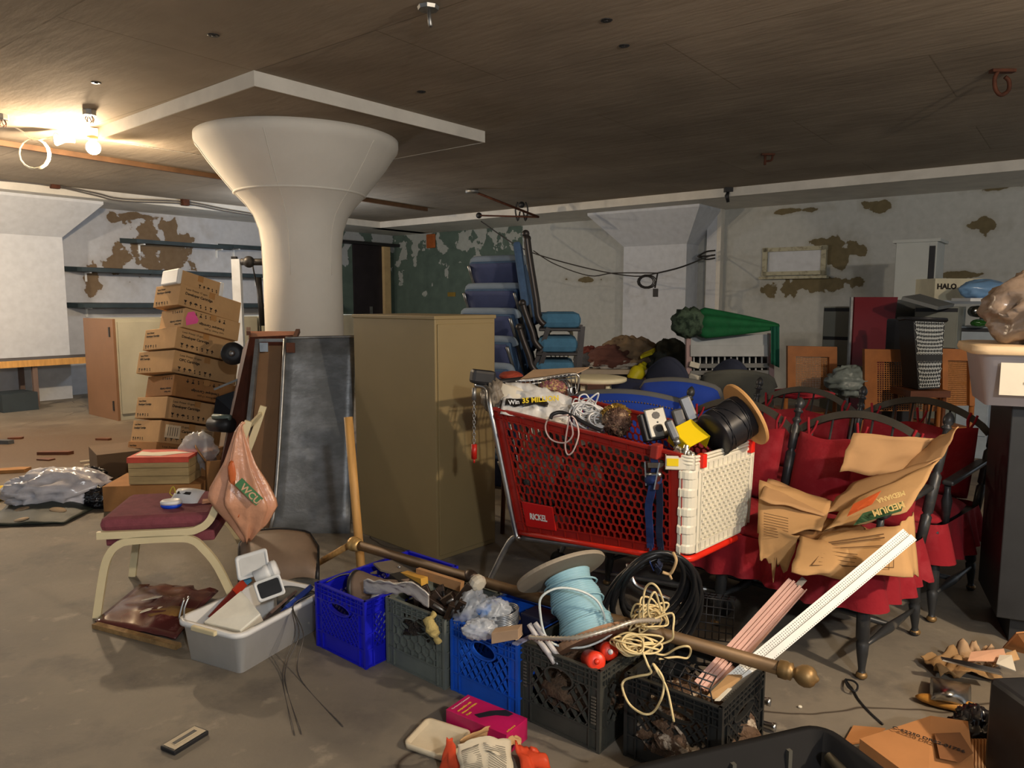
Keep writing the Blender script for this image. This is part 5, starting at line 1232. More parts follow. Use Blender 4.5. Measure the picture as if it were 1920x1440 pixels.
# frame tubes, handle
hn = D(893, 722, 3.58); hf = hn+prp*.60
for k, (a, b, t) in enumerate(((RB, RT, hn), (RFB, RFT, hf))):
    mb = MB(); o_ = nn*(.018 if k == 0 else -.018)
    mb.tube([a+o_+Vector((.02, -.02, -.02)), a+o_, a.lerp(b, .5)+o_, b+o_, b.lerp(t, .55)+Vector((.02, 0, .03)), t+Vector((.0, 0, .0))], .0135, 10, k=5); mb.build('frame_tube', CHROME, cart, True)
    foot = a+Vector((-.15, .02, -.28)); nose = (NB if k == 0 else FB)
    mb = MB(); mb.tube([nose+Vector((-.12, .12, -.035)), a+Vector((.06, -.03, -.03)), a+Vector((.0, .0, -.03)), a+Vector((-.05, .01, -.07)), foot], .014, 10, k=5)
    mb.tube([foot, foot+Vector((.05, -.04, -.04)), nose+Vector((-.08, .10, -.33))], .012, 8, k=3); mb.build('leg_frame', STEEL, cart, True)
    for w_, nm in ((foot, 'wheel'), (nose+Vector((-.08, .10, -.36)), 'wheel')):
        mb = MB(); wz = .055; mb.lathe([(.02, -.014), (.05, -.012), (.055, 0), (.05, .012), (.02, .014)], frame((w_.x, w_.y, wz), (0, 0, 1), None, prp), 20); mb.tube([(w_.x, w_.y, wz), (w_.x, w_.y, max(w_.z, .12))], .01, 6); mb.build(nm, BLACK, cart, True)
mb = MB(); mb.tube([hn, hf], .016, 10); mb.build('handle_bar', BLACK, cart, True)
mb = MB(); mb.box((0, 0, 0), (.12, .07, .07), T(D(905, 707, 3.58))@R('Z', 20)@R('Y', 8)); mb.box((0, 0, 0), (.06, .05, .045), T(D(928, 722, 3.6))); mb.build('handle_cap', BLACK, cart, True, bevel=.015)
# chain lock
o = thing('chain_lock', 'chain with red plug hanging from the cart handle', 'chain', T(D(889, 740, 3.52)))
mb = MB(); p0 = D(889, 748, 3.52); p1 = D(889, 835, 3.52); n = 15
for k in range(n):
    c_ = p0.lerp(p1, (k+.5)/n); a_ = Vector((1, 0, 0)) if k % 2 else Vector((.3, .95, 0)); mb.tube([c_+a_*(.006*math.cos(t/8*6.283))+Vector((0, 0, .011*math.sin(t/8*6.283))) for t in range(8)], .0018, 5, True)
mb.build('chain', STEEL, o, True)
mb = MB(); mb.cyl(D(889, 727, 3.52), D(889, 750, 3.52), .011, 10); mb.build('link_sleeve', STEEL, o, True)
mb = MB(); mb.cyl(D(889, 833, 3.52), D(889, 860, 3.52), .014, 12); mb.cyl(D(889, 860, 3.52), D(889, 868, 3.52), .005, 8); mb.build('plug', RED, o, True)
# child seat grid and box lid behind
o = thing('child_seat_grid', 'fold-down chrome wire child seat standing in the back of the cart', 'wire seat', T(D(1020, 715, 3.7)))
A1, B1, C1, D1 = D(975, 760, 3.60), D(1080, 740, 3.80), D(1078, 703, 3.85), D(968, 717, 3.68)
f2 = bil(A1, B1, C1, D1); mb = MB()
for k in range(15): mb.tube([f2(k/14, 0), f2(k/14, 1)], .0032, 5)
for v in (0, .4, .85, 1): mb.tube([f2(0, v), f2(1, v)], .0042, 5)
mb.tube([f2(1, 0), f2(1.05, .5), f2(1.02, 1.05), f2(.5, 1.06), f2(0, 1.06)], .006, 6, k=3)
for k in range(15): mb.ball(f2(k/14, 1.04), .006, 6, 4)
mb.build('wire_grid', CHROME, o, True)
o = thing('cardboard_flap', 'light brown cardboard sheet lying over the far rim of the cart', 'cardboard', T(D(1030, 705, 3.85)))
mb = MB(); quadslab(mb, D(968, 716, 3.7), D(1085, 698, 3.95), D(1105, 688, 4.1), D(1000, 693, 4.0), -.005); mb.build('sheet', mat('pale_cardboard', (190, 158, 124), .85), o, True)
# white shopping bags
LUMP = mat('white_carrier_plastic', (220, 218, 212), .35, var=.1, bump=1.0, bscale=12, spec=.6)
def bagsheet(u, v):
    px = 948+125*u-10*v; py = 718+30*u+(58-8*u)*v-10*math.sin(u*3.1)*(1-v)
    p = D(px, py, 3.62-.28*u*.5-.2*v); p.z += .03*(.4-abs(noise.noise(Vector((u*5, v*4, 2)))))-.01; p.y += .05*abs(noise.noise(Vector((u*6, v*6, 7)))); return p
o = thing('carrier_bag', 'white plastic bag with yellow and white lettering on black in the cart', 'bag', T(D(1000, 750, 3.4)))
mb = MB(); mb.sheet(bagsheet, 26, 14, .004); mb.build('bag_body', LUMP, o, True)
mb = MB(); mb.sheet(lambda u, v: bagsheet(.05+.62*u, .52-.17*u+.20*v+.02*math.sin(u*6))+Vector((0, -.012, .004)), 18, 4, .002); bd = mb.build('printed_band', mat('black_print_band', (40, 36, 32), .4), o, True)
p0 = bagsheet(.10, .62)+Vector((0, -.025, .0)); p1 = bagsheet(.6, .42)+Vector((0, -.025, .01))
Ft = frame(p0, p1-p0, (0, .3, .9)); Ft = frame(p0, p1-p0, None, (0, -1, .25))
mb = MB(); mb.text('Win', .030, Ft@T(0, -.004, .012), bold=.0006); mb.build('white_lettering', WHITEP, o, True)
mb = MB(); mb.text('35 MILLION', .034, Ft@T(.065, -.002, .012), bold=.001); mb.build('yellow_lettering', mat('yellow_print', (236, 206, 40), .5), o, True)
sack('grey_bag', 'dull grey-brown crumpled bag behind the cart handle', D(925, 742, 3.6), (.05, .07, .07), mat('dull_grey_plastic', (122, 112, 98), .5, var=.3, bump=.5), .3, 3, 31)
o = thing('rolled_paper', 'rolled cream paper sheet sticking up at the handle end of the cart', 'paper', T(D(950, 730, 3.6)))
mb = MB(); mb.sheet(lambda u, v: D(936+30*u+50*v*u, 716+ 30*v*(1-u*.2)+8*u, 3.62-.08*v)+Vector((0, -.03*math.sin(u*3.14), .01*math.sin(v*5))), 8, 8, .003); mb.build('sheet', PAPER, o, True)
# bundle of white cable
o = thing('white_cable_bundle', 'big tangle of white cable in the cart with loops over the red side', 'cable', T(D(1100, 780, 3.35)))
mb = MB(); WC_ = mat('white_coax', (222, 222, 220), .35, var=.05)
tangle(mb, D(1100, 772, 3.38), (.10, .09, .09), 26, .0042, 40); tangle(mb, D(1125, 790, 3.28), (.07, .07, .05), 12, .0042, 41)
mb.build('tangle', WC_, o, True)
mb = MB()
for k in range(7): mb.tube([D(1105+6*k, 800-2*k, 3.22), D(1125+4*k, 802-2*k, 3.2), D(1142, 800-3*k, 3.18)], .004, 5, k=3)
mb.build('cable_end', WC_, o, True)
def onside(px, py, e=.02): return onplane(px, py, RB+nn*e, nn)
for lp in ([(1065, 778), (1030, 785), (1023, 805), (1035, 825), (1060, 830), (1074, 815), (1070, 790)], [(1068, 780), (1060, 830), (1064, 852), (1075, 845), (1085, 815), (1080, 790), (1072, 780)]):
    mb = MB(); mb.tube([onside(x, y) for x, y in lp], .0038, 6, k=6); mb.build('side_loop', mat('pinkish_white_cable', (224, 196, 186), .4), o, True)
sack('wire_bunch', 'red, yellow and purple thin wires bunched in the wire seat', D(1035, 728, 3.66), (.05, .04, .03), mat('coloured_wires', (150, 90, 96), .5, scale=60, c2=(206, 176, 120), cut=(.5, .55), bump=.8), .5, 6, 50, cat='wires')['kind'] = 'stuff'
mb = MB(); mb.tube([onside(1032, 785, .04), onside(1038, 776, .03), onside(1060, 775, .0), onside(1110, 800, -.02), onside(1130, 808, -.02)], .009, 8, k=5); tag(mb.build('black_cable', BLACK), 'short black cord lying along the rim of the cart under the white cable', 'cord')
sack('brass_foil', 'crumpled gold foil bow behind the white cable bundle', D(1155, 775, 3.25), (.045, .04, .03), mat('gold_foil', (204, 166, 84), .25, .8, bump=.6), .5, 3.5, 60, cat='foil')
sack('wire_bunch', 'brown ribbon and dark wires beneath the gold foil bow', D(1157, 792, 3.2), (.045, .04, .045), mat('brown_ribbon', (92, 66, 52), .5, scale=30, c2=(170, 140, 110), cut=(.55, .62), bump=.8), .5, 5, 61, cat='wires')['kind'] = 'stuff'
# outlet box
o = thing('outlet_box', 'grey metal double outlet cover with two black sockets in the cart', 'outlet', frame(D(1232, 792, 3.06), (.93, .3, .12), None, (-.2, -.9, .25)))
mb = MB(); mb.box((0, 0, 0), (.095, .125, .012)); mb.build('cover', mat('dark_cast_metal', (112, 112, 108), .4, .5), o, bevel=.006)
mb = MB()
for y in (-.027, .03): mb.prism([(.019*math.cos(a), .016*math.sin(a)+y) for a in [i/8*6.283+.39 for i in range(8)]], .002, T(0, 0, .0055))
mb.build('socket', BLACK, o)
mb = MB(); mb.ball((0, 0, .008), .004, 8, 6); mb.ball((0, .056, .008), .004, 8, 6); mb.build('screw', CHROME, o)
mb = MB(); mb.box((-.01, -.01, -.03), (.105, .12, .04)); mb.build('back_box', BLACK, o, bevel=.006)
CAST = mat('cast_grey_metal', (98, 98, 98), .4, .5, var=.2)
def condbody(a, b, Y, w_, lab):
    o = thing('conduit_fitting', lab, 'pipe fitting', T(D(a[0], a[1], Y))); A_ = D(a[0], a[1], Y); B_ = D(b[0], b[1], Y+.03)
    mb = MB(); mb.bar(A_, B_, w_, .035, (0, 1, 0)); mb.build('body', CAST, o, True, bevel=.009)
    mb = MB(); d_ = (B_-A_).normalized(); mb.cyl(A_-d_*.02, A_+d_*.005, w_*.42, 14); mb.build('threaded_end', STEEL, o, True); return o
condbody((1268, 825), (1252, 788), 2.98, .035, 'long grey conduit fitting leaning beside the outlet cover')
condbody((1300, 790), (1281, 744), 3.15, .05, 'grey conduit elbow pointing up behind the yellow box')
condbody((1278, 800), (1268, 768), 3.14, .05, 'dark rounded conduit fitting between the outlet cover and the elbow')
o = thing('yellow_box', 'open yellow cardboard box tipped in the cart', 'box', frame(D(1293, 838, 2.93), D(1342, 812, 3.0)-D(1293, 838, 2.93), None, (-.35, -.8, .62)))
YEL = mat('yellow_card', (240, 206, 16), .5, var=.04)
mb = MB(); w_ = .115; mb.box((w_/2, w_*.48, 0), (w_, w_*.98, .004)); mb.build('front_face', YEL, o)
mb = MB(); mb.box((w_, w_*.48, -.035), (.003, w_*.98, .07)); mb.box((w_/2, w_*.97, -.035), (w_, .003, .07)); mb.box((0, w_*.48, -.035), (.003, w_*.98, .07)); mb.build('side', YEL, o)
o = thing('parts_box', 'small white open box of metal connectors at the cart corner', 'box', T(nosef(.40, .98)+Vector((-.03, .05, -.045)))@R('Z', -10))
openbox(o, (.115, .09, .055), mat('white_card', (222, 214, 194), .7), (), .003)
mb = MB(); mb.box((-.03, -.047, .03), (.045, .002, .03)); mb.build('yellow_label', YEL, o)
for i, (x, y, z, rx, ry) in enumerate(((-.02, 0, .05, 20, 25), (.02, .01, .06, -30, 10), (.035, -.02, .055, 60, 0), (0, .02, .06, 10, -40))):
    c_ = parts = T(nosef(.40, .98)+Vector((-.03, .05, -.045)))@R('Z', -10)@T(x, y, z)@R('X', rx)@R('Y', ry)
    q_ = thing('metal_connector', 'small silver cable connector standing in the white parts box', 'connector', c_, 'silver connectors in the white parts box')
    mb = MB(); mb.lathe([(.010, -.02), (.010, .005), (.015, .006), (.015, .014), (.011, .016), (.011, .028), (.007, .028), (.007, .01)], None, 14, False); mb.build('sleeve', mat('zinc_plated', (196, 190, 176), .3, .85), q_)
# black wire spool with wooden flange
axs = (D(1420, 775, 3.15)-D(1325, 820, 2.98)); axs = Vector((.62, .30, .30)).normalized()
o = thing('wire_spool', 'spool of black wire with a pale wooden end disc on the cart nose', 'wire spool', zframe(D(1338, 815, 3.0), axs))
mb = MB(); prof = [(.03, -.01)]
for k in range(22): prof += [(.091, .0+.17*k/22), (.0945, .17*(k+.5)/22)]
prof += [(.03, .175)]; mb.lathe(prof, None, 36); mb.build('wire_winding', mat('black_wire', (34, 34, 38), .35, var=.2), o)
mb = MB()
for k in range(5): mb.tube([Vector((math.cos(a)*.0955, math.sin(a)*.0955, .03*k+.02+.025*math.sin(a+k*2))) for a in [i/20*6.283 for i in range(20)]], .0022, 5, True)
mb.build('loose_wire', mat('black_wire', (34, 34, 38), .35), o)
F_ = T(0, 0, .185)@R('X', -6)@R('Y', -14)
mb = MB(); mb.lathe([(.143, -.007), (.145, 0), (.143, .007)], F_, 44, False); mb.build('end_disc', mat('spool_ply', (198, 150, 92), .6, var=.1, scale=5), o)
mb = MB(); mb.lathe([(.012, .0075), (.011, .009)], F_@T(-.03, -.06, 0), 12); mb.build('drive_hole', PAPER, o)
# blue ratchet strap
o = thing('ratchet_strap', 'dark blue strap with metal ratchet over the side of the cart', 'strap', T(onside(1222, 900)))
def ribbon(mb, pts, w_, th, k=5):
    P_ = smooth(pts, k)
    for i in range(len(P_)-1): mb.bar(P_[i]-(P_[i+1]-P_[i])*.05, P_[i+1], w_, th, nn)
mb = MB(); ribbon(mb, [onside(1226, 848, -.02), onside(1226, 856, .012), onside(1228, 880, .02), onside(1222, 920, .03), onside(1216, 950, .02), onside(1218, 990, .02), onside(1220, 1035, .04), D(1222, 1062, 2.55)], .034, .003)
mb.build('webbing', NAVY, o, True)
mb = MB(); ribbon(mb, [onside(1236, 905, .02), onside(1237, 950, .018), onside(1236, 1000, .018), onside(1240, 1040, .05), D(1236, 1060, 2.52), D(1230, 1072, 2.62)], .03, .003); mb.build('tail', mat('dark_navy_webbing', (30, 40, 66), .8), o, True)
mb = MB(); mb.bar(onside(1213, 865, .02), onside(1215, 910, .035), .006, .03, nn); mb.bar(onside(1240, 868, .02), onside(1230, 918, .05), .006, .03, nn); mb.cyl(onside(1212, 890, .03), onside(1240, 890, .03), .010, 10); mb.bar(onside(1216, 872, .03), onside(1238, 872, .03), .02, .01, nn); mb.build('ratchet', CHROME, o, True)
mb = MB(); mb.cyl(onside(1214, 900, .03), onside(1236, 898, .03), .021, 14); mb.build('wound_strap', NAVY, o, True)
mb = MB(); mb.box((0, 0, 0), (.035, .045, .06), frame(onside(1231, 846, .01), NT-RT, None, (0, 0, 1))); tag(mb.build('clamp', mat('dull_red_clamp', (150, 48, 40), .4), bevel=.006), 'dull red clamp on the cart rim above the blue strap', 'clamp')
mb = MB(); mb.tube([D(1178, 1058, 2.9), D(1184, 1082, 2.86), D(1196, 1100, 2.84), D(1240, 1118, 2.8), D(1280, 1135, 2.78)], .012, 8, k=5); tag(mb.build('bent_tube', CHROME), 'bent chrome tube seen through the coil of black cable', 'tube')

# dark heap of fittings filling the basket
AX = (NT-RT).normalized()
for k, (t, w_, z, rad, c3, lab) in enumerate(((.18, .3, .62, (.17, .22, .17), (74, 70, 66), 'dull grey bags at the handle end seen through the holes of the cart side'), (.42, .28, .60, (.16, .2, .15), (58, 50, 44), 'brown-black sacks in the middle of the cart seen through its side'), (.66, .26, .62, (.15, .18, .13), (40, 38, 38), 'black fittings heap near the nose of the cart seen through its side'), (.86, .25, .65, (.10, .17, .13), (66, 56, 46), 'dark metal scrap heap right behind the cart nose'))):
    q = RT.lerp(NT, t)+prp*w_; q.z = z
    sack('dark_sack', lab, q, rad, mat('heap_%d' % k, c3, .7, var=.5, scale=18, bump=.6), .3, 3, 200+k, R('Z', -42))
# ------------------------------------------------------------ black spindle chairs with red cushions
FR_ = Vector((1.36, 2.72, 0)); sd = Vector((.74, .673, 0)); wd_ = Vector((-.673, .74, 0))
def turned_leg(z0, z1, r=.022, foot=True):
    h = z1-z0
    return [(.012, 0), (.020, .008), (.021, .018), (.014, .03), (.013, .04), (r*.95, .10), (r*1.1, .14), (r*.8, .15), (r*1.15, .16), (r*1.15, h*.75), (r*.8, h*.8), (r*.9, h)]
def acorn(): return [(.013, -.02), (.013, 0), (.022, .006), (.022, .014), (.013, .022), (.020, .03), (.023, .045), (.021, .06), (.012, .075), (.003, .083)]
BROWNM = BRASS
def settee(name, lab, M, n, group, arm=True, red=REDCLOTH):
    """bench of n bays. local: x to the side, y to the back, front right leg at the origin; z up"""
    o = thing(name, lab, 'bench', M, group); B_ = .645; W_ = B_*n; Dp = .56
    def leg(x, y):
        tx = x+(-.02 if x == 0 else .02); ty = y+(.03 if y == 0 else -.03)
        mb = MB(); mb.lathe(turned_leg(0, .41), zframe((x, y, 0), (tx-x, ty-y, .41)), 14); l = mb.build('leg', BLACKWOOD, o)
        mb = MB(); mb.ball((x, y, .016), (.022, .022, .016), 12, 8); mb.build('brass_foot', BRASS, l)
    for x in [-B_*k for k in range(n+1)]:
        leg(x, 0); leg(x, Dp)
        mb = MB(); mb.lathe([(.008, 0), (.012, .1), (.02, .22), (.012, .4), (.008, .50)], zframe((x, .02, .13), (0, 1, 0)), 12); mb.build('stretcher', BLACKWOOD, o)
    mb = MB(); mb.cyl((-.01, .28, .13), (-W_+.01, .28, .13), .012, 10); mb.build('stretcher', BLACKWOOD, o)
    mb = MB(); mb.box((-W_/2, Dp/2, .415), (W_+.02, Dp+.02, .035)); mb.build('seat', BLACKWOOD, o, bevel=.012)
    for k in range(n+1):
        x = -B_*k
        b0 = Vector((x, Dp-.01, .42)); t0 = Vector((x+(.03 if k == 0 else 0), Dp+.14, .92)); d = t0-b0; L = d.length; F = zframe(b0, d)
        mb = MB(); mb.lathe([(.020, 0), (.022, .12), (.014, .13), (.022, .14), (.024, .30), (.014, .315), (.02, .325), (.022, L-.09), (.013, L-.07), (.021, L-.06), (.021, L-.05), (.013, L-.04), (.013, L-.02)], F, 14); ps = mb.build('back_post', BLACKWOOD, o)
        mb = MB(); mb.lathe(acorn(), F@T(0, 0, L-.02), 16); mb.build('finial', BLACKWOOD, ps)
    for k in range(n):
        x0 = -B_*k
        def bow(t): return Vector((x0-B_*t, Dp+.11+.02*math.sin(t*math.pi), .795+.135*math.sin(t*math.pi)**.75))
        mb = MB(); P_ = [bow(j/20) for j in range(21)]
        for i in range(20): mb.bar(P_[i]-(P_[i+1]-P_[i])*.1, P_[i+1]+(P_[i+1]-P_[i])*.1, .02, .034, (0, .3, 1))
        mb.build('bow_rail', mat('bow_black_brown', (66, 62, 54), .5, var=.3), o)
        for j in range(1, 7):
            t = j/7; mb = MB(); mb.cyl((x0-B_*t, Dp-.03, .43), bow(t), .0055, 8); mb.build('spindle', BLACKWOOD, o)
        mb = MB()
        def bk(u, v):
            x = x0-.045-(B_-.09)*u; z = .47+.35*v; y = Dp-.01+.10*v-.06*math.sin(u*3.14)**.35*math.sin(min(v, .93)*3.14)**.4
            y += .035*math.exp(-((u-.5)/.05)**2)*math.sin(v*2.8+.3)-.006*math.sin(u*17)*v
            z -= .022*math.sin(u*6.283)**2*max(0, v-.6)*2.2
            return (x, y, z)
        mb.sheet(bk, 30, 12, .02); mb.build('back_cushion', red, o)
        for u in (.07, .5, .93):
            mb = MB(); x = x0-.045-(B_-.09)*u
            mb.tube([(x, Dp+.085, .80), (x-.01, Dp+.10, .85), (x-.02*(u > .3), Dp+.115, .89)], .007, 5, k=3); mb.tube([(x, Dp+.085, .80), (x+.02, Dp+.10, .84), (x+.03, Dp+.11, .88)], .006, 5, k=3); mb.build('cushion_tie', red, o)
        cx = x0-B_/2
        mb = MB(); mb.ball((cx, Dp/2-.01, .455), (B_/2, Dp/2, .045), 28, 10)
        for p in mb.v:
            q = Vector((p.x-cx, p.y-Dp/2, 0)); m_ = max(abs(q.x)/(B_/2), abs(q.y)/(Dp/2), 1e-6); l_ = math.hypot(q.x/(B_/2), q.y/(Dp/2))
            k_ = 1+(l_/m_-1)*.75; p.x = cx+q.x*k_; p.y = Dp/2+q.y*k_
        mb.build('seat_cushion', red, o)
    if arm:
        mb = MB(); mb.bar((0, Dp+.05, .66), (.01, .06, .64), .05, .022); mb.build('arm', BLACKWOOD, o, bevel=.008)
        mb = MB(); mb.lathe([(.014, 0), (.02, .08), (.024, .12), (.014, .16), (.014, .2)], T(0, .1, .43), 12); mb.build('arm_support', BLACKWOOD, o)
    mb = MB(); per = ringpts(-W_-.012, -.012, .012, Dp+.012, .07, 0, 6); P_ = []
    for i in range(len(per)):
        a, b = per[i], per[(i+1) % len(per)]; m = max(1, int((b-a).length/.012))
        for j in range(m): P_.append(a.lerp(b, j/m))
    N_ = len(P_); rows = []
    for r_ in range(6):
        f_ = r_/5; row = []
        for i, p in enumerate(P_):
            q = (P_[(i+1) % N_]-P_[i-1]).normalized(); nr = Vector((q.y, -q.x, 0)); s_ = i*.012
            wv = math.sin(s_*58+2*math.sin(s_*9))+.5*math.sin(s_*23+1)
            row.append(p+nr*(.008+.032*f_+wv*.017*f_**.7)+Vector((0, 0, .455-.185*f_-.012*f_*math.sin(s_*14))))
        rows.append(row)
    vs = [p for r_ in rows for p in r_]; fs = [(i*N_+j, i*N_+(j+1) % N_, (i+1)*N_+(j+1) % N_, (i+1)*N_+j) for i in range(5) for j in range(N_)]
    mb.add(vs, fs, None, True); mb.build('ruffled_skirt', red, o)
    return o
def wM(j): return frame(FR_+sd*j, -wd_, sd)
w1 = settee('spindle_bench', 'black spindle-back bench with red cushions, the front one holding the opened cardboard box', wM(0), 2, 'black spindle benches with red cushions')
dup(w1, wM(.76), 'black spindle-back bench with red cushions in the row behind the cardboard box')
# opened cardboard box on the front chair
o = thing('cardboard_box', 'large opened brown moving box spilling over the red chair', 'box', T(D(1600, 1000, 3.0)))
CB = mat('moving_box_board', (188, 146, 96), .85, var=.1, scale=4, bump=.1, bscale=40); CBI = mat('moving_box_inside', (176, 136, 92), .85, var=.08)
def flap(nm, pts, m, th=.005, curl=.0, nu=12, nv=8, seed=0, par=o, ragged=0):
    a, b, c, d = [D(*p) for p in pts]
    def fn(u, v):
        p = a.lerp(b, u).lerp(d.lerp(c, u), v); w_ = noise.noise(Vector((u*3+seed, v*3, seed)))*.018
        p += Vector((0, -curl*math.sin(u*3.14)*math.sin(v*3.14)+w_, w_*.6))
        if ragged and v < .02: p.z += noise.noise(Vector((u*9, seed, 0)))*ragged
        return p
    mb = MB(); mb.sheet(fn, nu, nv, th); return mb.build(nm, m, par, True), fn
flap('back_panel', [(1574, 885, 3.15), (1680, 892, 3.13), (1755, 822, 3.1), (1600, 812, 3.2)], CBI)
flap('back_wing', [(1680, 892, 3.13), (1765, 860, 3.0), (1797, 800, 2.98), (1755, 822, 3.1)], CBI)
flap('inner_flap', [(1540, 968, 2.98), (1645, 940, 2.9), (1765, 858, 2.86), (1600, 905, 3.08)], CBI, curl=.01)
flap('side_flap', [(1545, 996, 2.84), (1700, 960, 2.76), (1762, 862, 2.84), (1605, 935, 2.93)], CB)
fp, ff = flap('front_panel', [(1484, 1070, 2.62), (1712, 1082, 2.56), (1690, 985, 2.70), (1545, 1000, 2.82)], CB, curl=.03)
flap('hanging_flap', [(1484, 1072, 2.615), (1600, 1090, 2.57), (1590, 1030, 2.66), (1500, 1005, 2.80)], CB, curl=.05, seed=2)
flap('left_flap', [(1420, 1000, 2.96), (1540, 995, 2.84), (1560, 940, 3.05), (1424, 900, 3.12)], CB, curl=.01, seed=4)
flap('left_lid', [(1424, 935, 3.0), (1545, 968, 2.93), (1568, 945, 3.1), (1440, 898, 3.16)], CBI, seed=5)
flap('torn_tongue', [(1425, 1050, 2.86), (1475, 1070, 2.80), (1500, 1005, 2.80), (1422, 985, 2.95)], CB, ragged=.09, seed=6)
flap('right_edge', [(1688, 1080, 2.58), (1722, 1082, 2.68), (1712, 960, 2.84), (1688, 985, 2.70)], CB, seed=7)
def printon(fn, u0, v0, u1, v1, txt, size, m, nm, par, off=.01, flip=False, align='LEFT'):
    a = fn(u0, v0); b = fn(u1, v1); x = b-a; n_ = Vector((-.1, -1, .45)); F = frame(a+n_.normalized()*off, x, None, n_)
    mb = MB(); mb.text(txt, size, F, .0004, align, .0008); return mb.build(nm, m, par, True)
mb = MB(); quadslab(mb, D(1600, 985, 2.69), D(1690, 958, 2.68), D(1695, 940, 2.71), D(1618, 962, 2.72), -.0015); gb = mb.build('green_band', mat('green_band', (52, 84, 50), .7), o, True)
P0 = D(1690, 944, 2.66); P1 = D(1612, 968, 2.66)
mb = MB(); mb.text('MEDIUM', .032, frame(P0+Vector((0, -.012, .012)), P1-P0, None, (-.1, -1, .4)), .0004, bold=.001); mb.text('MEDIANA', .024, frame(P0+Vector((0, -.012, .052)), P1-P0, None, (-.1, -1, .4)), .0004, bold=.0006)
mb.build('size_lettering', mat('pale_tan_print', (190, 160, 96), .7), o, True)
mb = MB(); quadslab(mb, D(1588, 968, 2.74), D(1635, 945, 2.74), D(1652, 920, 2.78), D(1600, 945, 2.79), -.0015); mb.build('orange_panel', mat('orange_panel_print', (214, 96, 44), .7), o, True)
mb = MB()
p = [ff(.14, .55), ff(.83, .66), ff(.83, .15), ff(.14, .1)]
of = Vector((-.004, -.018, .009))
for i in range(4): mb.bar(p[i]+of, p[(i+1) % 4]+of, .003, .001, (0, 1, 0))
for k in range(4): mb.bar(ff(.17, .48-.09*k)+of, ff(.45, .5-.09*k)+of, .002, .001, (0, 1, 0))
for k in range(2): mb.bar(ff(.08, .66+.06*k)+of, ff(.75, .78+.06*k)+of, .004, .001, (0, 1, 0))
for k in range(9): mb.bar(D(1432, 962+5*k, 2.93-.006*k), D(1478, 972+5*k, 2.90-.006*k), .0025, .001, (0, 1, 0))
mb.build('printed_form', mat('faded_brown_print', (104, 74, 44), .8), o, True)
sack('crushed_carton', 'dirty crumpled brown paper lying in the opened moving box', D(1560, 1000, 2.95), (.13, .10, .04), CARD2, .3, 2.5, 70, cat='paper')
# ------------------------------------------------------------ black box with tub at the right edge
bl_ = D(1845, 1160, 3.2); 
o = thing('black_cabinet', 'tall matt black box at the right edge carrying the plastic tub', 'cabinet', T(G(1882, 1205))@R('Z', -24))
BK = mat('matt_black_paint', (40, 41, 42), .5, var=.2, scale=8)
zt = D(1855, 760, 3.0).z; zb2 = D(1845, 1160, 3.0).z
mb = MB(); mb.box((.33, .20, (zt+zb2)/2), (.74, .46, zt-zb2)); mb.build('body', BK, o, bevel=.004)
mb = MB(); mb.box((.36, .22, zb2/2), (.68, .40, zb2)); mb.build('plinth', BK, o)
o = thing('storage_tub', 'translucent plastic storage tub with cream rim on the black box', 'tub', T(1.90, 2.98, zt+.002)@R('Z', -24))
TUBM = mat('translucent_tub_plastic', (210, 204, 206), .35, alpha=.88, var=.05)
mb = tubshape(.62, .42, .225, .005, .012, .05, .035); mb.build('tub_body', TUBM, o)
mb = MB(); rings(mb, [ringpts(-.03, -.03, .65, .45, .06, .21), ringpts(-.035, -.035, .655, .455, .06, .225), ringpts(-.03, -.03, .65, .45, .06, .245), ringpts(.0, 0, .62, .42, .05, .25)]); mb.build('lid', mat('cream_lid', (226, 196, 154), .4), o, bevel=.003)
mb = MB(); mb.box((.25, -.018, .115), (.36, .004, .13), R('X', -0)); pp = mb.build('paper_sheet', PAPER, o)
mb = MB(); mb.box((.20, -.022, .10), (.10, .002, .008)); mb.build('printed_line', mat('tan_print', (206, 176, 130), .7), pp)
FILM = mat('taupe_film', (150, 130, 112), .25, 0, .2, 6, bump=1, bscale=12, spec=.8)
o = thing('wrapped_bundle', 'brown bundle wrapped in clear film on top of the storage tub', 'bundle', T(2.20, 3.00, zt+.26))
mb = MB(); mb.ball((0, 0, .12), (.22, .17, .15), 56, 34, .24, 2.2, 80); mb.build('wrap', FILM, o)
mb = MB(); mb.ball((.08, 0, .26), (.12, .11, .11), 20, 12, .25, 2, 81); mb.build('brown_paper', mat('brown_paper_wrap', (176, 128, 86), .6, bump=.4), o)
# ------------------------------------------------------------ foreground, lower right
o = thing('black_speaker', 'black ribbed plastic cabinet at the lower right corner', 'speaker', T(G(1850, 1265, .34).x, G(1850, 1265, .34).y, 0)@R('Z', 4))
c0 = G(1850, 1265, .34)
mb = MB(); mb.box((.2, -.19, .17), (.4, .36, .34)); mb.build('case', BLACK, o, bevel=.015)
mb = MB()
for k in range(16): mb.bar((.03, -.372, .03+.017*k), (.38, -.372, .03+.017*k), .004, .004, (0, 1, 0))
mb.build('grille_rib', DARK, o)
bA = G(1195, 1442, .28); bB = G(1540, 1362, .28); bC = G(1650, 1445, .28)
e1 = (bB-bA).normalized(); ang = math.degrees(math.atan2(e1.y, e1.x))
o = thing('black_bin', 'large shallow black plastic bin cut off by the bottom edge of the photo', 'bin', frame((bB.x, bB.y, .0), -e1, Vector((0, 0, 1)).cross(-e1)*1))
F0 = o.matrix_basis.copy()
mb = tubshape(.62, .42, .28, .006, .018, .05, .03); mb.build('bin_body', mat('bin_black', (22, 22, 23), .75, spec=.2), o)
mb = MB()
for x in (.12, .3, .48): mb.box((x, .012, .2), (.012, .02, .09))
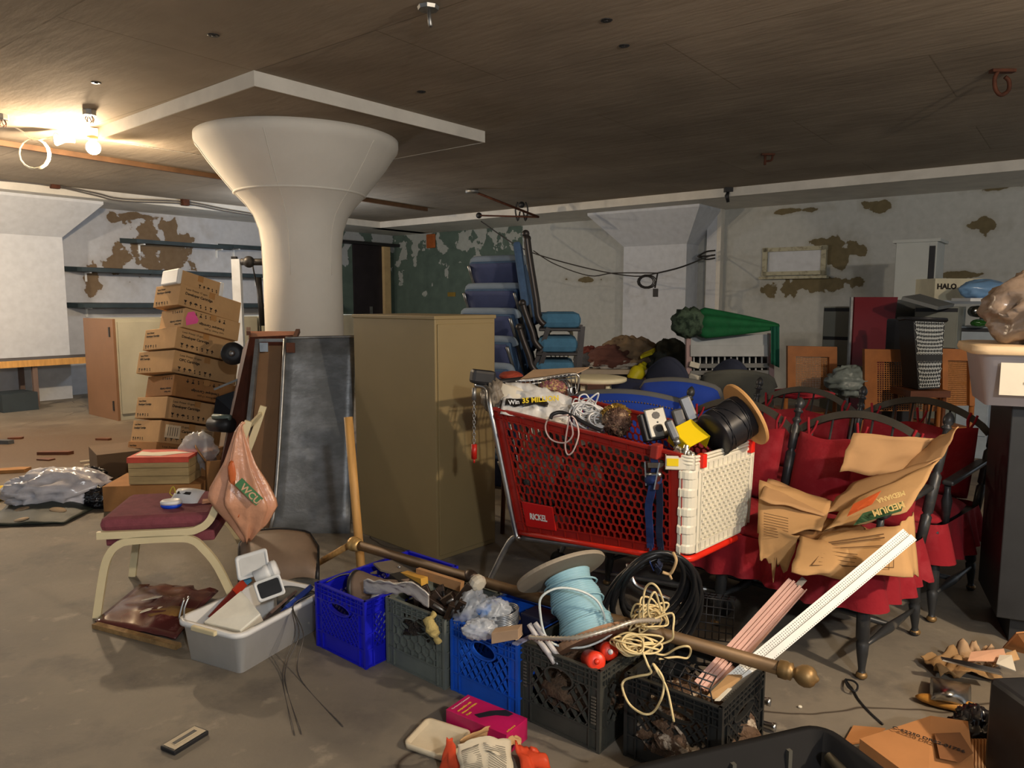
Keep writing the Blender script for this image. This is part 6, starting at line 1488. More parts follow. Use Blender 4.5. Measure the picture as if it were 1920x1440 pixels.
mb.bar((.02, .012, .17), (.6, .012, .17), .006, .01); mb.build('inner_rib', mat('bin_edge', (86, 84, 76), .5), o)
mb = MB(); mb.cyl((.03, .06, .235), (-.0, .36, .16), .014, 10); mb.build('rod', mat('grey_brown_rod', (120, 112, 92), .5), o)
# flattened orange cardboard box
o = thing('cardboard_carton', 'orange-brown squashed carton with printed numbers at the lower right', 'box', T(G(1720, 1400)))
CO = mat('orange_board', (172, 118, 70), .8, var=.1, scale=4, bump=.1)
def lowtop(px, py, z): return G(px, py, z)
t1, t2, t3, t4 = lowtop(1612, 1385, .11), lowtop(1745, 1342, .13), lowtop(1815, 1352, .12), lowtop(1832, 1475, .09); t5 = lowtop(1740, 1480, .09)
mb = MB(); top = [t1, t5, t4, t3, t2]; n = 5
vs = top+[Vector((p.x, p.y, .004)) for p in top]; mb.add(vs, [(0, 1, 2, 3, 4), (9, 8, 7, 6, 5)]+[(i, i+5, (i+1) % 5+5, (i+1) % 5) for i in range(5)]); mb.build('carton', CO, o, True)
mb = MB(); q0 = lowtop(1672, 1366, .127); q1 = lowtop(1748, 1392, .124); mb.text('C-62250 DR22-01756', .022, frame(q0+Vector((0, 0, .002)), q1-q0, None, (0, 0, 1)), .0004, bold=.0006); mb.build('printing', INK, o, True)
mb = MB(); hp = [lowtop(1752, 1378, .124), lowtop(1762, 1425, .113), lowtop(1800, 1433, .108), lowtop(1825, 1415, .112), lowtop(1800, 1376, .12)]; up = Vector((0, 0, .005)); mb.add([p+up for p in hp], [(0, 1, 2, 3, 4)]); mb.build('torn_flap', mat('deep_brown_board', (120, 78, 44), .85), o, True)  # torn flap in a darker brown than the carton
mb = MB(); c_ = G(1590, 1365, .01); quadslab(mb, G(1580, 1395, .01), G(1620, 1390, .01), G(1660, 1365, .01), G(1600, 1360, .01), -.006); tag(mb.build('cardboard_scrap', CO), 'small orange cardboard scrap on the floor behind the black bin', 'cardboard')
for k, (a, b) in enumerate((((1820, 1395), (1845, 1400)),)):
    o = thing('corrugated_scrap', 'pale corrugated cardboard scrap beside the lower right black cabinet', 'cardboard', T(G(1835, 1420)))
    mb = MB(); mb.sheet(lambda u, v: G(1822+30*u, 1440-55*v, .05+.008*math.sin(u*30)+.03*v), 24, 4, .004); mb.build('sheet', mat('pale_corrugated', (206, 150, 96), .8), o, True)
sack('black_rag', 'black crumpled bag between the orange carton and the corner cabinet', G(1830, 1370, .05), (.06, .06, .06), mat('shiny_black_film', (26, 24, 28), .25, spec=.8), .4, 3, 91)
# scattered things near the right floor
o = thing('clothes_iron', 'chrome and wood-coloured iron lying on its side on the floor at right', 'iron', T(G(1790, 1315)))
mb = MB(); mb.sheet(lambda u, v: G(1745+75*u, 1312-42*v+14*u, .03+.05*math.sin(v*3.1)*math.sin(u*3.1+.2)), 12, 10, .006); mb.build('chrome_shell', CHROME, o, True)
mb = MB(); mb.ball((0, 0, 0), (.11, .035, .02)); M_ = T(G(1780, 1318, .02))@R('Z', -25); mb.v = [M_@p for p in mb.v]; mb.build('wood_base', mat('amber_base', (190, 136, 62), .4), o, True)
mb = MB(); mb.tube([G(1815, 1320, .04), G(1850, 1335, .03), G(1870, 1345, .02)], .008, 6); mb.build('cord_end', BLACK, o, True)
def rag(name, lab, px, py, rx, ry, z, m, seed, cat='rag'):
    c = G(px, py); mb = MB()
    mb.sheet(lambda u, v: (c.x+(u-.5)*rx*(1+.3*noise.noise(Vector((v*3, seed, 0)))), c.y+(v-.5)*ry*(1+.3*noise.noise(Vector((u*3, seed, 4)))), max(.006, .02+z*abs(noise.noise(Vector((u*3.1, v*3.1, seed)))*1.8)+.01*math.sin(u*9+seed))), 16, 12, .005)
    return tag(mb.build(name, m), lab, cat)
rag('rag', 'dusty tan rag on the floor just above the chrome iron', 1800, 1262, .24, .14, .05, mat('tan_rag', (150, 118, 78), .9, var=.25, bump=.4), 3)
rag('work_glove', 'pale brown glove lying beside the tan rag at right', 1838, 1250, .16, .10, .06, mat('pale_glove', (176, 146, 112), .9, var=.2, bump=.4), 5, 'glove')
mb = MB(); mb.prism([(-.02, 0), (.02, 0), (.022, .12), (.012, .2), (-.012, .2), (-.02, .12)], .006, T(G(1875, 1262, .075))@R('Z', 75)@R('X', 8)); tag(mb.build('metal_spatula', CHROME), 'flat metal trowel blade lying near the corner cabinet', 'tool')
for i, (a, b, m, lab) in enumerate((((1862, 1240), (1912, 1228), CARD, 'brown cardboard sheet end on the floor at the right edge'), ((1815, 1230), (1890, 1232), mat('faded_pink_paper', (206, 158, 126), .8), 'faded pinkish paper sheet on the floor debris at right'), ((1868, 1236), (1905, 1250), PAPER, 'white folded paper strip on top of the debris at right'))):
    mb = MB(); quadslab(mb, G(a[0], a[1]+8, .07+.01*i), G(b[0], b[1]+8, .07+.01*i), G(b[0]-8, b[1]-10-6*i, .09+.01*i), G(a[0]+6, a[1]-8, .08+.01*i), -.004); tag(mb.build('paper_scrap', m), lab, 'paper')
mb = MB(); quadslab(mb, G(1880, 1215, .06), G(1935, 1230, .06), G(1935, 1185, .2), G(1905, 1188, .2), -.006); tag(mb.build('cardboard_sheet', CO), 'orange cardboard flap leaning against the black box foot', 'cardboard')
mb = MB(); mb.tube([G(1655, 1358, .004), G(1630, 1335, .004), G(1610, 1312, .004), G(1600, 1295, .004), G(1585, 1275, .004), G(1590, 1288, .02), G(1604, 1296, .02), G(1608, 1285, .02), G(1600, 1277, .02), G(1585, 1274, .01)], .004, 5, k=5); tag(mb.build('wire_loop', BLACK), 'thin black wire loop on the floor below the chair leg', 'wire')
for x, y, lab in ((1447, 1362, 'small steel tube end on the floor beside the black bin'), (1437, 1315, 'small chrome bolt end poking out of the black crate side')):
    o = thing('steel_socket', lab, 'tube', T(G(x, y, .02 if y > 1350 else .12))@R('Z', -30)@R('Y', 90))
    mb = MB(); mb.lathe([(.012, -.05), (.012, 0), (.014, .002), (.014, .014), (.009, .014), (.009, .0)], None, 16); mb.build('tube', CHROME, o)
mb = MB(); mb.ball((0, 0, 0), (.008, .006, .005)); mb.v = [p+G(1500, 1325, .005) for p in mb.v]; tag(mb.build('plaster_chip', PAPER), 'tiny white plaster chip on the floor left of the wire loop', 'chip')
# magenta box and rubbish in the foreground
mA = G(834, 1328, .075); mF = G(958, 1378, .075) ; 
a_ = G(836, 1330, .075); b_ = G(950, 1378, .075); c_ = G(993, 1352, .075); d_ = G(880, 1303, .075)
ex = (b_-a_).normalized(); ey = Vector((-ex.y, ex.x, 0))
o = thing('magenta_box', 'dusty magenta product box with yellow lettering lying in front of the crates', 'box', frame(Vector((a_.x, a_.y, 0)), ex, ey))
Lm, Wm = (b_-a_).length, (d_-a_).length
mb = MB(); mb.box((Lm/2, Wm/2, .0375), (Lm, Wm, .075)); mb.build('carton', mat('magenta_card', (178, 24, 84), .35, var=.18, scale=10), o, bevel=.002)
mb = MB()
FT_ = T(.0, 0, .0758)@R('Z', 90)
FT_ = frame((.025, .02, .0762), (0, 1, 0), (-1, 0, 0))
for k, (t_, s_) in enumerate((('compatible with', .0125), ('Windows 95 PCMCIA', .0095), ('Mac\'s', .012))): mb.text(t_, s_, frame((.045+.020*k, .012, .0762), (0, 1, 0), (-1, 0, 0)), .0003, bold=.0004, sx=.9)
mb.text('software', .013, frame((Lm-.005, Wm*.1, .0762), (0, 1, 0), (-1, 0, 0)), .0003)
mb.build('yellow_lettering', mat('yellow_orange_print', (222, 176, 60), .5), o)
mb = MB(); mb.text('The Powerful Connection', .009, frame((.02, .012, .0762), (0, 1, 0), (-1, 0, 0)), .0003); mb.build('white_lettering', PAPER, o)
mb = MB(); mb.prism([(.1, .03), (.125, .025), (.16, .07), (.2, .09), (.205, .11), (.17, .115), (.13, .08)], .001, T(0, 0, .0755)); mb.build('black_picture', BLACK, o)
o = thing('cream_tray', 'shallow cream plastic tray lying on the floor left of the rubbish', 'tray', T(G(810, 1400))@R('Z', -28))
a2 = G(760, 1408, .02); b2 = G(822, 1364, .03)
mb = tubshape(.17, .13, .014, .003, .006, .015, .008); M_ = T(-.07, -.05, 0)@R('X', 7); mb.v = [M_@p+Vector((0, 0, .01)) for p in mb.v]; mb.build('tray', mat('cream_tray_plastic', (206, 192, 164), .5, var=.12), o)
def fsheet(name, lab, pts, m, seed=0, cat='paper', amp=.02, par=None, curl=0):
    a, b, c, d = [Vector(p) for p in pts]
    def fn(u, v):
        p = a.lerp(b, u).lerp(d.lerp(c, u), v); w_ = noise.noise(Vector((u*2.5+seed, v*2.5, seed)))*amp
        return p+Vector((w_*.5, w_*.5, abs(w_)+curl*math.sin(u*3.14)))
    mb = MB(); mb.sheet(fn, 14, 12, .002); return tag(mb.build(name, m), lab, cat), fn
fsheet('brown_paper', 'torn brown cardboard piece standing behind the crumpled newspaper', [G(858, 1402, .03), G(925, 1385, .02), G(922, 1362, .07), G(865, 1392, .1)], CARD, 1, 'cardboard')
fsheet('orange_packet', 'crushed orange-red packet standing left of the newspaper', [G(820, 1450, .0), G(865, 1455, .0), G(850, 1392, .13), G(840, 1385, .16)], mat('orange_red_film', (206, 74, 44), .35, var=.2), 2, 'packet')
nw, nf = fsheet('newspaper', 'crumpled newspaper sheet at the bottom of the photo between orange packets', [G(868, 1462, .01), G(965, 1475, .01), G(955, 1395, .09), G(855, 1402, .11)], mat('newsprint', (196, 184, 160), .85, var=.08), 3, 'newspaper', .03, None, .03)
mb = MB()
for k in range(16): mb.bar(nf(.1, .12+.045*k)+Vector((-.002, -.004, .004)), nf(.42, .12+.045*k)+Vector((-.002, -.004, .004)), .0012, .0008); mb.bar(nf(.52, .12+.045*k)+Vector((-.002, -.004, .004)), nf(.9, .12+.045*k)+Vector((-.002, -.004, .004)), .0012, .0008)
nw.select_set(False)
np_ = mb.build('newspaper_print', mat('grey_print', (96, 90, 80), .8)); np_.parent = nw; np_.matrix_parent_inverse = nw.matrix_basis.inverted()
fsheet('orange_packet', 'flat orange-red packet lying right of the newspaper', [G(985, 1462, .005), G(1048, 1462, .005), G(1010, 1408, .03), G(962, 1395, .06)], mat('orange_red_film', (206, 74, 44), .35, var=.2), 4, 'packet', .03)
fsheet('brown_paper', 'pale brown cardboard tongue between the newspaper and the right orange packet', [G(945, 1395, .05), G(975, 1405, .03), G(978, 1385, .04), G(955, 1380, .06)], CARD, 5, 'cardboard')
# ------------------------------------------------------------ blue stacking chairs
BLUC = mat('slate_blue_fabric', (66, 90, 120), .95, var=.15, scale=20, bump=.2, bscale=120)
BLUD = mat('indigo_back_cloth', (66, 74, 108), .9, var=.12, scale=10)
PIPE = mat('dusty_grey_piping', (124, 138, 152), .95, var=.1)
FRM = mat('dark_frame_metal', (58, 54, 52), .4, .5)
def backchair(M, lab, group):   # local x across, y away from the viewer, origin at the middle of the back's top edge
    o = thing('stacking_chair', lab, 'chair', M, group); W_ = .52
    def prof(v): return Vector((0, .02+.20*(1-v)**1.2+.03*math.sin(v*5), -.52+.52*v))
    mb = MB(); mb.sheet(lambda u, v: prof(v)+Vector(((u-.5)*W_*(1-.04*v), .045, 0)), 8, 14, .085); mb.build('back_cushion', BLUC, o, bevel=.015)
    mb = MB(); mb.sheet(lambda u, v: prof(.12+.84*v)+Vector(((u-.5)*(W_-.07), -.012, 0)), 6, 12, .014); mb.build('back_shell', BLUD, o)
    mb = MB(); mb.tube([(-W_/2+.005, .075, -.03), (-W_/2+.015, .065, .0), (-W_/2+.05, .055, .012), (0, .055, .014), (W_/2-.05, .055, .012), (W_/2-.015, .065, 0), (W_/2-.005, .075, -.03)], .034, 10, k=3); mb.build('padded_rim', PIPE, o)
    for s_ in (-1, 1):
        mb = MB(); mb.tube([prof(.93)+Vector((s_*(W_/2-.02), -.02, 0)), prof(.5)+Vector((s_*(W_/2-.02), -.025, 0)), prof(.05)+Vector((s_*(W_/2-.02), -.02, 0))], .013, 8, k=3); mb.build('frame_tube', STEEL, o)
    mb = MB(); mb.box((0, .42, -.46), (W_, .36, .08)); mb.build('seat', BLUC, o, bevel=.02)
    return o
ang = 14
b0 = None
tops = [(928, 489, 6.05), (919, 541, 6.0), (911, 588, 5.95), (905, 640, 5.9), (899, 690, 5.85), (896, 742, 5.8), (892, 795, 5.75), (889, 850, 5.7)]
for k, (x, y, Y) in enumerate(tops):
    c = D(x, y, Y); M = T(c)@R('Z', -30)
    lab = ['topmost', 'second from the top', 'third from the top', 'fourth from the top', 'fifth from the top', 'sixth from the top', 'seventh from the top', 'lowest'][k]+' blue chair of the stack seen from behind, above the olive cabinet'
    if b0 is None: b0 = backchair(M, lab, 'blue stacking chairs')
    else: dup(b0, M, lab)
def sidechair(px, py, Y, lab, tall, ll=.62):
    s0 = D(px, py, Y); M = T(s0)@R('Z', -3); o = thing('stacking_chair', lab, 'chair', M, 'blue stacking chairs')
    mb = MB(); mb.box((.155, .22, -.045), (.31, .44, .13)); mb.build('seat', mat('teal_blue_fabric', (66, 110, 138), .95, var=.14, scale=14, bump=.2), o, bevel=.05)
    mb = MB(); mb.box((.15, .22, -.115), (.33, .45, .025)); mb.build('seat_pan', FRM, o, bevel=.006)
    for y in (.0, .44):
        mb = MB(); mb.bar((.325, y, -.09), (.285, y, -ll), .035, .02, (0, 1, 0)); mb.build('leg', FRM, o)
        mb = MB(); mb.bar((.06, y, -.10), (-.12-(ll-.62)*.2, y, -ll), .035, .02, (0, 1, 0)); mb.build('leg', FRM, o)
        h = 1 if tall else .45
        mb = MB(); mb.tube([(.03, y, -.08), (-.02, y, -.02), (-.04, y, .12*h), (-.09, y, .42*h), (-.115, y, .60*h)], .024, 8, k=4); mb.ball((-.118, y, .615*h), .03, 10, 6); mb.build('back_frame', FRM, o)
    if tall:
        mb = MB(); mb.box((-.11, .225, .33), (.06, .40, .50), R('Y', -8)); mb.build('back_cushion', BLUC, o, bevel=.02)
    return o
sidechair(1014, 590, 5.7, 'top blue chair seen from the side with its tall dark frame back', True)
sidechair(1008, 636, 5.68, 'second blue chair seat from the side, below the tall-backed one', False)
sidechair(1002, 681, 5.66, 'third blue chair seat from the side, just above the cart', False, D(1002, 681, 5.66).z)
# cream spindle chair and round stool behind
o = thing('spindle_back_chair', 'cream painted spindle chair standing behind the blue chair stack', 'chair', T(D(1070, 690, 6.3).x, 6.3, 0))
CRM = mat('cream_paint', (222, 212, 176), .5, var=.08)
mb = MB(); mb.tube([D(1070, 620, 6.3), D(1078, 660, 6.25), D(1086, 702, 6.2)], .016, 8)
mb.tube([D(1022, 650, 6.5), D(1030, 622, 6.4), D(1050, 612, 6.35), D(1070, 622, 6.3)], .014, 8, k=4); mb.build('back_frame', CRM, o, True)
for k in range(5): mb = MB(); a = D(1032+8*k, 655, 6.4); mb.tube([a, a+Vector((.03, 0, -.26))], .007, 6); mb.build('spindle', CRM, o, True)
o = thing('round_table', 'small cream round stool top between the cart and the blue chairs', 'stool', T(D(1118, 705, 5.2).x, 5.2, 0))
zt_ = D(1118, 708, 5.2).z; mb = MB(); mb.lathe([(.20, zt_-.03), (.215, zt_-.02), (.215, zt_), (.18, zt_+.008)], None, 36); mb.build('top', CRM, o)
for k in range(4): a = k*1.57+.6; mb = MB(); mb.cyl((.16*math.cos(a), .16*math.sin(a), 0), (.12*math.cos(a), .12*math.sin(a), zt_-.02), .017, 10); mb.build('leg', CRM, o)
o = thing('red_footstool', 'worn red upholstered stool under the cream round top', 'stool', T(D(1105, 735, 4.9).x, 4.95, 0)@R('Z', 10))
mb = MB(); mb.box((0, 0, .70), (.36, .3, .24)); mb.build('pad', mat('worn_red_fabric', (156, 62, 42), .8, var=.2), o, bevel=.03); mb = MB(); mb.box((0, 0, .29), (.3, .25, .58)); mb.build('base', BLACK, o)
sack('old_cushion', 'faded orange-red cushion seen behind the cart handle', D(958, 705, 4.6), (.07, .08, .03), mat('worn_red_fabric', (156, 62, 42), .8), .1, 2, 99, cat='cushion')
# table with junk heap against the back wall
o = thing('junk_table', 'dark wooden table carrying the heap of clothes by the back wall', 'table', T(D(1180, 740, 8.2)))
tz = D(1180, 695, 8.0).z; tc = D(1180, 700, 8.3)
mb = MB(); mb.box((tc.x, 8.6, tz-.03), (1.6, .9, .05)); mb.build('top', mat('pale_table_edge', (176, 160, 140), .6), o, True)
mb = MB(); mb.box((tc.x, 8.6, tz/2-.05), (1.5, .8, tz-.1)); mb.build('body', WOODD, o, True)
junk = [((1145, 672), (.20, .14, .12), (92, 58, 50), 'dark brown crumpled jacket at the left of the heap on the junk table'), ((1180, 664), (.26, .16, .16), (128, 108, 84), 'tan cloth bundle at the top of the heap on the junk table'), ((1210, 672), (.24, .16, .12), (140, 126, 96), 'pale khaki cloth in the middle of the junk heap'), ((1253, 672), (.20, .16, .17), (60, 62, 54), 'dark grey-green bag at the right of the junk heap'), ((1290, 690), (.22, .16, .10), (40, 40, 38), 'black bag at the right end of the junk table'), ((1180, 685), (.18, .12, .07), (150, 76, 60), 'rust-red cloth at the front of the junk heap'), ((1148, 688), (.22, .12, .07), (150, 146, 140), 'pale grey cloth at the front left of the junk heap'), ((1115, 682), (.20, .12, .09), (70, 72, 76), 'dark grey bag with pale lid at the left end of the junk table'), ((1105, 670), (.10, .1, .10), (104, 48, 40), 'small red-brown box-shaped bundle near the blue chairs')]
for i, (p, rad, cc3, lab) in enumerate(junk):
    c = D(p[0], p[1], 8.35+.1*(i % 3)); sack('cloth_bundle', lab, Vector((c.x, c.y, max(c.z, tz+rad[2]*.6))), rad, mat('cloth_%d' % i, cc3, .9, var=.2, bump=.4), .35, 2.2, 100+i, cat='clothes')
YL = mat('yellow_rubber', (218, 204, 30), .5)
o = thing('yellow_glove', 'yellow plastic bottle-shaped item at the front of the junk heap', 'bottle', T(D(1198, 695, 7.6)))
mb = MB(); mb.tube([D(1186, 712, 8.1), D(1196, 698, 8.12), D(1206, 686, 8.15)], [.075, .085, .05], 10, k=4); mb.tube([D(1206, 686, 8.15), D(1209, 680, 8.16)], .03, 8); mb.build('body', YL, o, True)
mb = MB(); quadslab(mb, D(1200, 668, 8.1), D(1222, 660, 8.15), D(1228, 652, 8.3), D(1205, 662, 8.3), -.03); tag(mb.build('yellow_card', YL), 'yellow folded piece lying on the khaki cloth of the junk heap', 'cloth')
# blue and grey chair backs in the middle distance
def lowback(px0, py0, px1, py1, Y, ztop_, m, rim, lab, wave=.04, nails=False, hgt=.5):
    a = D(px0, py0, Y); b = D(px1, py1, Y-.25); c = (a+b)/2; o = thing('upholstered_chair', lab, 'chair', T(c.x, c.y, 0))
    def top(u): p = a.lerp(b, u); p.z += wave*math.sin(u*3.14)-.06*max(0, (u-.92)/.08)**2-.04*max(0, (.06-u)/.06)**2; return p
    mb = MB(); mb.sheet(lambda u, v: top(u)+Vector((0, -.05*math.sin(u*3.14), -hgt*(1-v))), 20, 5, .06); mb.build('back', m, o, True)
    mb = MB(); mb.tube([top(k/20)+Vector((0, -.05*math.sin(k/20*3.14), 0)) for k in range(21)], .026, 8); mb.build('top_rim', rim, o, True)
    if nails:
        mb = MB()
        for k in range(40): mb.ball(top((k+.5)/40)+Vector((0, -.05*math.sin(k/40*3.14)-.034, -.045)), .005, 6, 4)
        mb.build('nail_row', BRASS, o, True)
    mb = MB(); sl = (b-a).normalized(); mb.bar(a+sl*.05+Vector((0, .22, -hgt)), b-sl*.05+Vector((0, .22, -hgt)), .12, .5, (0, 1, 0)) ; mb.build('seat', m, o, True, bevel=.03)
    mb = MB()
    for q in (a+sl*.06, b-sl*.06):
        for dy in (0, .42): mb.cyl((q.x, q.y+dy, 0), (q.x, q.y+dy, q.z-hgt+.02), .02, 8)
    mb.build('leg', BLACKWOOD, o, True)
    return o
RB1 = mat('royal_blue_velvet', (22, 58, 150), .8, var=.12); DKB = mat('dark_blue_grey_cloth', (46, 50, 66), .95, var=.12); GRC = mat('grey_green_cloth', (84, 84, 76), .95, var=.12); RIMD = mat('dusty_rim', (92, 92, 90), .9)
lowback(1075, 742, 1300, 762, 4.5, 0, RB1, RIMD, 'royal blue chair back with nail trim just behind the cart contents', .05, True)
lowback(1205, 718, 1352, 732, 5.0, 0, RB1, RIMD, 'royal blue upholstered chair back behind the black wire spool', .04)
lowback(1138, 712, 1290, 735, 5.5, 0, mat('navy_cloth', (30, 36, 60), .9), mat('navy_rim', (36, 40, 58), .9), 'dark navy chair back left of the royal blue ones', .02)
lowback(1216, 698, 1288, 706, 5.9, 0, DKB, DKB, 'rounded dark slate chair back in front of the junk heap', .12)
lowback(1318, 705, 1452, 712, 5.4, 0, GRC, GRC, 'wide grey-green padded chair back in front of the white crib frame', .04)
lowback(1338, 698, 1400, 700, 6.3, 0, DKB, DKB, 'small round dark chair back seen against the crib slats', .10)
# crib frame with bars
o = thing('crib_frame', 'white and pink wooden crib end with bars standing under the green parasol', 'crib', T(D(1366, 760, 7.0).x, 7.0, 0))
PKW = mat('pinkish_white_wood', (176, 146, 142), .6); 
for x in (1291, 1445): mb = MB(); mb.bar(D(x, 800, 7), D(x, 625, 7), .05, .05, (0, 1, 0)); mb.build('post', PKW, o, True)
mb = MB(); quadslab(mb, D(1294, 666, 7), D(1441, 666, 7), D(1441, 627, 7), D(1294, 627, 7), .03); quadslab(mb, D(1294, 668, 6.97), D(1441, 668, 6.97), D(1441, 647, 6.97), D(1294, 647, 6.97), .02); mb.build('head_panel', mat('grey_white_panel', (178, 180, 178), .6), o, True)
mb = MB()
for y in (686, 699, 712): mb.bar(D(1294, y, 6.98), D(1441, y-1, 6.98), .04, .03, (0, 1, 0))
mb.build('rail', mat('grey_rail', (122, 122, 118), .6), o, True)
for k in range(13): mb = MB(); x = 1301+11.6*k; mb.cyl(D(x, 740, 7.02), D(x, 664, 7.02), .008, 8); mb.build('bar', mat('white_bar', (196, 196, 192), .5), o, True)
for (x, y, lab) in ((1302, 684, 'small crumpled white paper tucked at the left end of the upper crib rail'), (1301, 707, 'small white paper tucked at the left end of the lower crib rail')):
    c = D(x, y, 6.92); mb = MB(); mb.box((0, 0, 0), (.09, .03, .05), T(c)@R('Y', 15)); tag(mb.build('white_tag', PAPER), lab, 'paper')
mb = MB(); quadslab(mb, D(1294, 838, 7.3), D(1441, 838, 7.3), D(1441, 668, 7.3), D(1294, 668, 7.3), .03); tag(mb.build('dark_board', mat('near_black_board', (22, 22, 24), .7)), 'near black board standing behind the bars of the crib', 'board')
# folded green parasol lying on top
GRN = mat('dark_green_canvas', (18, 96, 52), .8, var=.2, scale=10, bump=.3)
o = thing('folded_parasol', 'folded dark green parasol lying across the top of the crib frame', 'parasol', T(D(1365, 608, 6.85)))
def pf(u, v):
    a = D(1305, 607, 6.85).lerp(D(1460, 612, 6.85), u); r_ = (.02+.125*(1-u)**.8)*(1+.12*math.sin(v*6.283*5)); r_ *= min(1, u*6+.55)
    return a+Vector((0, math.cos(v*6.283)*r_, math.sin(v*6.283)*r_))
mb = MB(); mb.sheet(pf, 20, 40, .004); mb.build('canopy', GRN, o, True)
mb = MB(); mb.ball((0, 0, 0), (.13, .12, .11), 22, 14, .35, 3, 7); c = D(1292, 605, 6.85); mb.v = [p+c for p in mb.v]; mb.build('bunched_end', mat('dirty_green_cloth', (78, 96, 76), .9, scale=12, c2=(30, 46, 34), cut=(.45, .6)), o, True)
mb = MB(); mb.sheet(lambda u, v: D(1446+14*u, 612+70*v*(1+.1*u), 6.8)+Vector((0, .02*math.sin(u*12), 0)), 10, 8, .006); mb.build('hanging_corner', mat('bluish_green_canvas', (20, 92, 70), .8), o, True)
# rattan chairs
RAT = mat('rattan_brown', (150, 92, 44), .5, var=.2, scale=8); CANE = mat('cane_web', (176, 116, 60), .55, var=.2, scale=60)
def cane_back(x0, x1, ytop, Y, lab, ybot=740, panel=(.25, .2), yaw=0):
    a = D(x0, ybot, Y); b = D(x1, ybot, Y+yaw); c = D(x1, ytop, Y+yaw); d = D(x0, ytop-2, Y)
    o = thing('rattan_chair', lab, 'chair', T((a.x+b.x)/2, Y, 0), 'rattan chairs')
    f = bil(a, b, c, d); fw = .16
    mb = MB()
    quadslab(mb, f(0, 0), f(fw, 0), f(fw, 1), f(0, 1), .04); quadslab(mb, f(1-fw, 0), f(1, 0), f(1, 1), f(1-fw, 1), .04); quadslab(mb, f(fw, .80), f(1-fw, .80), f(1-fw, 1), f(fw, 1), .04); mb.build('back_frame', RAT, o, True)
    mb = MB(); n = 22
    for k in range(n): t = fw+(1-2*fw)*k/(n-1); mb.bar(f(t, 0), f(t, .8), .006, .003, (0, 1, 0))
    for k in range(24): t = .8*k/23; mb.bar(f(fw, t), f(1-fw, t), .005, .003, (0, 1, 0))
    mb.build('cane_panel', CANE, o, True)
    mb = MB(); mid = (a+b)/2; mb.box((mid.x, mid.y+.22, .44), ((b-a).length, .45, .05)); mb.build('seat', RAT, o, True, bevel=.01)
    mb = MB()
    for q in (a, b):
        for dy in (0, .42): mb.cyl((q.x, q.y+dy, 0), (q.x, q.y+dy, max(q.z, .44) if dy == 0 else .44), .02, 8)
    mb.build('leg', RAT, o, True); return o
cane_back(1474, 1566, 650, 6.6, 'cane-backed rattan chair right of the green parasol, the leftmost of them', 745)
cane_back(1617, 1758, 656, 5.9, 'large rattan chair in the middle with a dark cane panel', 770)
cane_back(1762, 1822, 655, 5.8, 'rattan chair partly hidden behind the storage tub', 760)
# red board and file cabinets along the back wall
o = thing('red_board', 'dark red board standing upright among the grey cabinets', 'board', T(D(1636, 700, 6.9)))
mb = MB(); quadslab(mb, D(1582, 860, 6.9), D(1634, 860, 6.95), D(1677, 557, 7.0), D(1597, 557, 6.9), .05); mb.build('panel', mat('deep_red_laminate', (104, 20, 28), .5, var=.06), o, True)
mb = MB(); mb.bar(D(1583, 850, 6.88), D(1597, 557, 6.88), .02, .03, (0, 1, 0)); mb.build('metal_edge', STEEL, o, True)
FGR = mat('file_grey', (122, 124, 114), .5, var=.06)
WALLX = -V; 
def alongwall(x0, x1, y, Y):
    a = D(x0, y, Y); p = onplane(x1, y, a, U); return a, (p-a).dot(WALLX)
def filecab(x0, x1, ytop, Y, n, lab, dh=.27, mm=FGR):
    a, w_ = alongwall(x0, x1, ytop, Y); o = thing('filing_cabinet', lab, 'cabinet', frame((a.x, a.y, 0), WALLX, U), 'grey filing cabinets by the back wall'); H_ = a.z
    mb = MB(); mb.box((w_/2, .25, H_/2), (w_, .5, H_)); mb.build('body', mm, o)
    for k in range(n):
        z = H_-.03-dh*(k+.5)
        if z < .1: break
        mb = MB(); mb.box((w_/2, -.012, z), (w_-.02, .024, dh-.035)); dw = mb.build('drawer', mm, o); mb = MB(); mb.box((w_/2, .0, z+dh/2), (w_-.01, .01, .035)); mb.build('recessed_grip', BLACK, dw)
    return o
filecab(1545, 1597, 575, 7.6, 5, 'grey filing cabinet left of the red board with dark gaps between drawers', .29)
filecab(1716, 1798, 575, 6.9, 4, 'grey filing cabinet behind the woven basket', .36)
filecab(1802, 1865, 612, 6.9, 2, 'pale blue-grey low cabinet right of the woven basket', .5, mat('pale_blue_grey', (150, 160, 168), .5))
a, w_ = alongwall(1678, 1755, 500, 8.0); zt_ = D(1678, 455, 8.0).z
o = thing('tall_locker', 'tall pale grey locker standing against the back wall', 'locker', frame((a.x, a.y, 0), WALLX, U))
mb = MB(); mb.box((w_/2, .25, zt_/2), (w_, .5, zt_)); mb.build('body', mat('locker_grey', (176, 180, 176), .5, var=.05), o, bevel=.005)
mb = MB(); mb.box((w_*.42, -.01, zt_/2), (w_*.8, .02, zt_-.04)); mb.build('door', mat('locker_grey', (176, 180, 176), .5), o)
mb = MB(); mb.box((w_*.9, -.012, zt_/2), (.05, .025, zt_-.1)); mb.build('side_strip', BLACK, o)
mb = MB(); mb.box((w_/2, .25, zt_+.01), (w_+.06, .54, .03)); mb.build('top_board', mat('locker_grey', (176, 180, 176), .5), o)
mb = MB(); quadslab(mb, D(1692, 556, 6.3), D(1760, 575, 6.2), D(1790, 570, 6.6), D(1725, 551, 6.7), -.03); tag(mb.build('grey_tray', mat('mid_grey_plastic', (96, 98, 96), .5)), 'grey flat tray tilted on top of the things behind the basket', 'tray')
o = thing('woven_basket', 'tall dark basket with white lattice weave standing behind the rattan chairs', 'basket', T(D(1741, 700, 5.9)))
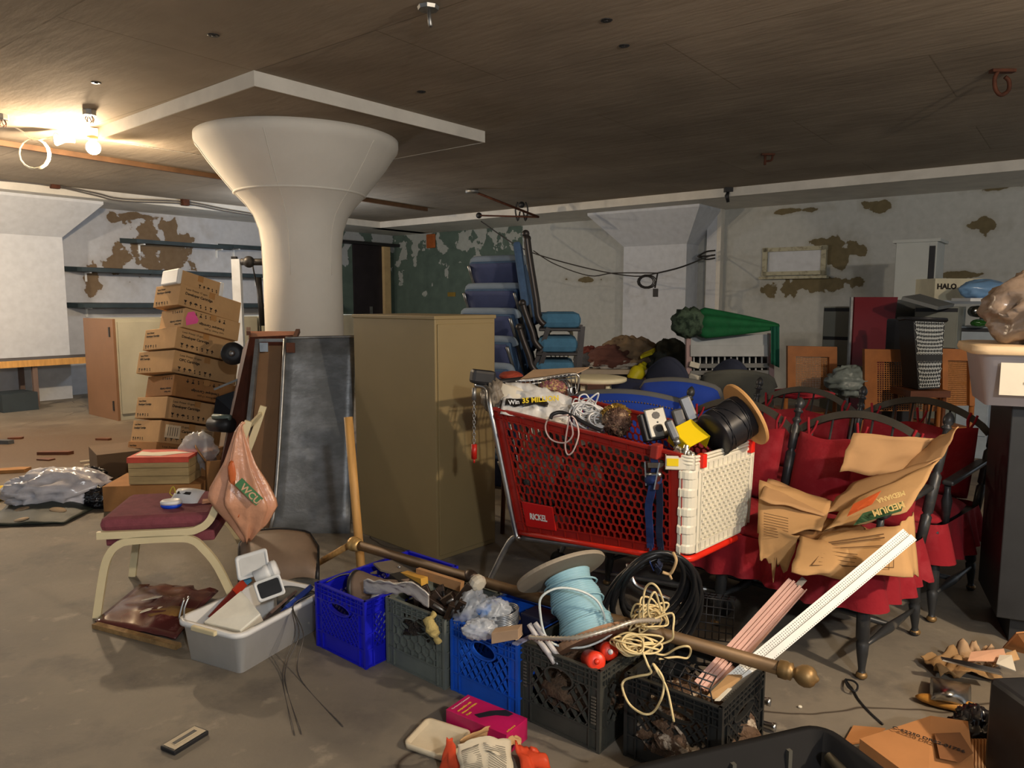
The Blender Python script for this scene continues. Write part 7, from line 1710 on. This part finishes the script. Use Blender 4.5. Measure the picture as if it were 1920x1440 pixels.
a, b, c, d = D(1722, 730, 5.5), D(1762, 728, 5.5), D(1772, 600, 5.5), D(1712, 598, 5.5)
mb = MB(); quadslab(mb, a, b, c, d, -.0); mb = MB(); f = bil(a, b, c, d)
quadslab(mb, a, b, c, d, -.22); bk = mb.build('basket_body', mat('dark_wicker', (36, 38, 40), .6), o, True)
mb = MB(); ofs = Vector((0, -.006, 0))
for k in range(-9, 10):
    for s in (1, -1):
        for p_, q_ in runs((k/9 if s > 0 else k/9+1, 0), (k/9+1 if s > 0 else k/9, 1), lambda u, v: .03 < u < .97 and .02 < v < .98 and not .42 < v < .5, 40): mb.bar(f(*p_)+ofs, f(*q_)+ofs, .011, .006, (0, 1, 0))
mb.build('weave', mat('pale_wicker', (170, 174, 172), .5), o, True)
mb = MB(); mb.tube([d+Vector((0, -.01, 0)), c+Vector((0, -.01, 0)), c+Vector((0, .2, 0)), d+Vector((0, .2, 0))], .018, 6, True); mb.build('rim', BLACK, o, True)
for (x0, x1, y, Y, lab) in ((1673, 1690, 598, 6.2, 'dark upright bag between the red board and the basket'), (1690, 1712, 600, 6.0, 'black upright case left of the woven basket')):
    p = D(x0, y, Y); q = D(x1, y, Y); o = plainbox('dark_case', lab, 'case', Vector(((p.x+q.x)/2, Y, 0)), 0, (q.x-p.x, .2, p.z), mat('dark_case_cloth', (44, 46, 52), .8), None, None, .015)
p = D(1680, 562, 7.2); q = D(1718, 562, 7.2); plainbox('grey_panel_box', 'dark grey upright box between the red board and the filing cabinet', 'box', Vector(((p.x+q.x)/2, 7.3, 0)), 0, (q.x-p.x, .2, p.z), mat('slate_grey_box', (74, 78, 78), .6))
# HALO box, blue bag, glass
p = D(1752, 560, 7.5); q = D(1848, 560, 7.5); zb_ = D(1760, 563, 7.5).z; zt_ = D(1760, 522, 7.5).z
o = thing('lettered_carton', 'long cream cardboard box with black lettering on the shelf by the locker', 'box', T((p.x+q.x)/2, 7.7, zb_)@R('Z', 2)); w_ = q.x-p.x
mb = MB(); mb.box((0, 0, (zt_-zb_)/2), (w_, .35, zt_-zb_)); mb.build('carton', mat('cream_carton', (206, 198, 170), .7), o)
mb = MB(); mb.text('HALO', .075, frame((-w_/2+.02, -.178, (zt_-zb_)-.105), (1, 0, 0), (0, 0, 1)), .002, bold=.003); mb.build('lettering', INK, o)
o = thing('shelf_unit', 'white shelf unit behind the wrapped bundle carrying the lettered cream box', 'shelf', T((p.x+q.x)/2, 7.7, 0))
mb = MB(); mb.box((.1, 0, zb_-.02), (w_+.3, .42, .035)); mb.box((.1, 0, zb_-.45), (w_+.3, .42, .03)); mb.build('shelf_board', WHITEP, o)
mb = MB(); mb.box((-w_/2-.03, 0, zb_/2-.02), (.03, .4, zb_-.04)); mb.box((w_/2+.22, 0, zb_/2-.02), (.03, .4, zb_-.04)); mb.build('upright', mat('grey_upright', (86, 90, 88), .6), o)
sack('blue_bag', 'shiny light blue wrapped roll in front of the lettered cream box', D(1843, 543, 7.0), (.20, .12, .09), mat('light_blue_film', (116, 156, 196), .3, spec=.7, var=.1), .12, 2, 130)
o = plainbox('side_stand', 'narrow white shelf board in front of the blue roll', 'shelf', Vector((D(1843, 560, 7.0).x, 7.0, D(1843, 565, 7.0).z)), 0, (.42, .3, .03), WHITEP)
sack('green_bottle', 'green glass bottle lying on the low cabinet by the storage tub', D(1838, 606, 6.7), (.08, .05, .035), mat('green_glass', (30, 80, 26), .15, spec=.8), .1, 2, 131, cat='bottle')
o = thing('glass_jar', 'dark glass jar on its side under the white shelf behind the tub', 'jar', zframe(D(1835, 584, 6.8), (-.1, -1, 0))); mb = MB(); mb.lathe([(.05, -.1), (.055, 0), (.045, .01)], None, 18); mb.build('jar', mat('dark_glass', (28, 30, 24), .15, spec=.8), o)
sack('plastic_wrap', 'pale bluish crumpled plastic between the first two rattan chairs', D(1595, 715, 6.0), (.16, .12, .10), mat('bluish_plastic', (124, 136, 136), .4, var=.25, bump=.6), .35, 2.5, 140)
sack('red_cloth', 'red cloth heap lying on the chairs behind the back bow rail', D(1500, 738, 5.2), (.2, .15, .03), REDCLOTH, .2, 2, 141, cat='cloth')
# orange patch object and yellow tag on the green wall
s_, z_ = wr(808, 452, .02); mb = MB(); mb.box((-.02, s_, z_), (.04, .26, .30), RM); tag(mb.build('orange_wall_box', mat('orange_brown_metal', (150, 80, 32), .7, var=.25), bevel=.03), 'small orange-brown box high on the green part of the back wall', 'box')
s_, z_ = wr(846, 552, .02); mb = MB(); mb.box((-.008, s_, z_), (.014, .22, .09), RM); tag(mb.build('yellow_wall_tag', mat('ochre_tag', (128, 104, 36), .7)), 'small ochre tag on the green part of the back wall', 'tag')

bz = D(1720, 731, 5.5); p2 = D(1766, 676, 5.5)
o = thing('side_table', 'small dark table under the woven basket behind the rattan chairs', 'table', T((bz.x+p2.x)/2, 5.62, 0))
mb = MB(); mb.box((0, 0, bz.z-.03), (.3, .3, .05)); mb.build('top', WOODD, o)
for sx_ in (-1, 1):
    for sy_ in (-1, 1): mb = MB(); mb.cyl((sx_*.12, sy_*.12, 0), (sx_*.12, sy_*.12, bz.z-.05), .016, 8); mb.build('leg', WOODD, o)
c_ = D(958, 705, 4.6); zt_ = c_.z-.03
o = thing('small_stool', 'small dark stool under the faded orange-red cushion behind the cart', 'stool', T(c_.x, 4.62, 0))
mb = MB(); mb.lathe([(.12, zt_-.03), (.13, zt_-.015), (.12, zt_)], None, 20); mb.build('top', WOODD, o)
for k in range(3): a_ = k*2.1; mb = MB(); mb.cyl((.11*math.cos(a_), .11*math.sin(a_), 0), (.06*math.cos(a_), .06*math.sin(a_), zt_-.02), .014, 8); mb.build('leg', WOODD, o)
